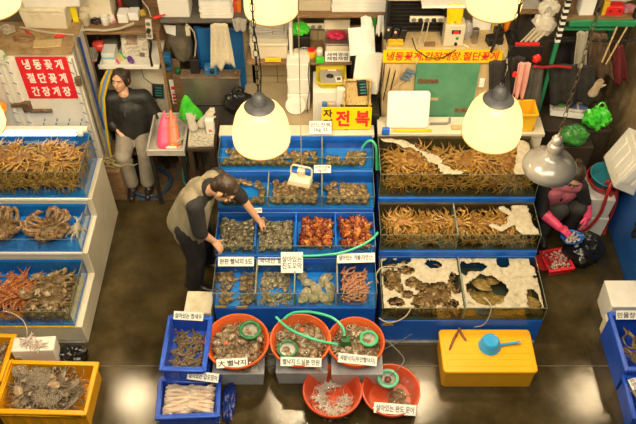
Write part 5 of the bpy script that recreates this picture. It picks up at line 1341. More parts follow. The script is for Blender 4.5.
# cream stacks at the picture top
for i in range(4):
    x, z, w, h = span(331, 388, 0, 14, 5.76)
    tag(MB().box((0, 0, 0.019), (w * U(.97, 1.0), 0.26, 0.037)).build('foam_sheet', FOAMBOX, loc=(x + U(-.008, .008), 5.91, zu + 0.0375 * i), bevel=0.006),
        'white styrofoam sheet in the stack on the high shelf' if i else 'lowest styrofoam sheet of stack on the high shelf', 'styrofoam sheet', 'styrofoam sheet stack')
# white lid and trays
x, z, w, h = span(350, 376, 33, 56, 5.62)
lid = thing('styrofoam_cover', 'white square styrofoam lid propped above white trays', 'lid', (x, 5.60, PY(0, 55, 5.60).z), rot=(R(-30), R(-4), R(2)))
MB().box((0, 0, h / 2), (w, 0.03, h)).build('panel', FOAMBOX, lid, bevel=0.008)
MB().box((0, -0.018, h * 0.56), (w * 0.84, 0.012, h * 0.66)).build('raised_panel', FOAMBOX, lid, bevel=0.006)
facebox('rack', 'dark rack behind the white trays', 'rack', 350, 384, 58, 118, 5.74, 0.22, DARK, zb=0)
for i in range(3):
    x, z, w, h = span(352 + 3 * i, 379 + i, 57 + 2 * i, 93 - 2 * i, 5.52 + 0.07 * i)
    tag(MB().rbox((0, 0, h / 2), (w, 0.035, h), 0.015).build('foam_tray', FOAMBOX, loc=(x, 5.52 + 0.07 * i, z), rot=(R(-12), R(5), 0), bevel=0.008), ('foremost', 'second', 'hindmost')[i] + ' white tray leaning under square styrofoam lid', 'tray')
# yellow dishpan on a white box, small packs
def dishpan():
    x, z, w, h = span(313, 344, 92, 113, 5.48)
    facebox('white_box', 'white box under the yellow dishpan', 'box', 313, 342, 92, 114, 5.47, 0.30, WHITE, zb=0.93)
    zt = PY(0, 92, 5.47).z + 0.004
    t = thing('dishpan', 'yellow dishpan holding small papers on white box', 'dishpan', (PY(331, 85, 5.6).x, 5.64, zt)); W, D, H = 0.255, 0.29, 0.075
    b = MB(); b.rbox((0, 0, 0.006), (W * 0.86, D * 0.86, 0.012), 0.04)
    ring = [];
    def rr(w, d, r, z, n=6):
        out = []
        for cx, cy, a0 in ((w / 2 - r, d / 2 - r, 0), (-w / 2 + r, d / 2 - r, 90), (-w / 2 + r, -d / 2 + r, 180), (w / 2 - r, -d / 2 + r, 270)):
            for k in range(n + 1):
                a = R(a0 + 90 * k / n); out.append((cx + r * math.cos(a), cy + r * math.sin(a), z))
        return out
    rs = [rr(W * 0.86, D * 0.86, 0.04, 0.0), rr(W, D, 0.045, H), rr(W * 1.08, D * 1.08, 0.05, H), rr(W * 1.08, D * 1.08, 0.05, H - 0.012), rr(W * 0.96, D * 0.96, 0.042, H), rr(W * 0.82, D * 0.82, 0.04, 0.013)]
    n = len(rs[0]); o = len(b.v)
    for q in rs: b.v += q
    for i in range(len(rs) - 1):
        for k in range(n): b.f.append((o + i * n + k, o + i * n + (k + 1) % n, o + (i + 1) * n + (k + 1) % n, o + (i + 1) * n + k))
    b.build('pan', mat('mustard_plastic', (0.50, 0.40, 0.01), 0.4, col2=(0.60, 0.48, 0.02), scale=5), t)
    tag(MB().box((0, 0, 0.005), (0.19, 0.22, 0.008)).build('cardboard_sheet', GREYPAPER, loc=(t.location.x, 5.65, zt + 0.014)), 'grey card lying in yellow dishpan', 'cardboard')
    tag(MB().ell((0, 0, 0.012), (0.035, 0.028, 0.013), amp=0.2).build('lid_cap', BLACK, loc=(t.location.x - 0.01, 5.65, zt + 0.023)), 'black cap lying on card in yellow dishpan', 'cap')
    ps = tag(MB().box((0, 0, 0.006), (0.06, 0.07, 0.012)).build('receipt_pack', PAPER, loc=(t.location.x + 0.07, 5.61, zt + 0.024), rot=(0, 0, 0.1)), 'white square pack with brown picture in yellow dishpan', 'packet')
    MB().box((0, 0, 0.0065), (0.035, 0.04, 0.013)).build('picture', RUST, ps)
    pn = tag(MB().tube([(-0.05, 0, 0.008), (0.05, 0, 0.008)], 0.006, 8).build('marker_pen', WHITE, loc=(t.location.x + 0.01, 5.74, zt + 0.024)), 'white pen with red ends in yellow dishpan', 'pen')
    for s in (-1, 1): MB().tube([(s * 0.04, 0, 0.008), (s * 0.055, 0, 0.008)], 0.007, 8).build('cap', RED, pn)
dishpan()
for i, (u0, u1, v0, v1, Y, m, lab) in enumerate(((322, 327, 104, 114, 5.40, mat('blue_pack', (0.03, 0.14, 0.35), 0.4), 'small blue pack in front of white box'), (327.5, 334, 104, 112, 5.38, mat('brown_print_card', (0.62, 0.52, 0.38), 0.6, col2=(0.35, 0.18, 0.10), scale=40), 'small brown printed pack in front of white box'), (337, 345, 89, 112, 5.43, WHITE, 'upright white dispenser beside white box'))):
    facebox('packet', lab, 'packet', u0, u1, v0, v1, Y, 0.04, m, zb=0.93)
for i, zz in enumerate((0.93, 1.13, 1.31)):
    x, z, w, h = span(286.5, 310, 68, 84, 5.62)
    styro('styrofoam_box', ('lowest', 'middle', 'topmost')[i] + ' white styrofoam box of the column against tiles', w * (1, 0.99, 0.98)[i], 0.22, (0.195, 0.175, 0.165)[i], (x, 5.74, zz + 0.001 * i), (0, 0, 0), FOAMBOX, lid=False)
tag(MB().lathe([(0.085, 0), (0.095, 0.006), (0.095, 0.014), (0.07, 0.017), (0.0, 0.018)], 30, capt=False).build('round_lid', FOAMBOX, loc=(PY(296, 120, 5.60).x, 5.60, 1.03), rot=(R(76), 0, 0)), 'round white lid leaning against lowest styrofoam box', 'lid')
tag(MB().tube([PY(309, 62, 5.60), PY(308, 75, 5.60), PY(309.5, 90, 5.60), PY(307, 104, 5.60), PY(308, 120, 5.60)], 0.004, 6).build('cable', BLACK), 'thin black cable hanging down the styrofoam column', 'cable')
# woven basket, teal rack tool
def basket():
    x, z, w, h = span(344, 371, 86, 109, 5.36)
    t = thing('woven_basket', 'golden woven basket tipped up above yellow and red sign', 'basket', (x, 5.36, PY(0, 109, 5.36).z), rot=(R(-28), 0, 0))
    m = mat('golden_weave', (0.30, 0.18, 0.04), 0.6, col2=(0.62, 0.44, 0.16), scale=34, kind='voronoi', lo=0.1, hi=0.6, bump=0.4)
    b = MB(); b.box((0, 0.055, h / 2), (w * 0.86, 0.012, h * 0.86))
    for s in (-1, 1):
        b.box((s * w * 0.46, 0.03, h / 2), (0.012, 0.06, h * 0.96)); b.box((0, 0.03, h / 2 + s * h * 0.47), (w * 0.92, 0.06, 0.012))
    b.build('basket', m, t, bevel=0.003)
    r = MB()
    for s in (-1, 1):
        r.tube([(s * w * 0.48, 0, 0.0), (s * w * 0.48, 0, h)], 0.009, 8); r.tube([(-w * 0.48, 0, h / 2 + s * h / 2), (w * 0.48, 0, h / 2 + s * h / 2)], 0.009, 8)
    r.build('rim', m, t)
    wv = MB()
    for i in range(8):
        xx = -w * 0.40 + w * 0.8 * i / 7; wv.box((xx, 0.046, h / 2), (0.008, 0.006, h * 0.84), rotm(0, R(20), 0)); wv.box((xx, 0.044, h / 2), (0.008, 0.006, h * 0.84), rotm(0, R(-20), 0))
    wv.build('weave', mat('pale_weave', (0.62, 0.46, 0.18), 0.6), t)
basket()
keypad('card_reader', 'dark card reader with teal stripes above woven basket', 362, 88, 5.33, 0.085, 0.15, -0.12)
counter('side_shelf', 'dark shelf carrying woven basket, behind yellow and red sign', PY(341, 110, 5.3).x, PY(380, 110, 5.3).x, 5.28, 5.60, PY(0, 109, 5.36).z, DARK, 'shelf')
# yellow sign with red words and black words
def yellow_sign():
    Y = 5.17; x, z, w, h = span(321.5, 371.5, 109.5, 129, Y)
    s = tag(MB().box((0, 0, h / 2), (w, 0.010, h)).build('yellow_sign', SIGNYELLOW, loc=(x, Y, z), rot=(R(-8), 0, 0), bevel=0.002), 'yellow sign with big red word and small black word above shellfish tanks', 'sign')
    MB().box((0, 0.006, (z - 1.10) / -2), (0.03, 0.006, z - 1.095)).build('prop', DARK, s)
    lettering(s, '전 복', INKRED, w * 0.68, h * 0.74, (w * 0.125, -0.006, h * 0.5), (R(90), 0, 0), bold=0.035)
    lettering(s, '자', INK, w * 0.19, h * 0.36, (-w * 0.375, -0.006, h * 0.74), (R(90), 0, 0), bold=0.035)
    lettering(s, '연', INK, w * 0.19, h * 0.36, (-w * 0.375, -0.006, h * 0.30), (R(90), 0, 0), bold=0.035)
yellow_sign()
def card(name, label, u, v, h, wpx, hpx, text, rz=0.0, tilt=55, lines_h=0.62, m=None, bold=0.012):
    """small white hand-lettered card centred on a picture point at height h, leaning back by tilt from the vertical"""
    c = PH(u, v, h); s = mpp(c); w = wpx * s; hh = hpx * s
    o = tag(MB().box((0, 0, 0), (w, hh, 0.006)).build(name, m or PAPER, loc=c, rot=(R(90 - tilt), 0, rz), bevel=0.0015), label, 'price card')
    lettering(o, text, INK, w * 0.90, hh * lines_h, (0, 0, 0.0035), bold=bold)
    return o
card('price_card', 'white card with black words below yellow and red sign', 320.5, 127.5, 1.17, 22, 13, '완도전복\n1kg 35', 0, 40, 0.75)
card('price_card', 'small white card standing in front of rearmost shellfish tank', 322.5, 169, 0.99, 17, 8, '자연산전복\nkg 6만', 0, 45, 0.8)
card('price_card', 'small pale card on rim above clam bays by the reaching arm', 257.5, 210.5, 0.815, 9, 5, '바지락', R(5), 45, 0.6)

# ------------------------------------------------------------------ wooden cabinet with the green door
def wood_cabinet():
    Y = 5.36; x0 = PY(383.5, 86, Y).x; x1 = PY(501, 86, Y).x; zt = PY(0, 49.5, Y).z; cx = (x0 + x1) / 2; w = x1 - x0
    t = thing('wooden_cabinet', 'tan wooden cabinet with scuffed green door below yellow banner', 'cabinet', (cx, Y, 0))
    MB().box((0, 0.22, zt / 2), (w, 0.42, zt)).build('body', LIGHTWOOD, t, bevel=0.005)
    a, b = PY(417, 62, Y).x - cx, PY(481, 62, Y).x - cx
    MB().box(((a + b) / 2, 0.003, 1.30), (b - a, 0.03, PY(0, 61.5, Y).z * 2 - 2 * 1.30)).build('door', DOORGREEN, t, bevel=0.004)
    for n_, u, v, wd in (('hinge', 428, 80, 0.19), ('hinge', 462, 109, 0.14)):
        p = PY(u, v, Y); MB().box((p.x - cx, -0.016, p.z), (wd, 0.012, 0.045), top=(0.9, 1)).build(n_, RUST, t, bevel=0.003)
    p = PY(434, 98, Y); MB().box((p.x - cx, -0.014, p.z), (0.07, 0.004, 0.028)).build('worn_sticker', LIGHTWOOD, t)
    p = PY(481.5, 82, Y); sw = MB().box((p.x - cx, -0.012, p.z), (0.045, 0.022, 0.085)).build('switch', WHITE, t, bevel=0.004)
    x, z, sw, sh = span(383, 502.5, 50.5, 63, Y - 0.02)
    s = tag(MB().box((0, 0, sh / 2), (sw, 0.004, sh)).build('yellow_banner', SIGNYELLOW, loc=(x, Y - 0.013, z)), 'long yellow banner with red Korean words on tan wooden cabinet', 'sign')
    lettering(s, '냉동꽃게,간장게장.절단꽃게', INKRED, sw * 0.94, sh * 0.72, (0, -0.003, sh * 0.5), (R(90), 0, 0), bold=0.02, shear=0.12)
    return zt, x0, x1
zc, cx0, cx1 = wood_cabinet()
# black slatted rack on the cabinet
def grill():
    Y = 5.56; x, z, w, h = span(386, 446, 0, 41, Y)
    t = thing('slatted_rack', 'black slatted rack standing on tan wooden cabinet', 'rack', (x, Y, zc)); h = 0.36
    b = MB()
    b.box((0, 0.11, h / 2), (w, 0.03, h)); 
    for s in (-1, 1): b.box((s * (w / 2 - 0.015), 0.05, h / 2), (0.03, 0.14, h))
    b.build('frame', BLACK, t, bevel=0.003)
    sl = MB()
    for k in range(9): sl.box((0, 0.06, 0.03 + 0.037 * k), (w - 0.06, 0.07, 0.008))
    sl.build('slats', mat('black_slat', (0.025, 0.022, 0.018), 0.4), t)
    MB().box((0, 0.05, h + 0.012), (w, 0.16, 0.024)).build('top_plate', CREAM, t, bevel=0.004)
grill()
power_strip('power_strip', 'cream power strip with plugs fixed across black slatted rack', PY(427, 19, 5.53), 0.29, (0, R(90), 0), 5, CREAM, (1, 3))
for i, (u, lab) in enumerate(((388, 'black adapter hanging at end of black slatted rack'), (395, 'middle black adapter of the three on black rack'), (402, 'larger black adapter nearest the cream power strip'))):
    c = PY(u, 32 + 2.5 * i, 5.48)
    a = tag(MB().box((0, 0, 0), (0.055, 0.05, 0.13 + 0.02 * i), rotm(0, R(8), 0)).build('power_adapter', BLACK, loc=c, bevel=0.008), lab, 'adapter')
    MB().tube([(-0.008, -0.01, -0.06), (-0.012, -0.03, -0.12), (-0.015 - 0.01 * i, -0.10, -0.22), (-0.03 - 0.02 * i, -0.13, -0.45), (-0.06 - 0.01 * i, -0.12, -0.62)], 0.005, 6).build('cord', BLACK, a)
    if i < 2: MB().ell((-0.0, -0.028, 0.04), (0.012, 0.006, 0.014), n=8, m=6).build('pale_plug', mat('peach_plug', (0.65, 0.42, 0.32), 0.5), a)
for i, pts in enumerate(([(424, 22), (422, 30), (419, 40), (412, 62)], [(429, 22), (427, 32), (424, 45), (416, 64)], [(412, 38), (416, 50), (428, 58), (442, 58), (456, 50)])):
    tag(MB().tube([PY(u, v, 5.46 - 0.03 * (v > 40) - 0.12 * (v > 48)) for u, v in pts], 0.005, 6).build('cable', (WHITECORD, WHITECORD, BLACK)[i]), ('pale cord running down from second socket of power strip', 'pale cord running down beside yellow banner end', 'black cable drooping in front of yellow banner')[i], 'cable')
def ctrl():
    x, z, w, h = span(444, 464, 28, 48.5, 5.40)
    t = thing('control_box', 'cream control box with red digital display on tan wooden cabinet', 'control box', (x, 5.39, zc))
    MB().box((0, 0.07, h / 2 + 0.005), (w, 0.12, h)).build('case', CREAM, t, bevel=0.006)
    MB().box((0.01, 0.007, h * 0.72), (w * 0.44, 0.008, h * 0.16)).build('display', BLACK, t)
    MB().box((0.01, 0.002, h * 0.72), (w * 0.26, 0.004, h * 0.08)).build('red_digits', mat('red_led', (0.5, 0.0, 0.0), 0.4, emit=(1, 0.03, 0.02), estr=1.2), t)
    MB().lathe([(0.012, 0), (0.012, 0.012)], 14, (0.025, 0.012, h * 0.42), rotm(R(90), 0, 0)).build('green_button', GREEN, t)
    MB().lathe([(0.013, 0), (0.013, 0.016)], 14, (0.02, 0.012, h * 0.15), rotm(R(90), 0, 0)).build('dial', BLACK, t)
ctrl()
cloth('yellow_card', 'yellow sheet hanging above cream control box', 'cardboard', 456, 3, 454, 25, 0.14, 0.12, 5.42, SIGNYELLOW, 0.5, 0.006, 2, 0.25)
tag(MB().box((0, 0.05, 0), (0.46, 0.25, 0.02)).build('foam_sheet', FOAMBOX, loc=(PY(450, 2, 5.45).x, 5.47, zc + 0.387), bevel=0.004), 'white sheet lying on black slatted rack at picture top', 'styrofoam sheet')
bag('plastic_bag', 'crumpled grey plastic bag beside cream control box', 'bag', (PY(466, 40, 5.5).x, 5.52, zc), (0.05, 0.05, 0.10), mat('grey_film', (0.30, 0.28, 0.27), 0.3, col2=(0.42, 0.40, 0.38), scale=10), 14, handles=False)
def can():
    c = (PY(474, 46, 5.44).x, 5.46, zc)
    t = thing('metal_can', 'plain metal can standing on tan wooden cabinet', 'can', c)
    MB().lathe([(0.026, 0), (0.028, 0.004), (0.028, 0.13), (0.026, 0.134)], 22).build('body', STEEL, t)
    MB().ring((0, 0, 0.133), 0.0265, 0.003, 22, 5).build('rim', STEEL, t)
can()
tag(MB().tube([(0, 0, 0.006), (0.05, -0.05, 0.006)], 0.006, 8).build('marker_pen', WHITE, loc=(PY(463, 47, 5.38).x, 5.43, zc)), 'white pen lying beside cream control box', 'pen')
tag(MB().box((0, 0, 0.012), (0.09, 0.05, 0.02)).build('wood_scrap', WOOD, loc=(PY(430, 45, 5.4).x, 5.42, zc), bevel=0.003), 'wood scrap on tan cabinet in front of black rack', 'wood')
tag(MB().box((0, 0, 0.02), (0.13, 0.07, 0.035)).build('yellow_sponge', TAPE, loc=(PY(396, 44, 5.4).x, 5.43, zc), bevel=0.006), 'dull yellow sponge under black adapters', 'sponge')
def plier_rack():
    c = PY(407, 75, 5.30); t = thing('pegged_tool', 'blue gripped clip rack hanging by cabinet door hinge', 'tool', c, rot=(0, R(25), 0)); b = MB()
    b.box((0, 0, 0), (0.07, 0.02, 0.13)); b.build('frame', GREYMETAL, t, bevel=0.004)
    g = MB()
    for k in range(3): g.tube([(-0.03, -0.02, 0.05 - 0.04 * k), (0.04, -0.03, 0.06 - 0.04 * k)], 0.010, 8)
    g.build('grip', mat('steel_blue_grip', (0.06, 0.14, 0.24), 0.4), t)
    MB().tube([(0, 0, -0.06), (-0.01, 0.0, -0.12), (-0.03, 0.0, -0.18)], 0.006, 6).build('cord', WHITECORD, t)
plier_rack()
lx, lz, lw, lh = span(387.5, 430, 93.5, 123, 5.22)
wl = thing('styrofoam_cover', 'big white styrofoam lid leaning on green cabinet door', 'lid', (lx, 5.16, lz - 0.01), rot=(R(-22), 0, 0))
MB().rbox((0, 0.02, lh / 2), (lw, lh, 0.04), 0.03, rot=rotm(R(90), 0, 0)).build('panel', FOAMBOX, wl, bevel=0.010)
tag(MB().box((0, 0, 0.006), (0.34, 0.035, 0.012)).build('yellow_strip', YELLOW, loc=(PY(413, 126, 5.13).x, 5.135, 1.121), bevel=0.002), 'yellow strip lying along ledge below big styrofoam lid', 'strip')
tag(MB().tube([(-0.09, 0, 0.014), (0.06, 0, 0.014), (0.085, 0.0, 0.03), (0.085, 0.03, 0.06)], 0.011, 8).build('pipe_elbow', GREYMETAL, loc=(PY(440, 127, 5.2).x, 5.22, 1.12)), 'grey pipe elbow lying on ledge beside yellow strip', 'pipe')
facebox('tap_block', 'blue clip on corner of topmost crab tank', 'clip', 382, 389.5, 131.5, 137, 5.07, 0.04, BLUE)
for o in list(COL.objects):
    if o.name == 'tap_block': o.location.z = 1.13
tag(MB().box((0, 0, 0.012), (0.22, 0.05, 0.022)).build('wooden_batten', LIGHTWOOD, loc=(PY(462, 131, 5.2).x, 5.17, 1.12), bevel=0.003), 'pale wooden slat lying behind lamp on ledge', 'wood')
def ycrate():
    x, z, w, h = span(514, 538, 112, 138, 5.2)
    t = thing('yellow_crate', 'worn yellow crate on ledge behind lit bell lamp', 'crate', (min(x, 1.81), 5.23, 1.12)); W, D, H = 0.22, 0.19, 0.20; b = MB(); k = 0.012
    b.box((0, 0, k / 2), (W, D, k))
    for s in (-1, 1): b.box((s * (W / 2 - k / 2), 0, H / 2), (k, D, H)); b.box((0, s * (D / 2 - k / 2), H / 2), (W - 2 * k, k, H))
    b.build('body', YELLOW2, t, bevel=0.005)
    r = MB()
    for s in (-1, 1): r.box((s * W / 2, 0, H - 0.012), (0.022, D + 0.02, 0.024)); r.box((0, s * D / 2, H - 0.012), (W - 0.02, 0.022, 0.024))
    r.build('rim', YELLOW2, t, bevel=0.005)
ycrate()

# ------------------------------------------------------------------ green rack at the right end
def green_rack():
    Y0, Y1 = 5.55, 6.0; x0 = PY(552, 60, Y0).x; x1 = x0 + 0.62; b = None
    t = thing('green_rack', 'green steel rack hung with work clothes beside wooden cabinet', 'rack', ((x0 + x1) / 2, Y0, 0)); cx = (x0 + x1) / 2
    for x in (x0, x1):
        for y in (Y0, Y1):
            if not (x == x1 and y == Y0):
                MB().box((x - cx, y - Y0, 1.15), (0.035, 0.03, 2.3)).build('post', GREEN, t, bevel=0.003)
    z = PY(0, 23, Y0).z
    MB().box((0.03, 0.0, z), (x1 - x0 - 0.06, 0.03, 0.055)).build('front_beam', GREEN, t, bevel=0.003)
    MB().box((0.0, 0.22, z + 0.015), (x1 - x0 - 0.04, 0.42, 0.02)).build('shelf_board', WOOD, t)
    MB().box((-0.05, 0.05, z - 0.085), (x1 - x0 - 0.16, 0.025, 0.035)).build('lower_beam', GREEN, t, bevel=0.003)
    xl = PY(505, 28, 5.9).x
    MB().box(((xl + x0) / 2 - cx, Y1 - Y0 - 0.05, z - 0.03), (x0 - xl, 0.03, 0.04)).build('side_beam', GREEN, t, bevel=0.003)
    MB().box(((xl + x0) / 2 - cx, Y1 - Y0 - 0.05 - 0.1, z - 0.005), (x0 - xl, 0.30, 0.015)).build('shelf_board', WOOD, t)
    # striped tape on the front post
    for k in range(20):
        MB().box((x0 - cx - 0.001, -0.002, 1.80 + 0.030 * k), (0.041, 0.036, 0.0295)).build('tape_stripe', BLACK if k % 2 else PAPER, t, label='black stripe' if k % 2 else 'pale stripe')
    return x0, x1, z, xl
gx0, gx1, gz, gxl = green_rack()
gt = gz + 0.026
for i, (u, wd, hh, m, lab) in enumerate(((584, 0.12, 0.16, PAPER, 'white box with marks on green rack shelf'), (594, 0.05, 0.16, BLACK, 'black box on green rack shelf'), (602, 0.05, 0.13, TAPE, 'yellow tin on green rack shelf'))):
    tag(MB().box((0, 0, hh / 2), (wd, 0.12, hh)).build('carton', m, loc=(PY(u, 12, 5.68).x, 5.68, gt), bevel=0.004), lab, 'box')
rb = thing('red_case', 'red case with round buttons on green rack shelf', 'case', (PY(612, 16, 5.64).x, 5.62, gt))
MB().rbox((0, 0.04, 0.045), (0.16, 0.09, 0.09), 0.02).build('case', RED, rb, bevel=0.008)
for s in (-1, 1): MB().lathe([(0.014, 0), (0.014, 0.008)], 14, (s * 0.04, -0.004, 0.05), rotm(R(90), 0, 0)).build('button', mat('dark_red_button', (0.25, 0.01, 0.01), 0.3), rb)
bag('purple_pouch', 'purple and orange pouch at end of green rack shelf', 'pouch', (PY(627, 16, 5.66).x, 5.68, gt), (0.08, 0.05, 0.04), mat('purple_orange_cloth', (0.22, 0.10, 0.22), 0.6, col2=(0.55, 0.20, 0.10), scale=9), 17, handles=False)
bag('cloth_bundle', 'pale bundled cloth at back of green rack shelf', 'cloth', (PY(615, 6, 5.85).x, 5.85, gt), (0.16, 0.07, 0.07), CLEARBAG, 19, handles=False)
bag('plastic_bag', 'milky plastic bag of white things hanging beside striped post', 'bag', PY(541, 34, 5.62), (0.10, 0.07, 0.12), CLEARBAG, 23)
bag('plastic_bag', 'milky plastic bag hanging highest beside striped post', 'bag', PY(547, 15, 5.70), (0.09, 0.06, 0.09), CLEARBAG, 29, handles=False)
# shelf between cabinet and rack: files, books
for k in range(6):
    tag(MB().box((0, 0, 0.011), (0.20 + U(-.02, .02), 0.22, 0.021)).build('folder', GREYPAPER, loc=(PY(520, 24, 5.85).x, 5.86, gz + 0.003 + 0.0215 * k), rot=(0, 0, U(-.15, .15)), bevel=0.002), 'grey folder in the pile on green rack side shelf' if k else 'lowest grey folder on green rack side shelf', 'folder', 'grey folders')
facebox('foam_sheet', 'cream sheet at picture top between lamp and plastic bags', 'styrofoam sheet', 523, 548, -3, 4, 5.74, 0.2, FOAMBOX)
for o in list(COL.objects):
    if o.name.startswith('foam_sheet') and 'between lamp' in o.get('label', ''): o.location.z = gz + 0.134
zbk = PY(0, 50, 5.45).z
counter('book_shelf', 'narrow dark stand carrying books beside tan wooden cabinet', cx1 + 0.03, PY(540, 50, 5.6).x, 5.50, 5.74, zbk, DARK, 'stand')
for i, (col, lab) in enumerate((((0.03, 0.025, 0.02), 'black book leaning on book stand'), ((0.55, 0.48, 0.33), 'cream book leaning on book stand beside black book'), ((0.50, 0.42, 0.26), 'second cream book on book stand'), ((0.62, 0.55, 0.42), 'outermost pale book on book stand'))):
    x, z, w, h = span(515, 522, 32, 50, 5.6)
    b = tag(MB().box((0, 0, 0.09), (0.022, 0.15, 0.18)).build('book', mat('book_%d' % i, col, 0.6), loc=(PY(517 + 5 * i, 48, 5.6).x, 5.63, zbk + 0.004), rot=(0, R(32), 0), bevel=0.002), lab, 'book')
    MB().box((0.004, -0.002, 0.09), (0.012, 0.148, 0.172)).build('pages', CREAM, b)
tag(MB().box((0, 0, 0.012), (0.22, 0.03, 0.024)).build('red_folder', RED, loc=(PY(527, 49, 5.48).x, 5.515, zbk + 0.002), bevel=0.003), 'red folder edge in front of leaning books', 'folder')
# dark clutter on top of the cabinet's end
for i, (u, v, wd, hh, m, lab, r) in enumerate(((491, 43, 0.13, 0.07, BLACK, 'black radio lying at end of tan cabinet', 0.25), (499, 36, 0.07, 0.06, DARK, 'dark box behind black radio', 0.1))):
    tag(MB().box((0, 0, hh / 2), (wd, 0.09, hh)).build('radio' if i == 0 else 'dark_box', m, loc=(PY(u, v + 5, 5.5).x, 5.45 + 0.12 * i, zc + 0.002), rot=(0, 0, r), bevel=0.006), lab, 'radio' if i == 0 else 'box')
tag(MB().lathe([(0.004, 0), (0.020, 0.03), (0.026, 0.09), (0.022, 0.14), (0.008, 0.155)], 14).build('orange_bottle', mat('orange_plastic', (0.80, 0.22, 0.01), 0.4), loc=(PY(503, 44, 5.6).x, 5.61, zc + 0.002)), 'orange bottle standing behind black radio', 'bottle')
for i, c in enumerate(((0.04, 0.35, 0.08), (0.75, 0.55, 0.02))):
    tag(MB().tube([(0, 0, 0), (0.01, 0, 0.15)], 0.008, 7).build('marker_pen', mat('pen_up_%d' % i, c, 0.4), loc=(PY(489 + 3 * i, 40, 5.6).x, 5.66, zc)), ('green pen standing under top lamp near black radio', 'yellow pen standing under top lamp near black radio')[i], 'pen')
tag(MB().box((0, 0, 0.05), (0.16, 0.05, 0.10)).build('carton', PAPER, loc=(PY(479, 42, 5.62).x, 5.66, zc), bevel=0.004), 'white carton under top lamp, behind metal can', 'box')
# twisted cables and hanging clothes
tag(MB().tube([PY(505, -5, 5.30), PY(503, 10, 5.28), PY(499, 28, 5.26), PY(495, 42, 5.24), PY(491, 52, 5.24)], 0.013, 8).build('cable', CHAIN), 'twisted dark cable descending past top lamp', 'cable')
tag(MB().tube([PY(494, 44, 5.245), PY(501, 47, 5.25), PY(507, 58, 5.24), PY(507, 70, 5.24), PY(505, 80, 5.23)], 0.006, 6).build('cable', WHITECORD), 'pale cord dangling beside black work clothes', 'cable')
def clothes_rail():
    a, b = PY(497, 55, 5.42), PY(575, 55, 5.42); z = a.z
    structure(MB().tube([(a.x, 5.60, z + 0.02), (b.x + 0.9, 5.60, z + 0.02)], 0.014, 8).build('trim_8', DARK))
clothes_rail()
cloth('black_apron', 'black apron hanging at end of tan cabinet', 'apron', 499, 60, 500, 103, 0.17, 0.20, 5.34, DARKCLOTH, 2, 0.02, 1, 0.1)
cloth('black_apron', 'black jacket hanging behind pink glove', 'jacket', 516, 56, 512, 106, 0.17, 0.20, 5.46, DARKCLOTH, 2, 0.03, 3, 0.1)
cloth('pink_scarf', 'pale pink cloth hanging over black jacket', 'cloth', 525, 62, 518, 97, 0.11, 0.10, 5.33, mat('pale_pink_cloth', (0.62, 0.28, 0.23), 0.7, col2=(0.72, 0.38, 0.31), scale=10), 2, 0.025, 2, 0.15)
cloth('grey_apron', 'grey apron hanging against green post', 'apron', 536, 66, 530, 110, 0.14, 0.18, 5.42, GREYCLOTH, 2, 0.025, 4, 0.1)
bag('red_pouch', 'small red pouch on black jacket beside pink cloth', 'pouch', PY(514, 77, 5.30), (0.02, 0.015, 0.035), RED, 3, 0.2, handles=False)
bag('red_pouch', 'red pouch hanging above pink cloth, beside green post', 'pouch', PY(536, 62, 5.36), (0.035, 0.025, 0.045), RED, 5, 0.3, handles=False)
tag(MB().tube([PY(534, 66, 5.36), PY(542, 67.5, 5.40), PY(556, 66, 5.44), PY(571, 67.5, 5.46)], 0.013, 8).build('red_strap', mat('dark_red_strap', (0.36, 0.015, 0.02), 0.5)), 'dark red strap stretched behind green post', 'strap')
cloth('white_cloth', 'off-white cloth hanging from green rack shelf', 'cloth', 583, 31, 580, 68, 0.10, 0.115, 5.52, mat('offwhite_cloth', (0.36, 0.33, 0.24), 0.85, col2=(0.46, 0.42, 0.32), scale=12), 1.5, 0.03, 2, 0.1)
cloth('brown_coat', 'dark brown coat hanging under green rack shelf', 'coat', 598, 33, 600, 80, 0.16, 0.24, 5.60, mat('brown_wool', (0.07, 0.04, 0.02), 0.9, col2=(0.16, 0.10, 0.05), scale=10), 2, 0.03, 7, 0.1)
cloth('maroon_bag', 'maroon cloth hanging at end of green rack', 'cloth', 619, 45, 620, 82, 0.08, 0.15, 5.58, mat('maroon_cloth', (0.14, 0.015, 0.02), 0.7), 1.5, 0.025, 3, 0.1)
cloth('dark_cloth', 'wide dark jacket hanging behind printed flyers', 'jacket', 572, 64, 574, 104, 0.40, 0.44, 5.52, DARKCLOTH, 3, 0.03, 5, 0.05)
cloth('dark_cloth', 'dark cloth backing added between green posts', 'jacket', 567, 36, 566, 70, 0.30, 0.34, 5.80, DARKCLOTH, 2, 0.03, 8, 0.05)  # backing sheet, added to keep the gap behind the rack dark
glove('cotton_glove', 'tan and grey work glove hanging on wide dark jacket', PY(593, 93, 5.44), mat('tan_cotton', (0.36, 0.22, 0.10), 0.9, col2=(0.42, 0.38, 0.30), scale=9), 0.17, (0, R(12), 0))
for i, ((u0, v0), (u1, v1)) in enumerate((((617, 27), (602, 62)), ((627, 27), (606, 64)))):
    tag(MB().tube([PY(u0, v0, 5.52), PY(u1, v1, 5.50)], 0.008, 7).build('wooden_stick', LIGHTWOOD), ('pale stick slanting below green rack shelf', 'second slanting stick nearest the plaster wall')[i], 'stick')
tag(MB().tube([PY(636, 8, 5.6), PY(630, 30, 5.6), PY(622, 52, 5.6)], 0.012, 7).build('cable', CHAIN), 'thick dark cable slanting at edge by plaster wall', 'cable')
structure(MB().box((3.02, 5.95, 1.4), (0.10, 1.1, 2.8)).build('wall_right', mat('tan_plaster', (0.30, 0.20, 0.09), 0.85, col2=(0.42, 0.30, 0.15), scale=7, bump=0.2)))
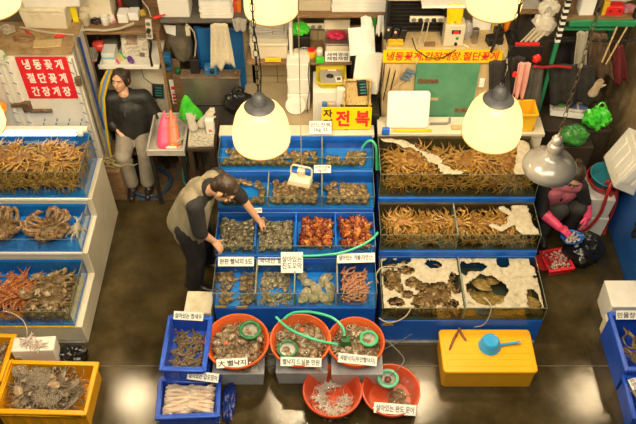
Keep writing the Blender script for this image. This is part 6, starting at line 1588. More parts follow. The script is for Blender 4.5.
# flyers and green bags on a dark table
tz = 0.92
counter('dark_table', 'dark table under printed flyers and green bags', PY(545, 118, 5.3).x, PY(620, 118, 5.3).x, 5.36, 5.72, tz, mat('dark_stained_wood', (0.03, 0.02, 0.012), 0.6), 'table')
fl = thing('flyer_stack', 'stack of printed colour flyers below wide dark jacket', 'flyers', (PH(567, 112, tz).x, PH(567, 112, tz).y - 0.02, tz), rz=R(-10))
for k in range(4): MB().box((0, 0, 0.03 + 0.022 * k), (0.34 - 0.01 * k, 0.17, 0.02)).build('flyer', FLYER if k == 3 else PAPER, fl, bevel=0.002)
for i, (dx, c) in enumerate(((-0.09, (0.15, 0.35, 0.10)), (0.02, (0.10, 0.14, 0.30)), (0.12, (0.10, 0.14, 0.32)))):
    MB().box((dx, -0.01, 0.108), (0.08, 0.09, 0.002)).build('printed_panel', mat('flyer_print_%d' % i, c, 0.6), fl)
bag('green_bag', 'bright green plastic bag on dark table beside printed flyers', 'bag', (PY(601, 110, 5.4).x, 5.42, tz), (0.12, 0.09, 0.13), GREENBAG, 7, 0.4)
bag('green_bag', 'dark leafy green bag below printed flyers', 'bag', PY(571, 143, 5.28), (0.13, 0.09, 0.12), DKGREENBAG, 12, 0.3, handles=False)
counter('low_stand', 'dark low stand carrying leafy green bag', PY(556, 150, 5.28).x, PY(590, 150, 5.28).x, 5.22, 5.34, PY(0, 143, 5.28).z, mat('dark_stained_wood', (0.03, 0.02, 0.012), 0.6), 'stand')
tag(MB().poly([(-0.06, 0), (0.09, 0.0), (0.05, 0.10), (-0.03, 0.08)], 0.012).build('white_card', CREAM, loc=PH(580, 132, 0.80), rot=(R(30), 0, 0.2)), 'cream scrap of board beside leafy green bag', 'board')
# ------------------------------------------------------------------ basins in front of the shellfish bank
def basin(label, u, v, rim_h, wpx, base, m, water=True):
    c = PH(u, v, rim_h); r = wpx / 2 * mpp(c); h = rim_h - base
    t = thing('basin', label, 'basin', (c.x, c.y, base))
    prof = [(r * 0.70, 0.0), (r * 0.74, 0.004), (r * 0.92, h - 0.012), (r * 0.955, h - 0.004), (r * 1.0, h - 0.012), (r, h), (r * 0.985, h + 0.006), (r * 0.945, h + 0.005), (r * 0.905, h - 0.012), (r * 0.72, 0.012)]
    MB().lathe(prof, 56).build('bowl', m, t)
    if water: MB().lathe([(r * 0.87, h * 0.80), (0.001, h * 0.80)], 40, capb=False, capt=False).build('water', SHALLOW, t, label='clear shallow water')
    return c, r, h
def octo_fill(c, r, base, h, n, kinds, s0, s1, label, group, seed, z=0.35, name='octopus', cat='octopus'):
    rnd = random.Random(seed); k = 0
    for i in range(n):
        a = i * 2.39996; q = r * 0.66 * math.sqrt((i + 0.5) / n)
        put(name, kinds[i % len(kinds)], (c.x + q * math.cos(a), c.y + q * math.sin(a), base + 0.02 + h * z + rnd.uniform(0, 0.03)), (rnd.uniform(-.2, .2), rnd.uniform(-.2, .2), rnd.uniform(0, 6.28)), rnd.uniform(s0, s1), label, cat, group)
GB = 0.20
basins = []
for (u, v, w, nm) in ((237, 340.5, 65, 'nearest the blue shrimp crate'), (300.5, 339.5, 62, 'in the middle of three'), (356, 341, 58, 'nearest the yellow lidded crate')):
    c = PH(u, v, GB + 0.16)
    styro('styrofoam_box', 'grey styrofoam box under orange basin ' + nm, 0.43, 0.40, GB, (c.x + 0.01, c.y - 0.02, 0), (0, 0, 0), GREYBOX, lid=False)
    c, r, h = basin('orange basin of small octopuses ' + nm, u, v, GB + 0.16, w, GB + 0.003, ORANGE)
    basins.append((c, r, h))
octo_fill(*basins[0][:2], GB, basins[0][2], 34, OB + OG, 0.85, 1.1, 'small brown octopus in orange basin nearest the blue shrimp crate', 'octopuses in the first orange basin', 1)
octo_fill(*basins[1][:2], GB, basins[1][2], 32, OB + OG, 0.85, 1.1, 'small brown octopus in middle orange basin under green hose', 'octopuses in the middle orange basin', 2)
octo_fill(*basins[2][:2], GB, basins[2][2], 28, OG + OB, 0.8, 1.05, 'small grey octopus in orange basin holding green pump', 'octopuses in the pump basin', 3)
c4, r4, h4 = basin('red basin of pale thin-armed octopuses on wet floor', 332.5, 390, 0.165, 60, 0.002, REDB)
c5, r5, h5 = basin('red basin with one coiled brown octopus and green ring', 391, 389.5, 0.165, 59, 0.002, REDB)
PALESQ = [octopus(i + 14, OCTW, 0.17, 0.0085, 0.020, 0.8) for i in range(3)]
rnd = random.Random(9)
for i in range(19):
    a = R(80 + 300 * i / 19); q = r4 * rnd.uniform(0.36, 0.56)
    put('octopus', PALESQ[i % 3], (c4.x + q * math.cos(a), c4.y + q * math.sin(a), 0.03 + 0.004 * (i % 4)), (0, 0, rnd.uniform(0, 6.28)), rnd.uniform(0.50, 0.60), 'pale thin-armed octopus in red basin on wet floor', 'octopus', 'pale octopuses in the red basin')
BIGOCT = octopus(31, OCTB, 0.20, 0.016, 0.042, 1.8)
q = PH(403, 395, 0.06)
put('octopus', BIGOCT, (c5.x + 0.07, c5.y - 0.045, 0.03), (0, 0, 2.4), 1.25, 'coiled brown octopus lying in red basin beside green ring', 'octopus')
DGREEN = mat('dark_green_ring', (0.015, 0.17, 0.05), 0.35); LGREEN = mat('light_green_ring', (0.06, 0.52, 0.20), 0.35); MGREEN = mat('mint_green_ring', (0.14, 0.56, 0.34), 0.35)
NET = mat('pale_net', (0.50, 0.48, 0.42), 0.7, col2=(0.30, 0.26, 0.20), scale=40)
def ringnet(label, u, v, h, px, m, thick=0.011, fill_m=NET):
    c = PH(u, v, h); r = px / 2 * mpp(c)
    t = thing('net_ring', label, 'net ring', c)
    MB().ring((0, 0, 0), r - thick, thick, 36, 8).build('ring', m, t)
    b = MB(); n = 22
    for j in range(7):
        f = j / 6; rr = (r - thick) * math.cos(f * 1.35)
        for k in range(n):
            a = 2 * math.pi * k / n; b.v.append((rr * math.cos(a), rr * math.sin(a), -0.045 * math.sin(f * 1.5) + 0.006 * mnoise.noise(Vector((k * 0.7, j * 1.1, u)))))
    for j in range(6):
        for k in range(n): b.f.append((j * n + k, j * n + (k + 1) % n, (j + 1) * n + (k + 1) % n, (j + 1) * n + k))
    b.build('net', fill_m, t)
    return c, r
ringnet('dark green ring with pale net in orange basin nearest shrimp crate', 250, 330, 0.37, 23, DGREEN, 0.016)
ringnet('dark green ring with white net in middle orange basin', 287.5, 349, 0.37, 21, DGREEN, 0.011, OCTW)
ringnet('bright green ring floating beside green pump', 369, 338.5, 0.37, 19, LGREEN, 0.011)
cr, rr_ = ringnet('mint green ring in red basin with coiled octopus', 388, 378.5, 0.155, 22, MGREEN, 0.015, OCTW)
tag(MB().ell((0, 0, 0.012), (0.03, 0.03, 0.02), amp=0.2).build('sea_urchin', mat('red_brown_lump', (0.18, 0.06, 0.04), 0.4), loc=(cr.x, cr.y, 0.13)), 'red brown lump sitting in mint green ring', 'shellfish')
for i, (u, v, m, lab) in enumerate(((226, 343, CORAL, 'small orange starfish in orange basin nearest shrimp crate'), (302, 330, CORAL, 'small orange starfish in middle orange basin'))):
    b = MB(); c = PH(u, v, 0.345)
    for k in range(5):
        a = 2 * math.pi * k / 5; b.tube([(0, 0, 0.006), (0.022 * math.cos(a), 0.022 * math.sin(a), 0.004)], [0.010, 0.003], 6)
    tag(b.build('starfish', m, loc=c), lab, 'starfish')
for i, (u, v, lab) in enumerate(((239.5, 342, 'round white snail shell in orange basin nearest shrimp crate'), (302, 354, 'round pale snail shell in middle orange basin'))):
    b = MB(); c = PH(u, v, 0.35); b.ell((0, 0, 0.012), (0.014, 0.012, 0.013), amp=0.1); b.ell((0.008, 0, 0.02), (0.008, 0.007, 0.008))
    tag(b.build('snail_shell', CRABPALE, loc=c), lab, 'snail shell')
# pump and green hoses
def pump():
    c = PH(345.5, 343, 0.33); t = thing('water_pump', 'green water pump in orange basin nearest yellow lidded crate', 'pump', c)
    MB().rbox((0, 0, 0.03), (0.085, 0.075, 0.07), 0.015, top=0.85).build('housing', mat('pump_green', (0.02, 0.13, 0.03), 0.4), t, bevel=0.006)
    MB().lathe([(0.02, 0.06), (0.018, 0.085), (0.014, 0.10)], 14, (-0.012, 0.02, 0)).build('outlet', STEEL, t)
pump()
HOSEG = mat('mint_green_hose', (0.05, 0.50, 0.27), 0.3)
def hose(label, pts, m=HOSEG, r=0.012, name='hose'):
    P = [PH(u, v, h) for u, v, h in pts]; q = []
    for i in range(len(P) - 1):                                   # smooth through the points
        p0, p1, p2, p3 = P[max(0, i - 1)], P[i], P[i + 1], P[min(len(P) - 1, i + 2)]
        for k in range(6):
            s = k / 6.0
            q.append(0.5 * ((2 * p1) + (p2 - p0) * s + (2 * p0 - 5 * p1 + 4 * p2 - p3) * s * s + (3 * p1 - p0 - 3 * p2 + p3) * s ** 3))
    q.append(P[-1])
    return tag(MB().tube(q, r, 9).build(name, m), label, 'hose' if name == 'hose' else 'cable')
hose('mint green hose crossing over middle orange basin', [(276, 317, 0.42), (288, 328, 0.42), (302, 335, 0.41), (320, 341, 0.40), (338, 344.5, 0.37)])
hose('mint green hose arching behind basins down to green pump', [(284, 319, 0.40), (293, 313, 0.42), (310, 312, 0.44), (328, 316, 0.46), (337, 321, 0.46), (343, 328, 0.45), (344.5, 335, 0.42)])
hose('mint green hose lying along rim below sea squirts', [(302, 256, 0.70), (318, 255.5, 0.70), (340, 253, 0.72), (358, 247, 0.76), (372, 239, 0.80), (378, 232, 0.84)], r=0.010)
hose('green hose bent over side of rearmost shellfish tank', [(362, 148, 1.06), (367, 142, 1.14), (372, 141, 1.17), (376, 147, 1.12), (376.5, 158, 1.0), (376.5, 170, 0.9)], r=0.011)
hose('pale thin hose hooked over foam-covered crab tank', [(378, 283, 0.50), (376, 276, 0.56), (381, 268, 0.60), (392, 266.5, 0.56), (402, 268, 0.50)], WHITECORD, 0.006, 'cable')
hose('pale thin hose drooping over front glass of crab tank', [(411, 308, 0.53), (406, 316, 0.46), (396, 321.5, 0.40), (386, 322, 0.36), (379, 318, 0.36)], WHITECORD, 0.006, 'cable')
hose('thin wire lying along blue stand towards yellow lidded crate', [(378, 352, 0.02), (399, 342, 0.06), (412, 334, 0.14), (430, 327, 0.2), (445, 326, 0.24)], GREYMETAL, 0.004, 'cable')
hose('thin bent wire hanging into mint green ring', [(383, 338, 0.34), (394, 347, 0.30), (404, 359, 0.26), (399, 368, 0.24), (390, 376, 0.17)], GREYMETAL, 0.004, 'cable')
hose('pale thin hose dropping from foam-ringed bay to yellow crate', [(484, 297, 0.50), (491, 306, 0.53), (489, 317, 0.42), (483, 325, 0.31), (474, 327, 0.245)], WHITECORD, 0.005, 'cable')
hose('pale thin hose curling from lowest tank into squid box', [(3, 311, 0.47), (14, 314, 0.47), (24, 322, 0.42), (27, 335, 0.36), (20, 346, 0.26), (8, 352, 0.22)], WHITECORD, 0.005, 'cable')

# ------------------------------------------------------------------ cards of the front tank and basins
card('price_card', 'long white card at end bay of front tank by the man’s hand', 236, 261.5, 0.60, 36, 9.5, '완판 뻘낙지 5도', 0, 52, 0.6, bold=0.02)
card('price_card', 'long white card on second bay, half hidden by square card', 276, 260.5, 0.60, 36, 9.5, '국내산 뻘낙지', 0, 52, 0.6)
card('price_card', 'square white card standing on third bay of front tank', 292, 262.5, 0.66, 22, 21, '살아있는\n진도꼬막', 0, 45, 0.62)
card('price_card', 'long white card above spoon worms in front tank', 356, 258, 0.67, 38, 9.5, '살아있는 개불(자연산)', R(2), 52, 0.62, bold=0.02)
card('price_card', 'white card on front rim of orange basin nearest shrimp crate', 232, 363, 0.375, 31, 9, '大 뻘낙지', R(4), 60, 0.62, bold=0.02)
card('price_card', 'white card on front rim of middle orange basin', 301, 362, 0.375, 41, 9, '뻘낙지 드실분 만원', R(-2), 60, 0.62)
card('price_card', 'white card on front rim of orange basin with green pump', 357.5, 359.5, 0.385, 39, 9.5, '세발낙지(무안뻘낙지)', R(-7), 60, 0.62)
card('price_card', 'white card on front rim of red basin with coiled octopus', 395, 409, 0.178, 42, 10.5, '살아있는 완도 문어', R(-5), 65, 0.6)
for i, (u, v, h, lab) in enumerate(((221, 307, 0.45, 'yellow tape scrap at corner of front shellfish tank'), (242, 307.5, 0.44, 'yellow tape scrap beside corner of front shellfish tank'), (388, 324.5, 0.32, 'yellow tape scrap on blue stand below foam tank'))):
    c = PH(u, v, h); y = (3.717 if i < 2 else 3.637); c = PY(u, v, y)
    tag(MB().box((0, 0, 0), (0.09, 0.003, 0.028)).build('tape_scrap', TAPE, loc=c), lab, 'tape')

# ------------------------------------------------------------------ crates and boxes on the floor
def crate(name, label, c, w, d, h, m, rz=0.0, tk=0.016, rim=0.03, feet=False, ribs=0):
    t = thing(name, label, 'crate', c, rz=rz); b = MB()
    b.box((0, 0, tk / 2), (w * 0.94, d * 0.94, tk))
    for s in (-1, 1):
        b.box((s * (w / 2 - tk), 0, h / 2), (tk, d - tk, h)); b.box((0, s * (d / 2 - tk), h / 2), (w - 2 * tk, tk, h))
    b.build('body', m, t, bevel=0.004)
    r = MB()
    for s in (-1, 1):
        r.box((s * (w / 2), 0, h - rim / 2), (rim, d + rim, rim)); r.box((0, s * d / 2, h - rim / 2), (w - rim, rim, rim))
    r.build('rim', m, t, bevel=0.008)
    if ribs:
        q = MB().box((0, 0, 0), (0.018, 0.018, h * 0.8)).mesh('rib', m, False)
        for i in range(ribs): put('rib', q, (-w / 2 + w * (i + 0.5) / ribs, -d / 2 + 0.002, h * 0.45), parent=t)
    return t
# yellow crates of flower crabs
a, b2 = PH(9, 364, 0.24), PH(98.5, 362, 0.24); f = PH(92, 412, 0.24)
ycx, ycy, ycw, ycd = (a.x + b2.x) / 2 - 0.01, (b2.y + f.y) / 2, b2.x - a.x - 0.01, b2.y - f.y
crate('yellow_crate', 'yellow crate of grey crabs and froth on wet floor', (ycx, ycy, 0), ycw, ycd, 0.24, YELLOW, R(-1.5), ribs=5)
for i, (x, y) in enumerate(grid_spots(30, ycx - ycw / 2 + 0.12, ycx + ycw / 2 - 0.12, ycy - ycd / 2 + 0.1, ycy + ycd / 2 - 0.1, 0.3, 71)):
    put('flower_crab', FLOWER[i % 2] if i % 4 else FLOWERP, (x, y, 0.165 + 0.022 * (i % 3)), (U(-.3, .3), U(-.25, .25), U(-.6, .6) + (1.2 if i % 2 else -0.9)), U(0.78, 0.98), 'grey mottled crab in yellow crate of froth on wet floor', 'crab', 'grey crabs in the yellow crate')
def froth(label, u, v, h, rad, seed, n=260):
    c = PH(u, v, h); b = MB(); rnd = random.Random(seed)
    for i in range(n):
        a = i * 2.39996; q = rad * math.sqrt((i + 0.5) / n) * (1 + 0.3 * mnoise.noise(Vector((math.cos(a) * 1.5, math.sin(a) * 1.5, seed)))); s = rnd.uniform(0.0035, 0.0062)
        b.ell((q * math.cos(a), q * math.sin(a) * 0.8, rnd.uniform(0, 0.008) + 0.006 * (1 - (q / rad) ** 2)), (s, s, s * 0.8), n=7, m=5)
    tag(b.build('froth', glassyfoam, loc=c), label, 'froth', kind='stuff')
glassyfoam = mat('bubbly_froth', (0.28, 0.225, 0.15), 0.25, col2=(0.46, 0.395, 0.29), scale=60)
froth('froth patch on grey crabs at back of yellow crate', 38, 377, 0.225, 0.11, 1)
froth('froth patch on grey crabs at front of yellow crate', 48, 397, 0.225, 0.11, 2)
froth('small froth patch at back corner of yellow crate', 20, 371, 0.225, 0.07, 3, 120)
ax = PH(14, 335, 0.24)
crate('yellow_crate', 'second yellow crate of crabs, cut by picture edge', (ax.x - 0.30, ax.y - 0.20, 0), 0.60, 0.42, 0.24, YELLOW, R(-2), ribs=4)
for i in range(5):
    put('flower_crab', FLOWER[i % 2], (ax.x - 0.13 - 0.06 * (i % 2), ax.y - 0.08 - 0.07 * i, 0.14 + 0.015 * (i % 2)), (U(-.3, .3), U(-.2, .2), U(-1, 1)), 0.8, 'grey mottled crab in second yellow crate at picture edge', 'crab', 'grey crabs in the second crate')
# squid box and black bag
p0, p1 = PH(33, 336.5, 0.30), PH(33, 351, 0.30)
sbw = 42 * mpp(p0)
styro('styrofoam_box', 'white styrofoam box with squid on its lid, behind yellow crate', sbw, p0.y - p1.y, 0.30, ((p0.x + PH(34, 351, 0.30).x) / 2, (p0.y + p1.y) / 2, 0), (0, 0, R(3)), FOAMBOX, lid=False)
for i, (u, v) in enumerate(((33, 344), (40, 347), (28, 342))):
    put('squid', fish_scrap(20 + i).mesh('squid', PALEFLESH), (PH(u, v - 1, 0.303).x, PH(u, v - 1, 0.303).y, 0.304 + 0.01 * i), (0, 0, 0.8 * i), 0.9, 'pale squid lying on white styrofoam box behind yellow crate', 'squid', 'squid on the white box')
st = tag(MB().box((0, 0, 0), (0.055, 0.003, 0.06)).build('sticker', PAPER, loc=(PH(19, 357, 0.2).x, (p1.y) - 0.010, 0.20)), 'blue and yellow sticker on squid-topped styrofoam box', 'sticker')
MB().box((0, -0.002, 0.012), (0.03, 0.002, 0.026)).build('print', SIGNYELLOW, st)
MB().box((0, -0.002, -0.017), (0.05, 0.002, 0.02)).build('print', BLUE, st)
bag('black_bag', 'crumpled black bag on floor between squid box and white stand', 'bag', (PH(72, 356, 0.05).x, PH(72, 356, 0.05).y, 0.0), (0.13, 0.075, 0.085), BLACKBAG, 31, 0.5, 5, handles=False)
# stained box by the shellfish bank
p0, p1 = PH(199, 291, 0.28), PH(199, 313, 0.28)
o = styro('styrofoam_box', 'stained cream styrofoam box between bending man and blue crate', 27 * mpp(p0), p0.y - p1.y, 0.28, ((p0.x + p1.x) / 2, (p0.y + p1.y) / 2, 0), (0, 0, R(-2)), DIRTYFOAM, lid=False)
# blue crates
p0, p1 = PH(187, 317, 0.38), PH(186, 369, 0.38)
cw = 43 * mpp(PH(185, 345, 0.38)); cd = p0.y - p1.y; cc = ((p0.x + p1.x) / 2, (p0.y + p1.y) / 2)
crate('blue_crate', 'empty blue crate under the shrimp crate', (cc[0], cc[1], 0), cw * 0.97, cd * 0.97, 0.185, CRATEBLUE, R(-1))
crate('blue_crate', 'blue crate of dark curled shrimps beside orange basin', (cc[0], cc[1], 0.19), cw, cd, 0.19, CRATEBLUE, R(-1), ribs=4)
SHRIMP = mat('dark_shrimp_shell', (0.08, 0.055, 0.022), 0.3, col2=(0.26, 0.18, 0.085), scale=30)
def shrimp(seed):
    rnd = random.Random(seed); b = MB(); pts = []; rs = []
    for i in range(9):
        a = 0.28 * i - 1.1; pts.append((0.055 * math.sin(a), 0.03 - 0.055 * math.cos(a) + 0.03, 0.004)); rs.append((0.004, 0.009, 0.012, 0.012, 0.011, 0.010, 0.008, 0.006, 0.003)[i])
    b.tube(pts, rs, 8)
    for i in range(1, 8): b.ring(pts[i], rs[i] * 0.98, 0.0013, 9, 4, rotm(R(90), 0, 0.28 * i - 1.1 + R(90)))
    e = Vector(pts[-1])
    for s in (-1, 0, 1): b.ell(e + Vector((0.010, 0.006 * s + 0.004, 0)), (0.012, 0.005, 0.002), rotm(0, 0, 0.5 * s + 0.6), n=8, m=5)
    p = Vector(pts[0])
    for s in (-1, 1): b.tube([p, p + Vector((-0.02, 0.02 * s, 0.008)), p + Vector((-0.05, 0.035 * s, 0.002))], [0.0016, 0.001, 0.0006], 4)
    return merge('shrimp', [(b, SHRIMP)])
SH = [shrimp(i) for i in range(2)]
for i, (x, y) in enumerate(grid_spots(64, cc[0] - cw / 2 + 0.06, cc[0] + cw / 2 - 0.06, cc[1] - cd / 2 + 0.06, cc[1] + cd / 2 - 0.06, 0.4, 81)):
    put('shrimp', SH[i % 2], (x, y, 0.225 + U(0, 0.02)), (U(-.2, .2), U(-.2, .2), U(0, 6.28)), U(0.8, 1.05), 'dark curled shrimp in blue crate beside orange basin', 'shrimp', 'shrimps in the blue crate')
card('price_card', 'white card on back rim of shrimp crate', 188.5, 316, 0.40, 30, 8.5, '살아있는 참새우', R(-4), 55, 0.6, bold=0.015)
p0, p1 = PH(189.5, 377, 0.20), PH(188, 416, 0.20)
cw2 = 60 * mpp(PH(189, 396, 0.2)); cd2 = p0.y - p1.y; cc2 = ((p0.x + p1.x) / 2, (p0.y + p1.y) / 2)
crate('blue_crate', 'blue crate of pale squid rows in front of shrimp crate', (cc2[0], cc2[1], 0), cw2, cd2, 0.20, CRATEBLUE, R(3), ribs=4)
SQUID = mat('pale_squid_skin', (0.56, 0.40, 0.27), 0.3, col2=(0.70, 0.58, 0.45), scale=22, col3=(0.64, 0.50, 0.38), sss=0.1)
def squid(seed):
    rnd = random.Random(seed); b = MB()
    b.tube([(0, 0.105, 0), (0, 0.09, 0.002), (0, 0.05, 0.006), (0, 0.0, 0.008), (0, -0.03, 0.006)], [0.002, 0.010, 0.019, 0.021, 0.016], 10)
    b.poly([(0, 0.11), (-0.032, 0.065), (-0.012, 0.04), (0.012, 0.04), (0.032, 0.065)], 0.003, (0, 0, 0.004))
    b.ell((0, -0.042, 0.005), (0.014, 0.018, 0.011), n=10, m=6)
    for k in range(7):
        a = (k - 3) * 0.12; p = Vector((0.003 * (k - 3), -0.055, 0.004)); pts = [p.copy()]
        for q in range(4): a += rnd.uniform(-.25, .25); p = p + Vector((math.sin(a), -math.cos(a), 0)) * 0.022; pts.append(p.copy())
        b.tube(pts, [0.004, 0.0038, 0.003, 0.002, 0.001], 5)
    return merge('squid', [(b, SQUID)])
SQD = [squid(i) for i in range(3)]
i = 0
SQB = (cc2[0] - cw2 / 2 + 0.035, cc2[0] + cw2 / 2 - 0.035, cc2[1] - cd2 / 2 + 0.03, cc2[1] + cd2 / 2 - 0.03, 0.02, 0.195)
for row in range(9):
    for k in range(7):
        x = cc2[0] - cw2 / 2 + 0.055 + (cw2 - 0.11) * (k + 0.5 * (row % 2)) / 6.6; y = cc2[1] - cd2 / 2 + 0.05 + (cd2 - 0.10) * row / 8
        put_in('squid', SQD[i % 3], (x, y, 0.135 + 0.012 * ((k + row) % 3)), (0, U(-.2, .2), R(90) + U(-.35, .35) + (math.pi if k % 2 else 0)), U(0.85, 1.0), SQB, 'pale squid laid in rows in front blue crate', 'squid', 'squid in the front blue crate'); i += 1
card('price_card', 'white card on back rim of pale squid crate', 203, 376.5, 0.31, 32, 9, '살아있는 갑오징어', R(-8), 60, 0.6, bold=0.015)
bag('blue_bag', 'dark blue plastic bag crumpled beside pale squid crate', 'bag', (PH(224, 404, 0).x + 0.045, PH(224, 404, 0).y, 0), (0.05, 0.16, 0.05), mat('navy_film', (0.01, 0.03, 0.20), 0.3, bump=0.4, bscale=30), 37, 0.5, 4, handles=False)
# yellow lidded crate with dipper and tongs
def lidded():
    yb, yf = 3.618, 3.205; h = 0.25; xl = PH(443.5, 371, h).x; xr = PH(538.5, 371, h).x; w = xr - xl; d = yb - yf
    t = thing('storage_crate', 'bright yellow lidded crate in front of crab tanks', 'crate', ((xl + xr) / 2, (yf + yb) / 2, 0))
    MB().rbox((0, 0, (h - 0.03) / 2), (w * 0.97, d * 0.96, h - 0.03), 0.03, top=1.01).build('body', mat('amber_yellow_plastic', (0.78, 0.36, 0.005), 0.4, col2=(0.84, 0.42, 0.01), scale=4), t, bevel=0.006)
    lid = MB().rbox((0, 0, h - 0.02), (w, d, 0.045), 0.035).build('lid', YELLOW, t, bevel=0.010)
    g = MB()
    for k in range(6): g.box((0, d * (-0.36 + 0.145 * k), h + 0.003), (w * 0.88, 0.006, 0.004))
    for s in (-1, 1): g.box((s * w * 0.455, 0, h + 0.003), (0.006, d * 0.84, 0.004))
    g.build('raised_lines', YELLOW, lid, bevel=0.0015)
    return h + 0.006
lt = lidded()
def dipper():
    c = PH(490, 344, lt + 0.03); m = mat('sky_blue_plastic', (0.03, 0.33, 0.68), 0.35, col2=(0.04, 0.38, 0.74), scale=4)
    t = thing('dipper', 'sky blue dipper turned upside down on yellow lidded crate', 'dipper', (c.x, c.y, lt))
    MB().lathe([(0.090, 0.0), (0.094, 0.004), (0.090, 0.010), (0.078, 0.055), (0.070, 0.082), (0.060, 0.090), (0.045, 0.088), (0.0, 0.088)], 36, capt=False).build('bowl', m, t)
    MB().tube([(0.085, 0.0, 0.012), (0.15, 0.01, 0.016), (0.235, 0.02, 0.020)], [0.016, 0.011, 0.012], 10).build('handle', m, t)
    MB().ring((0.246, 0.021, 0.020), 0.011, 0.005, 16, 6).build('hanging_loop', m, t)
dipper()
def tongs():
    a, b, c = PH(459, 330, lt), PH(449.5, 350, lt), PH(466, 341, lt); z = lt + 0.006
    t = thing('tongs', 'rusty open tongs lying on yellow lidded crate', 'tongs', (a.x, a.y, lt)); m = mat('rust_brown_iron', (0.10, 0.03, 0.012), 0.6, col2=(0.30, 0.12, 0.06), scale=40)
    for nm, e in (('arm', b), ('arm', c)):
        MB().tube([(0, 0, 0.01), ((e.x - a.x) * 0.5 - 0.006, (e.y - a.y) * 0.5, 0.012), (e.x - a.x, e.y - a.y, 0.008)], [0.009, 0.012, 0.008], 7).build(nm, m, t)
    MB().lathe([(0.011, 0.0), (0.011, 0.022)], 12).build('pivot', m, t)
tongs()
# right edge crates
p0, p1 = PH(619, 281, 0.30), PH(616, 306, 0.30)
rx = PH(606, 306, 0.30).x + 0.05
styro('styrofoam_box', 'white styrofoam box on floor behind blue crate at picture edge', 0.42, p0.y - p1.y + 0.02, 0.30, (rx + 0.21, (p0.y + p1.y) / 2, 0), (0, 0, 0), FOAMBOX, lid=False)
styro('styrofoam_box', 'upright white styrofoam piece beside blue eel crate', 0.05, 0.40, 0.20, (PH(610, 340, 0.1).x, PH(610, 340, 0.1).y, 0), (0, 0, 0), DIRTYFOAM, lid=False)
q0, q1 = PH(612, 313, 0.34), PH(619, 369, 0.34)
ew = 0.44; ey0, ey1 = q0.y, q1.y; ex = (q0.x + q1.x) / 2 + 0.02 + ew / 2
crate('blue_crate', 'blue crate of dark eels at picture edge', (ex, (ey0 + ey1) / 2, 0), ew, ey0 - ey1, 0.34, CRATEBLUE, 0, ribs=3)
EEL = mat('dark_eel_skin', (0.07, 0.045, 0.025), 0.25, col2=(0.20, 0.13, 0.075), scale=18)
def eel(seed):
    rnd = random.Random(seed); b = MB(); p = Vector((0, 0.12, 0)); a = -1.57; pts = []
    for i in range(13): pts.append(p.copy()); a += 0.5 * math.sin(i * 0.8 + seed); p = p + Vector((math.cos(a), math.sin(a), 0)) * 0.022
    b.tube(pts, [0.006, 0.012, 0.013] + [0.013] * 4 + [0.012, 0.011, 0.009, 0.007, 0.005, 0.002], 8)
    return merge('eel', [(b, EEL)])
EE = [eel(i) for i in range(3)]
for i in range(24):
    put('eel', EE[i % 3], (ex - ew / 2 + 0.09 + 0.26 * ((i * 7) % 11) / 11.0, ey1 + 0.16 + (ey0 - ey1 - 0.32) * ((i * 5) % 8) / 8.0, 0.22 + 0.008 * (i % 6)), (0, 0, U(-0.6, 0.6)), U(0.85, 1.05), 'dark eel in blue crate at picture edge', 'eel', 'eels in the edge crate')
card('price_card', 'white card on back rim of blue eel crate', 629, 315, 0.37, 26, 9, '민물장어', R(0), 50, 0.6)
q0, q1 = PH(626, 377, 0.24), PH(630, 418, 0.24)
crate('blue_crate', 'lowest blue crate at picture edge in front of eel crate', ((q0.x + q1.x) / 2 + 0.22, (q0.y + q1.y) / 2, 0), 0.42, q0.y - q1.y, 0.24, CRATEBLUE, R(-2), ribs=3)
for i in range(8):
    put('squid', SQD[i % 3], ((q0.x + q1.x) / 2 + 0.12 + 0.035 * (i % 3), q1.y + 0.07 + 0.028 * i, 0.14 + 0.006 * (i % 3)), (0, 0, U(-.4, .4)), 0.9, 'pale squid in lowest blue crate at picture edge', 'squid', 'squid in the edge crate')
card('price_card', 'white card in lowest blue crate at picture edge', 634, 384, 0.25, 12, 8, '오징어', R(-80), 70, 0.6)
# ------------------------------------------------------------------ around the squatting woman
def red_basket():
    c = PH(556, 262, 0.04); t = crate('red_basket', 'shallow red basket of fish scraps beside black bin bag', (c.x, c.y, 0), 0.24, 0.24, 0.085, mat('red_basket_plastic', (0.66, 0.02, 0.03), 0.35), R(12), tk=0.01, rim=0.02)
    b = MB(); rnd = random.Random(3)
    for i in range(90):
        x, y = rnd.uniform(-.10, .10), rnd.uniform(-.10, .10); p = rotm(0, 0, R(12)) @ Vector((x, y, 0))
        s = rnd.uniform(0.008, 0.016); b.ell((p.x, p.y, 0.05 + rnd.uniform(0, 0.035)), (s, s * rnd.uniform(0.5, 1), s * 0.6), rotm(rnd.uniform(-1, 1), rnd.uniform(-1, 1), rnd.uniform(0, 6)), n=7, m=5, amp=0.3, seed=i)
    o = b.build('fish_scraps', mat('fish_scrap_flesh', (0.45, 0.35, 0.27), 0.4, col2=(0.20, 0.12, 0.09), scale=40, col3=(0.52, 0.44, 0.36)), loc=(c.x, c.y, 0.0))
    tag(o, 'heap of pale fish scraps filling red basket', 'fish scraps', kind='stuff')
red_basket()
c = PH(541, 264, 0.06)
tag(MB().lathe([(0.05, 0.0), (0.075, 0.05), (0.085, 0.10), (0.088, 0.10), (0.078, 0.05), (0.05, 0.008)], 28).build('red_bowl', mat('dark_red_plastic', (0.42, 0.03, 0.03), 0.35), loc=(c.x - 0.0, c.y - 0.01, 0.0)), 'dark red bowl standing between crab tank and red basket', 'bowl')
c = PH(580, 258, 0.0)
bag('bin_bag', 'big black bin bag at squatting woman’s knees', 'bag', (c.x, c.y, 0), (0.17, 0.17, 0.17), BLACKBAG, 41, 0.35, 3.5, handles=False)
bb = thing('blue_bag', 'blue plastic bag of pale scraps lying in black bin bag', 'bag', (PH(571, 240, 0.27).x, PH(571, 240, 0.27).y, 0.25))
b = MB(); n = 22
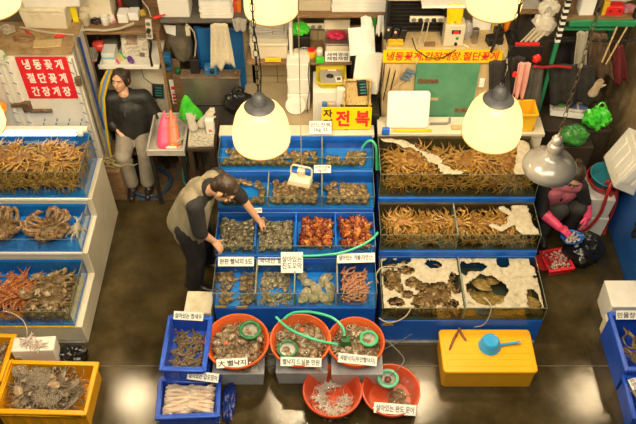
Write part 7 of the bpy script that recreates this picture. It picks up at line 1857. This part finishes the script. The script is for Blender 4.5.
for j in range(8):
    f = j / 7
    for k in range(n):
        a = 2 * math.pi * k / n; r = (0.05 + 0.055 * f) * (1 + 0.25 * mnoise.noise(Vector((math.cos(a) * 2, math.sin(a) * 2, f * 3))))
        b.v.append((r * math.cos(a), r * math.sin(a) * 0.8, 0.07 * f))
for j in range(7):
    for k in range(n): b.f.append((j * n + k, j * n + (k + 1) % n, (j + 1) * n + (k + 1) % n, (j + 1) * n + k))
b.f.append(tuple(range(n - 1, -1, -1)))
b.build('sack', mat('blue_film', (0.02, 0.12, 0.45), 0.3, bump=0.3, bscale=30), bb, solid=0.003)
b = MB(); rnd = random.Random(8)
for i in range(30): b.ell((rnd.uniform(-.06, .06), rnd.uniform(-.05, .05), 0.045 + rnd.uniform(0, .03)), (0.016, 0.012, 0.009), rotm(rnd.uniform(-1, 1), 0, rnd.uniform(0, 6)), n=7, m=5, amp=0.3, seed=i)
tag(b.build('fish_scraps', mat('pale_scraps', (0.55, 0.47, 0.38), 0.5, col2=(0.36, 0.28, 0.22), scale=40), loc=bb.location), 'pale scraps showing in mouth of blue plastic bag', 'fish scraps', kind='stuff')
# styrofoam stack, basins, slanted box, red hoses
sx = PH(601, 205, 0.02)
for i in range(2):
    styro('styrofoam_box', ('lower', 'upper')[i] + ' white styrofoam box of the pair beside tall blue stand', 0.24, 0.34, 0.26, (2.66 - 0.01 * i, 5.02 + 0.0 * i, 0.262 * i), (0, 0, R(-4)), FOAMBOX, lid=False)
def stackbasin(label, z, r, m, h=0.07):
    t = thing('basin', label, 'basin', (2.70, 5.05, z))
    MB().lathe([(r * 0.75, 0), (r * 0.92, h - 0.01), (r, h - 0.008), (r, h), (r * 0.95, h + 0.002), (r * 0.72, 0.01)], 36).build('bowl', m, t)
stackbasin('dark red basin on upper styrofoam box beside blue stand', 0.525, 0.19, mat('dark_red_plastic', (0.42, 0.03, 0.03), 0.35), 0.09)
stackbasin('teal basin nested in dark red basin', 0.56, 0.165, mat('teal_plastic', (0.03, 0.22, 0.27), 0.4), 0.10)
def slant_box():
    p = PH(620, 140, 0.95)
    t = thing('styrofoam_box', 'big white styrofoam box tilted on top of teal basin', 'styrofoam box', (2.80, 5.00, 0.665), rot=(R(-6), R(24), R(-6)))
    MB().box((0, 0, 0.19), (0.30, 0.44, 0.38), top=(1.05, 1.05)).build('body', FOAMBOX, t, bevel=0.01)
    b = MB()
    for k in range(3): b.box((-0.156, -0.13 + 0.13 * k, 0.20), (0.012, 0.085, 0.22))
    for k in range(3): b.box((-0.10 + 0.10 * k, -0.226, 0.20), (0.065, 0.012, 0.22))
    b.build('moulded_panels', FOAMBOX, t, bevel=0.004)
slant_box()
RH = mat('red_rubber_hose', (0.50, 0.03, 0.025), 0.35)
hose('red hose looped against tall blue stand, ends by pink glove', [(577, 232, 0.02), (588, 228, 0.15), (600, 214, 0.35), (607, 195, 0.62), (611, 184, 0.72), (615, 183, 0.72), (617, 192, 0.6), (614, 208, 0.35), (606, 226, 0.06), (604, 234, 0.02)], RH, 0.016)
hose('second red hose bent beside upper styrofoam box', [(597, 212, 0.1), (601, 200, 0.4), (604, 186, 0.62), (609, 181, 0.70), (612, 188, 0.62), (608, 205, 0.4), (596, 224, 0.06), (585, 232, 0.02)], RH, 0.014)
# ------------------------------------------------------------------ people
SKIN = mat('warm_skin', (0.60, 0.32, 0.18), 0.45, col2=(0.68, 0.39, 0.24), scale=9, sss=0.12)
HAIR = mat('dark_brown_hair', (0.018, 0.010, 0.006), 0.45, col2=(0.045, 0.025, 0.014), scale=60, stretch=(1, 1, 0.2), bump=0.3, bscale=120)
LIP = mat('lip_colour', (0.46, 0.15, 0.11), 0.4)
EYEW = mat('eye_white', (0.62, 0.56, 0.48), 0.3)
def frame(fwd, up):
    f = Vector(fwd).normalized(); u = Vector(up); u = (u - f * u.dot(f)).normalized(); r = f.cross(u)
    return Matrix((r, f, u)).transposed()            # columns: side, forward, up
def E_(c, rad, M=None):
    return ('e', c, rad, tuple(M.to_euler()) if M else (0, 0, 0))
def head_elems(c, M, s=1.0):
    c = Vector(c); P = lambda x, y, z: c + M @ Vector((x, y, z)) * s
    q = [E_(P(0, -0.012, 0.03), (0.076 * s, 0.094 * s, 0.088 * s), M), E_(P(0, 0.028, -0.03), (0.060 * s, 0.062 * s, 0.078 * s), M),
         E_(P(0, 0.052, -0.078), (0.030 * s, 0.030 * s, 0.026 * s), M), E_(P(0, 0.075, 0.035), (0.05 * s, 0.018 * s, 0.028 * s), M),
         ('c', P(0, 0.088, 0.012), P(0, 0.108, -0.026), 0.009 * s, 0.014 * s)]
    for k in (-1, 1):
        q.append(E_(P(k * 0.032, 0.072, -0.025), (0.020 * s, 0.018 * s, 0.018 * s), M))
        q.append(E_(P(k * 0.078, -0.005, -0.005), (0.010 * s, 0.020 * s, 0.032 * s), M))
    return q
def face_parts(parent, c, M, s=1.0):
    c = Vector(c); P = lambda x, y, z: c + M @ Vector((x, y, z)) * s
    for k in (-1, 1):
        MB().ell(P(k * 0.032, 0.086, 0.006), (0.014 * s, 0.007 * s, 0.007 * s), M, 10, 7).build('eye', EYEW, parent)
        MB().ell(P(k * 0.032, 0.0915, 0.006), (0.0065 * s, 0.004 * s, 0.0065 * s), M, 8, 6).build('iris', BLACK, parent)
        MB().tube([P(k * 0.012, 0.096, 0.026), P(k * 0.032, 0.095, 0.032), P(k * 0.052, 0.082, 0.026)], [0.004 * s, 0.0045 * s, 0.002 * s], 6).build('eyebrow', HAIR, parent)
    MB().ell(P(0, 0.092, -0.055), (0.022 * s, 0.008 * s, 0.009 * s), M, 12, 7).build('lips', LIP, parent)
def hand_elems(wrist, d, n, side, curl=0.5, s=1.0):
    """palm and five fingers: d = pointing, n = palm-down normal, side = +1/-1 thumb side"""
    d = Vector(d).normalized(); n = Vector(n); n = (n - d * n.dot(d)).normalized(); b = d.cross(n) * side; w = Vector(wrist); q = []
    for k in range(4):
        o = b * (0.027 - 0.018 * k) * s
        q.append(('c', w + o * 0.6 + d * 0.012 * s, w + o + d * 0.080 * s, 0.015 * s, 0.012 * s))
        L = (0.062, 0.070, 0.066, 0.052)[k] * s; c1 = curl * (0.8 + 0.1 * k)
        p0 = w + o + d * 0.080 * s; d1 = (d * math.cos(c1) + n * math.sin(c1)); p1 = p0 + d1 * L * 0.5
        d2 = (d * math.cos(c1 * 2.0) + n * math.sin(c1 * 2.0)); p2 = p1 + d2 * L * 0.32; d3 = (d * math.cos(c1 * 2.6) + n * math.sin(c1 * 2.6)); p3 = p2 + d3 * L * 0.22
        q += [('c', p0, p1, 0.0098 * s, 0.009 * s), ('c', p1, p2, 0.009 * s, 0.0082 * s), ('c', p2, p3, 0.0082 * s, 0.007 * s)]
    t0 = w + b * 0.018 * s + d * 0.022 * s; t1 = t0 + (b * 0.75 + d * 0.6 + n * 0.25).normalized() * 0.038 * s; t2 = t1 + (b * 0.35 + d * 0.85 + n * 0.3).normalized() * 0.036 * s
    q += [('c', t0, t1, 0.014 * s, 0.011 * s), ('c', t1, t2, 0.011 * s, 0.0085 * s)]
    return q
def limb(a, b, c, r0, r1, r2):
    return [('c', a, b, r0, r1), ('c', b, c, r1 * 0.97, r2)]
V = Vector
def man():
    lab = 'person in beige vest and black sleeves bending over shellfish trays, both hands reaching in'
    base = V((-1.08, 4.36, 0))
    t = thing('person', lab, 'person', base)
    def L(p): return V(p) - base
    footR, footL = L((-1.13, 4.22, 0.0)), L((-1.06, 4.52, 0.0))
    hip = L((-1.075, 4.25, 0.90)); hR, hL = hip + V((0.0, -0.085, -0.03)), hip + V((0.0, 0.085, -0.03))
    kR, kL = L((-1.06, 4.20, 0.50)), L((-1.02, 4.44, 0.50)); aR, aL = footR + V((0, 0, 0.09)), footL + V((0, 0, 0.09))
    chest = L((-0.955, 4.235, 1.24)); neck = L((-0.845, 4.18, 1.40)); hd = L(PH(223.5, 189, 1.46))
    sR, sL = L((-0.965, 4.07, 1.30)), L((-0.815, 4.385, 1.32))
    eR, eL = L((-0.955, 4.04, 1.03)), L((-0.640, 4.345, 1.12))
    wR, wL = L(PH(213.5, 241, 0.87)), L(PH(258, 219.5, 0.90))
    M = frame((0.62, -0.28, -0.85), (0.80, -0.10, 0.60))
    dR = (L(PH(222, 250, 0.78)) - wR).normalized(); dL = (L(PH(266, 226, 0.80)) - wL).normalized()
    nd = V((-0.1, 0, -1))
    el = head_elems(hd, M, 1.02) + [('c', neck - V((0.05, -0.02, 0.05)), hd + M @ V((0, -0.03, -0.05)), 0.062, 0.056)]
    el += limb(sR, eR, wR, 0.050, 0.042, 0.026) + limb(sL, eL, wL, 0.050, 0.042, 0.026)
    el += hand_elems(wR, dR, nd, 1, 0.42, 1.05) + hand_elems(wL, dL, nd, -1, 0.45, 1.05)
    el += [('c', chest, hip, 0.105, 0.115), ('c', sR, sL, 0.05, 0.05), ('c', chest, neck, 0.085, 0.055)]
    el += limb(hR, kR, aR, 0.085, 0.058, 0.042) + limb(hL, kL, aL, 0.085, 0.058, 0.042)
    for a in (aR, aL): el.append(('c', a - V((0, 0, 0.05)), a + V((0.13, -0.05, -0.055)), 0.036, 0.030))
    blob('body', el, SKIN, t, 0.0062, 3)
    face_parts(t, hd, M, 1.02)
    P = lambda x, y, z: hd + M @ V((x, y, z)) * 1.02
    blob('hair', [E_(P(0, -0.022, 0.045), (0.084, 0.100, 0.086), M), E_(P(0, -0.055, 0.0), (0.075, 0.062, 0.075), M), E_(P(0, 0.045, 0.085), (0.058, 0.042, 0.034), M)] +
         [('c', P(k * 0.074, 0.02, 0.04), P(k * 0.076, 0.008, -0.01), 0.014, 0.008) for k in (-1, 1)], HAIR, t, 0.007, 2)
    blk = mat('black_knit', (0.014, 0.013, 0.013), 0.85, col2=(0.026, 0.024, 0.023), scale=30)
    ws = wR.lerp(eR, 0.88)
    sl = [('c', sR, eR, 0.074, 0.062), ('c', eR, eR.lerp(wR, 0.16), 0.062, 0.054), ('c', sL, eL, 0.072, 0.060), ('c', eL, eL.lerp(wL, 0.10), 0.060, 0.054),
          ('c', sR, sL, 0.07, 0.07), ('c', chest, neck, 0.10, 0.075), ('c', neck - V((0.03, -0.01, 0.03)), neck + V((0.012, -0.006, 0.012)), 0.078, 0.074)]
    blob('sweater', sl, blk, t, 0.008, 3)
    vm = mat('beige_vest_cloth', (0.21, 0.18, 0.115), 0.8, col2=(0.31, 0.27, 0.18), scale=6, bump=0.3, bscale=14)
    mid = chest.lerp(hip, 0.5)
    v = [('c', chest + V((0, -0.06, 0.0)), hip + V((0.0, -0.05, -0.06)), 0.118, 0.142), ('c', chest + V((0, 0.06, 0.0)), hip + V((0, 0.05, -0.06)), 0.118, 0.142),
         ('c', sR + V((-0.03, 0.055, 0.015)), sL + V((-0.035, -0.055, 0.01)), 0.080, 0.080), ('c', chest, neck - V((0.055, -0.02, 0.035)), 0.135, 0.088), ('c', chest + V((-0.05, 0, -0.04)), hip + V((-0.05, 0, 0.02)), 0.125, 0.14)]
    blob('vest', v, vm, t, 0.008, 4)
    pm = mat('black_trousers', (0.010, 0.009, 0.008), 0.8, col2=(0.02, 0.018, 0.016), scale=12, bump=0.2)
    tr = [('c', hip + V((0, -0.07, 0.02)), hip + V((0, 0.07, 0.02)), 0.125, 0.125)] + limb(hR, kR, aR + V((0, 0, 0.0)), 0.118, 0.092, 0.080) + limb(hL, kL, aL + V((0, 0, 0.0)), 0.118, 0.092, 0.080)
    blob('trousers', tr, pm, t, 0.009, 4)
    sm = mat('dark_leather_shoe', (0.020, 0.014, 0.016), 0.3)
    for a, rz in ((aR, -0.3), (aL, -0.2)):
        d = V((math.cos(rz), math.sin(rz), 0))
        blob('shoe', [('c', a + V((0, 0, -0.035)) - d * 0.05, a + V((0, 0, -0.035)) + d * 0.06, 0.05, 0.047), ('c', a + V((0, 0, -0.045)) + d * 0.04, a + V((0, 0, -0.05)) + d * 0.17, 0.045, 0.036)], sm, t, 0.008, 2)
man()
def seated():
    base = V((-1.84, 5.72, 0))
    t = thing('person', 'seated person in black hooded jacket and grey trousers beside steel sink, hand between knees', 'person', base)
    def L(p): return V(p) - base
    hip = L((-1.84, 5.78, 0.50)); hR, hL = hip + V((-0.085, -0.02, 0)), hip + V((0.085, -0.02, 0))
    kR, kL = L(PH(123, 156, 0.52)), L(PH(145.5, 153, 0.52)); aR, aL = L(PH(132, 184, 0.10)), L(PH(148, 183, 0.10))
    chest = L((-1.85, 5.78, 0.83)); neck = L((-1.855, 5.77, 1.03)); hd = L(PH(120.5, 80, 1.165))
    sR, sL = chest + V((-0.165, 0.0, 0.13)), chest + V((0.165, 0.02, 0.13))
    eR, eL = L(PH(107, 121, 0.70)), chest + V((0.235, 0.05, -0.12))
    wR, wL = L(PH(118, 130, 0.64)), chest + V((0.15, -0.02, -0.30))
    M = frame((-0.26, -0.90, 0.22), (0.06, 0.20, 1))
    dR = (L(PH(130, 140, 0.56)) - wR).normalized()
    el = head_elems(hd, M, 0.95) + [('c', neck - V((0, 0, 0.06)), hd + M @ V((0, -0.02, -0.06)), 0.052, 0.048)]
    el += limb(sR, eR, wR, 0.046, 0.038, 0.024) + limb(sL, eL, wL, 0.046, 0.038, 0.024)
    el += hand_elems(wR, dR, V((0.2, 0.3, -1)), 1, 0.30, 1.0) + hand_elems(wL, V((-0.2, -0.4, -0.6)), V((-0.6, 0.4, 0)), -1, 0.5, 0.95)
    el += [('c', chest, hip, 0.12, 0.13), ('c', sR, sL, 0.055, 0.055), ('c', chest, neck, 0.10, 0.05)]
    el += limb(hR, kR, aR, 0.085, 0.056, 0.040) + limb(hL, kL, aL, 0.085, 0.056, 0.040)
    for a in (aR, aL): el.append(('c', a - V((0, 0, 0.04)), a + V((0.0, -0.10, -0.055)), 0.034, 0.028))
    blob('body', el, SKIN, t, 0.006, 3)
    face_parts(t, hd, M, 0.95)
    P = lambda x, y, z: hd + M @ V((x, y, z)) * 0.95
    hr = [E_(P(0, -0.030, 0.052), (0.084, 0.090, 0.080), M), E_(P(0, -0.06, -0.01), (0.078, 0.055, 0.085), M)]
    for k in (-1, 1):
        hr += [('c', P(k * 0.016, 0.052, 0.098), P(k * 0.066, 0.052, 0.045), 0.017, 0.015), ('c', P(k * 0.066, 0.052, 0.045), P(k * 0.080, 0.028, -0.035), 0.015, 0.012), ('c', P(k * 0.070, 0.028, 0.05), P(k * 0.084, 0.0, -0.03), 0.018, 0.011)]
    blob('hair', hr, HAIR, t, 0.007, 2)
    jm = mat('black_quilted_jacket', (0.012, 0.012, 0.011), 0.6, col2=(0.028, 0.026, 0.023), scale=14, bump=0.4, bscale=18)
    J = [('c', chest + V((0, -0.025, 0.03)), hip + V((0, -0.02, 0.08)), 0.125, 0.14), ('c', chest + V((-0.06, 0, 0.02)), hip + V((-0.05, 0, 0.08)), 0.115, 0.14), ('c', chest + V((0.06, 0, 0.02)), hip + V((0.05, 0, 0.08)), 0.115, 0.14), ('c', sR, sL, 0.078, 0.078),
         ('c', chest, neck - V((0, 0, 0.07)), 0.12, 0.08)] + [('c', sR, eR, 0.078, 0.070), ('c', eR, eR.lerp(wR, 0.62), 0.070, 0.052), ('c', sL, eL, 0.080, 0.074), ('c', eL, eL.lerp(wL, 0.9), 0.074, 0.055)]
    blob('jacket', J, jm, t, 0.008, 12)
    blob('hood_collar', [('c', neck + V((0.075 * math.cos(a), 0.02 + 0.07 * math.sin(a), -0.055 + 0.02 * math.sin(a))), neck + V((0.075 * math.cos(a + 0.5), 0.02 + 0.07 * math.sin(a + 0.5), -0.055 + 0.02 * math.sin(a + 0.5))), 0.032, 0.032) for a in [R(-15 + 25 * i) for i in range(8)]], jm, t, 0.008, 3)
    MB().tube([chest + V((0.0, -0.146, 0.07)), chest + V((0.0, -0.154, 0.03))], 0.005, 6).build('zip_pull', STEEL, t)
    gm = mat('grey_beige_trousers', (0.27, 0.23, 0.175), 0.85, col2=(0.36, 0.315, 0.25), scale=6, bump=0.3, bscale=16)
    blob('trousers', [('c', hR + V((0, 0.02, 0)), hL + V((0, 0.02, 0)), 0.115, 0.115)] + limb(hR, kR, aR + V((0, 0, 0.03)), 0.105, 0.082, 0.072) + limb(hL, kL, aL + V((0, 0, 0.03)), 0.105, 0.082, 0.072), gm, t, 0.008, 4)
    sm = mat('dark_leather_shoe', (0.020, 0.014, 0.016), 0.3)
    for a in (aR, aL):
        blob('shoe', [('c', a + V((0, 0.02, -0.045)), a + V((0.01, -0.05, -0.045)), 0.046, 0.045), ('c', a + V((0.005, -0.04, -0.05)), a + V((0.01, -0.15, -0.058)), 0.043, 0.034)], sm, t, 0.008, 2)
        MB().ring(a + V((0, 0, 0.005)), 0.05, 0.012, 20, 6).build('sock', PAPER, t, label='pale sock top')
    st = thing('stool', 'small dark stool under seated person in black jacket', 'stool', (base.x, base.y + 0.06, 0))
    MB().rbox((0, 0, 0.355), (0.32, 0.30, 0.04), 0.03).build('seat', WOOD, st, bevel=0.006)
    for sx in (-1, 1):
        for sy in (-1, 1): MB().box((sx * 0.12, sy * 0.11, 0.168), (0.03, 0.03, 0.336)).build('leg', WOOD, st)
seated()
def squatting():
    base = V((2.26, 4.95, 0))
    t = thing('person', 'squatting person in pink vest and pink rubber gloves working at black bin bag', 'person', base)
    def L(p): return V(p) - base
    hip = L((2.20, 5.04, 0.30)); hR, hL = hip + V((-0.09, -0.02, 0)), hip + V((0.09, -0.02, 0))
    kR, kL = L(PH(560, 209, 0.47)), L(PH(579, 207, 0.47)); aR, aL = L((2.16, 4.84, 0.10)), L((2.44, 4.92, 0.10))
    sR, sL = L(PH(546, 184, 0.72)), L(PH(580, 186, 0.74)) ; neck = sR.lerp(sL, 0.55) + V((0, 0.0, 0.07)); chest = sR.lerp(sL, 0.5) + V((0, 0.05, -0.10))
    hd = L(PH(574.5, 176, 0.875))
    eR, eL = L(PH(541, 211, 0.43)), L(PH(585, 203, 0.50))
    wR, wL = L(PH(559, 227, 0.37)), L(PH(587.5, 216, 0.42))
    M = frame((-0.25, -0.80, -0.62), (-0.05, -0.60, 0.80))
    nd = V((0, 0.2, -1))
    el = head_elems(hd, M, 0.95) + [('c', neck - V((0, 0, 0.06)), hd + M @ V((0, -0.03, -0.05)), 0.052, 0.048)]
    el += limb(sR, eR, wR, 0.046, 0.040, 0.028) + limb(sL, eL, wL, 0.046, 0.040, 0.028)
    dR, dL = V((0.75, -0.45, -0.3)), V((-0.15, -0.55, -0.8))
    el += hand_elems(wR, dR, nd, 1, 0.35, 0.95) + hand_elems(wL, dL, V((-0.5, 0.5, -0.3)), -1, 0.40, 0.95)
    el += [('c', chest, hip, 0.12, 0.13), ('c', sR, sL, 0.055, 0.055), ('c', chest, neck, 0.10, 0.05)]
    el += limb(hR, kR, aR, 0.085, 0.058, 0.042) + limb(hL, kL, aL, 0.085, 0.058, 0.042)
    for a in (aR, aL): el.append(('c', a - V((0, 0, 0.04)), a + V((0.0, -0.10, -0.055)), 0.034, 0.028))
    blob('body', el, SKIN, t, 0.006, 3)
    face_parts(t, hd, M, 0.95)
    P = lambda x, y, z: hd + M @ V((x, y, z)) * 0.95
    blob('hair', [E_(P(0, -0.028, 0.046), (0.085, 0.094, 0.082), M), E_(P(0, -0.062, -0.005), (0.076, 0.056, 0.080), M), E_(P(0, -0.125, 0.02), (0.035, 0.045, 0.035), M)] +
         [('c', P(k * 0.070, 0.045, 0.055), P(k * 0.080, 0.010, -0.01), 0.018, 0.010) for k in (-1, 1)], HAIR, t, 0.007, 2)
    dk = mat('charcoal_jumper', (0.014, 0.013, 0.013), 0.8, col2=(0.028, 0.025, 0.023), scale=14)
    blob('jumper', [('c', sR, eR, 0.072, 0.060), ('c', eR, eR.lerp(wR, 0.35), 0.060, 0.05), ('c', sL, eL, 0.072, 0.060), ('c', eL, eL.lerp(wL, 0.3), 0.060, 0.05), ('c', sR, sL, 0.07, 0.07), ('c', chest, hip, 0.13, 0.15), ('c', chest, neck, 0.11, 0.065)], dk, t, 0.008, 3)
    pm = mat('dusty_pink_vest', (0.42, 0.09, 0.13), 0.75, col2=(0.55, 0.17, 0.21), scale=12, bump=0.2)
    blob('vest', [('c', chest + V((-0.05, -0.01, 0.02)), hip.lerp(chest, 0.5), 0.130, 0.150), ('c', chest + V((0.05, -0.01, 0.02)), hip.lerp(chest, 0.5), 0.130, 0.150),
                  ('c', sR + V((0.05, 0, 0.015)), sL + V((-0.05, 0, 0.015)), 0.077, 0.077)], pm, t, 0.008, 3)
    tm = mat('dark_grey_trousers', (0.028, 0.028, 0.025), 0.8, col2=(0.045, 0.044, 0.04), scale=10)
    blob('trousers', [('c', hR, hL, 0.12, 0.12)] + limb(hR, kR, aR, 0.112, 0.088, 0.075) + limb(hL, kL, aL, 0.112, 0.088, 0.075), tm, t, 0.009, 4)
    for a in (aR, aL):
        blob('boot', [('c', a + V((0, 0.02, -0.045)), a + V((0, -0.05, -0.045)), 0.05, 0.048), ('c', a + V((0, -0.04, -0.05)), a + V((0, -0.15, -0.056)), 0.046, 0.038), ('c', a + V((0, 0, -0.04)), a + V((0, 0, 0.06)), 0.06, 0.065)], BLACK, t, 0.009, 2)
    for w, e, d, n, sd in ((wR, eR, dR, nd, 1), (wL, eL, dL, V((-0.5, 0.5, -0.3)), -1)):
        g = [('c', w.lerp(e, 0.72), w, 0.056, 0.040)]
        for q in hand_elems(w, d, n, sd, 0.35 if sd > 0 else 0.40, 0.95):
            g.append((q[0], q[1], q[2], q[3] + 0.003, q[4] + 0.003))
        blob('rubber_glove', g, PINK, t, 0.006, 2)
squatting()
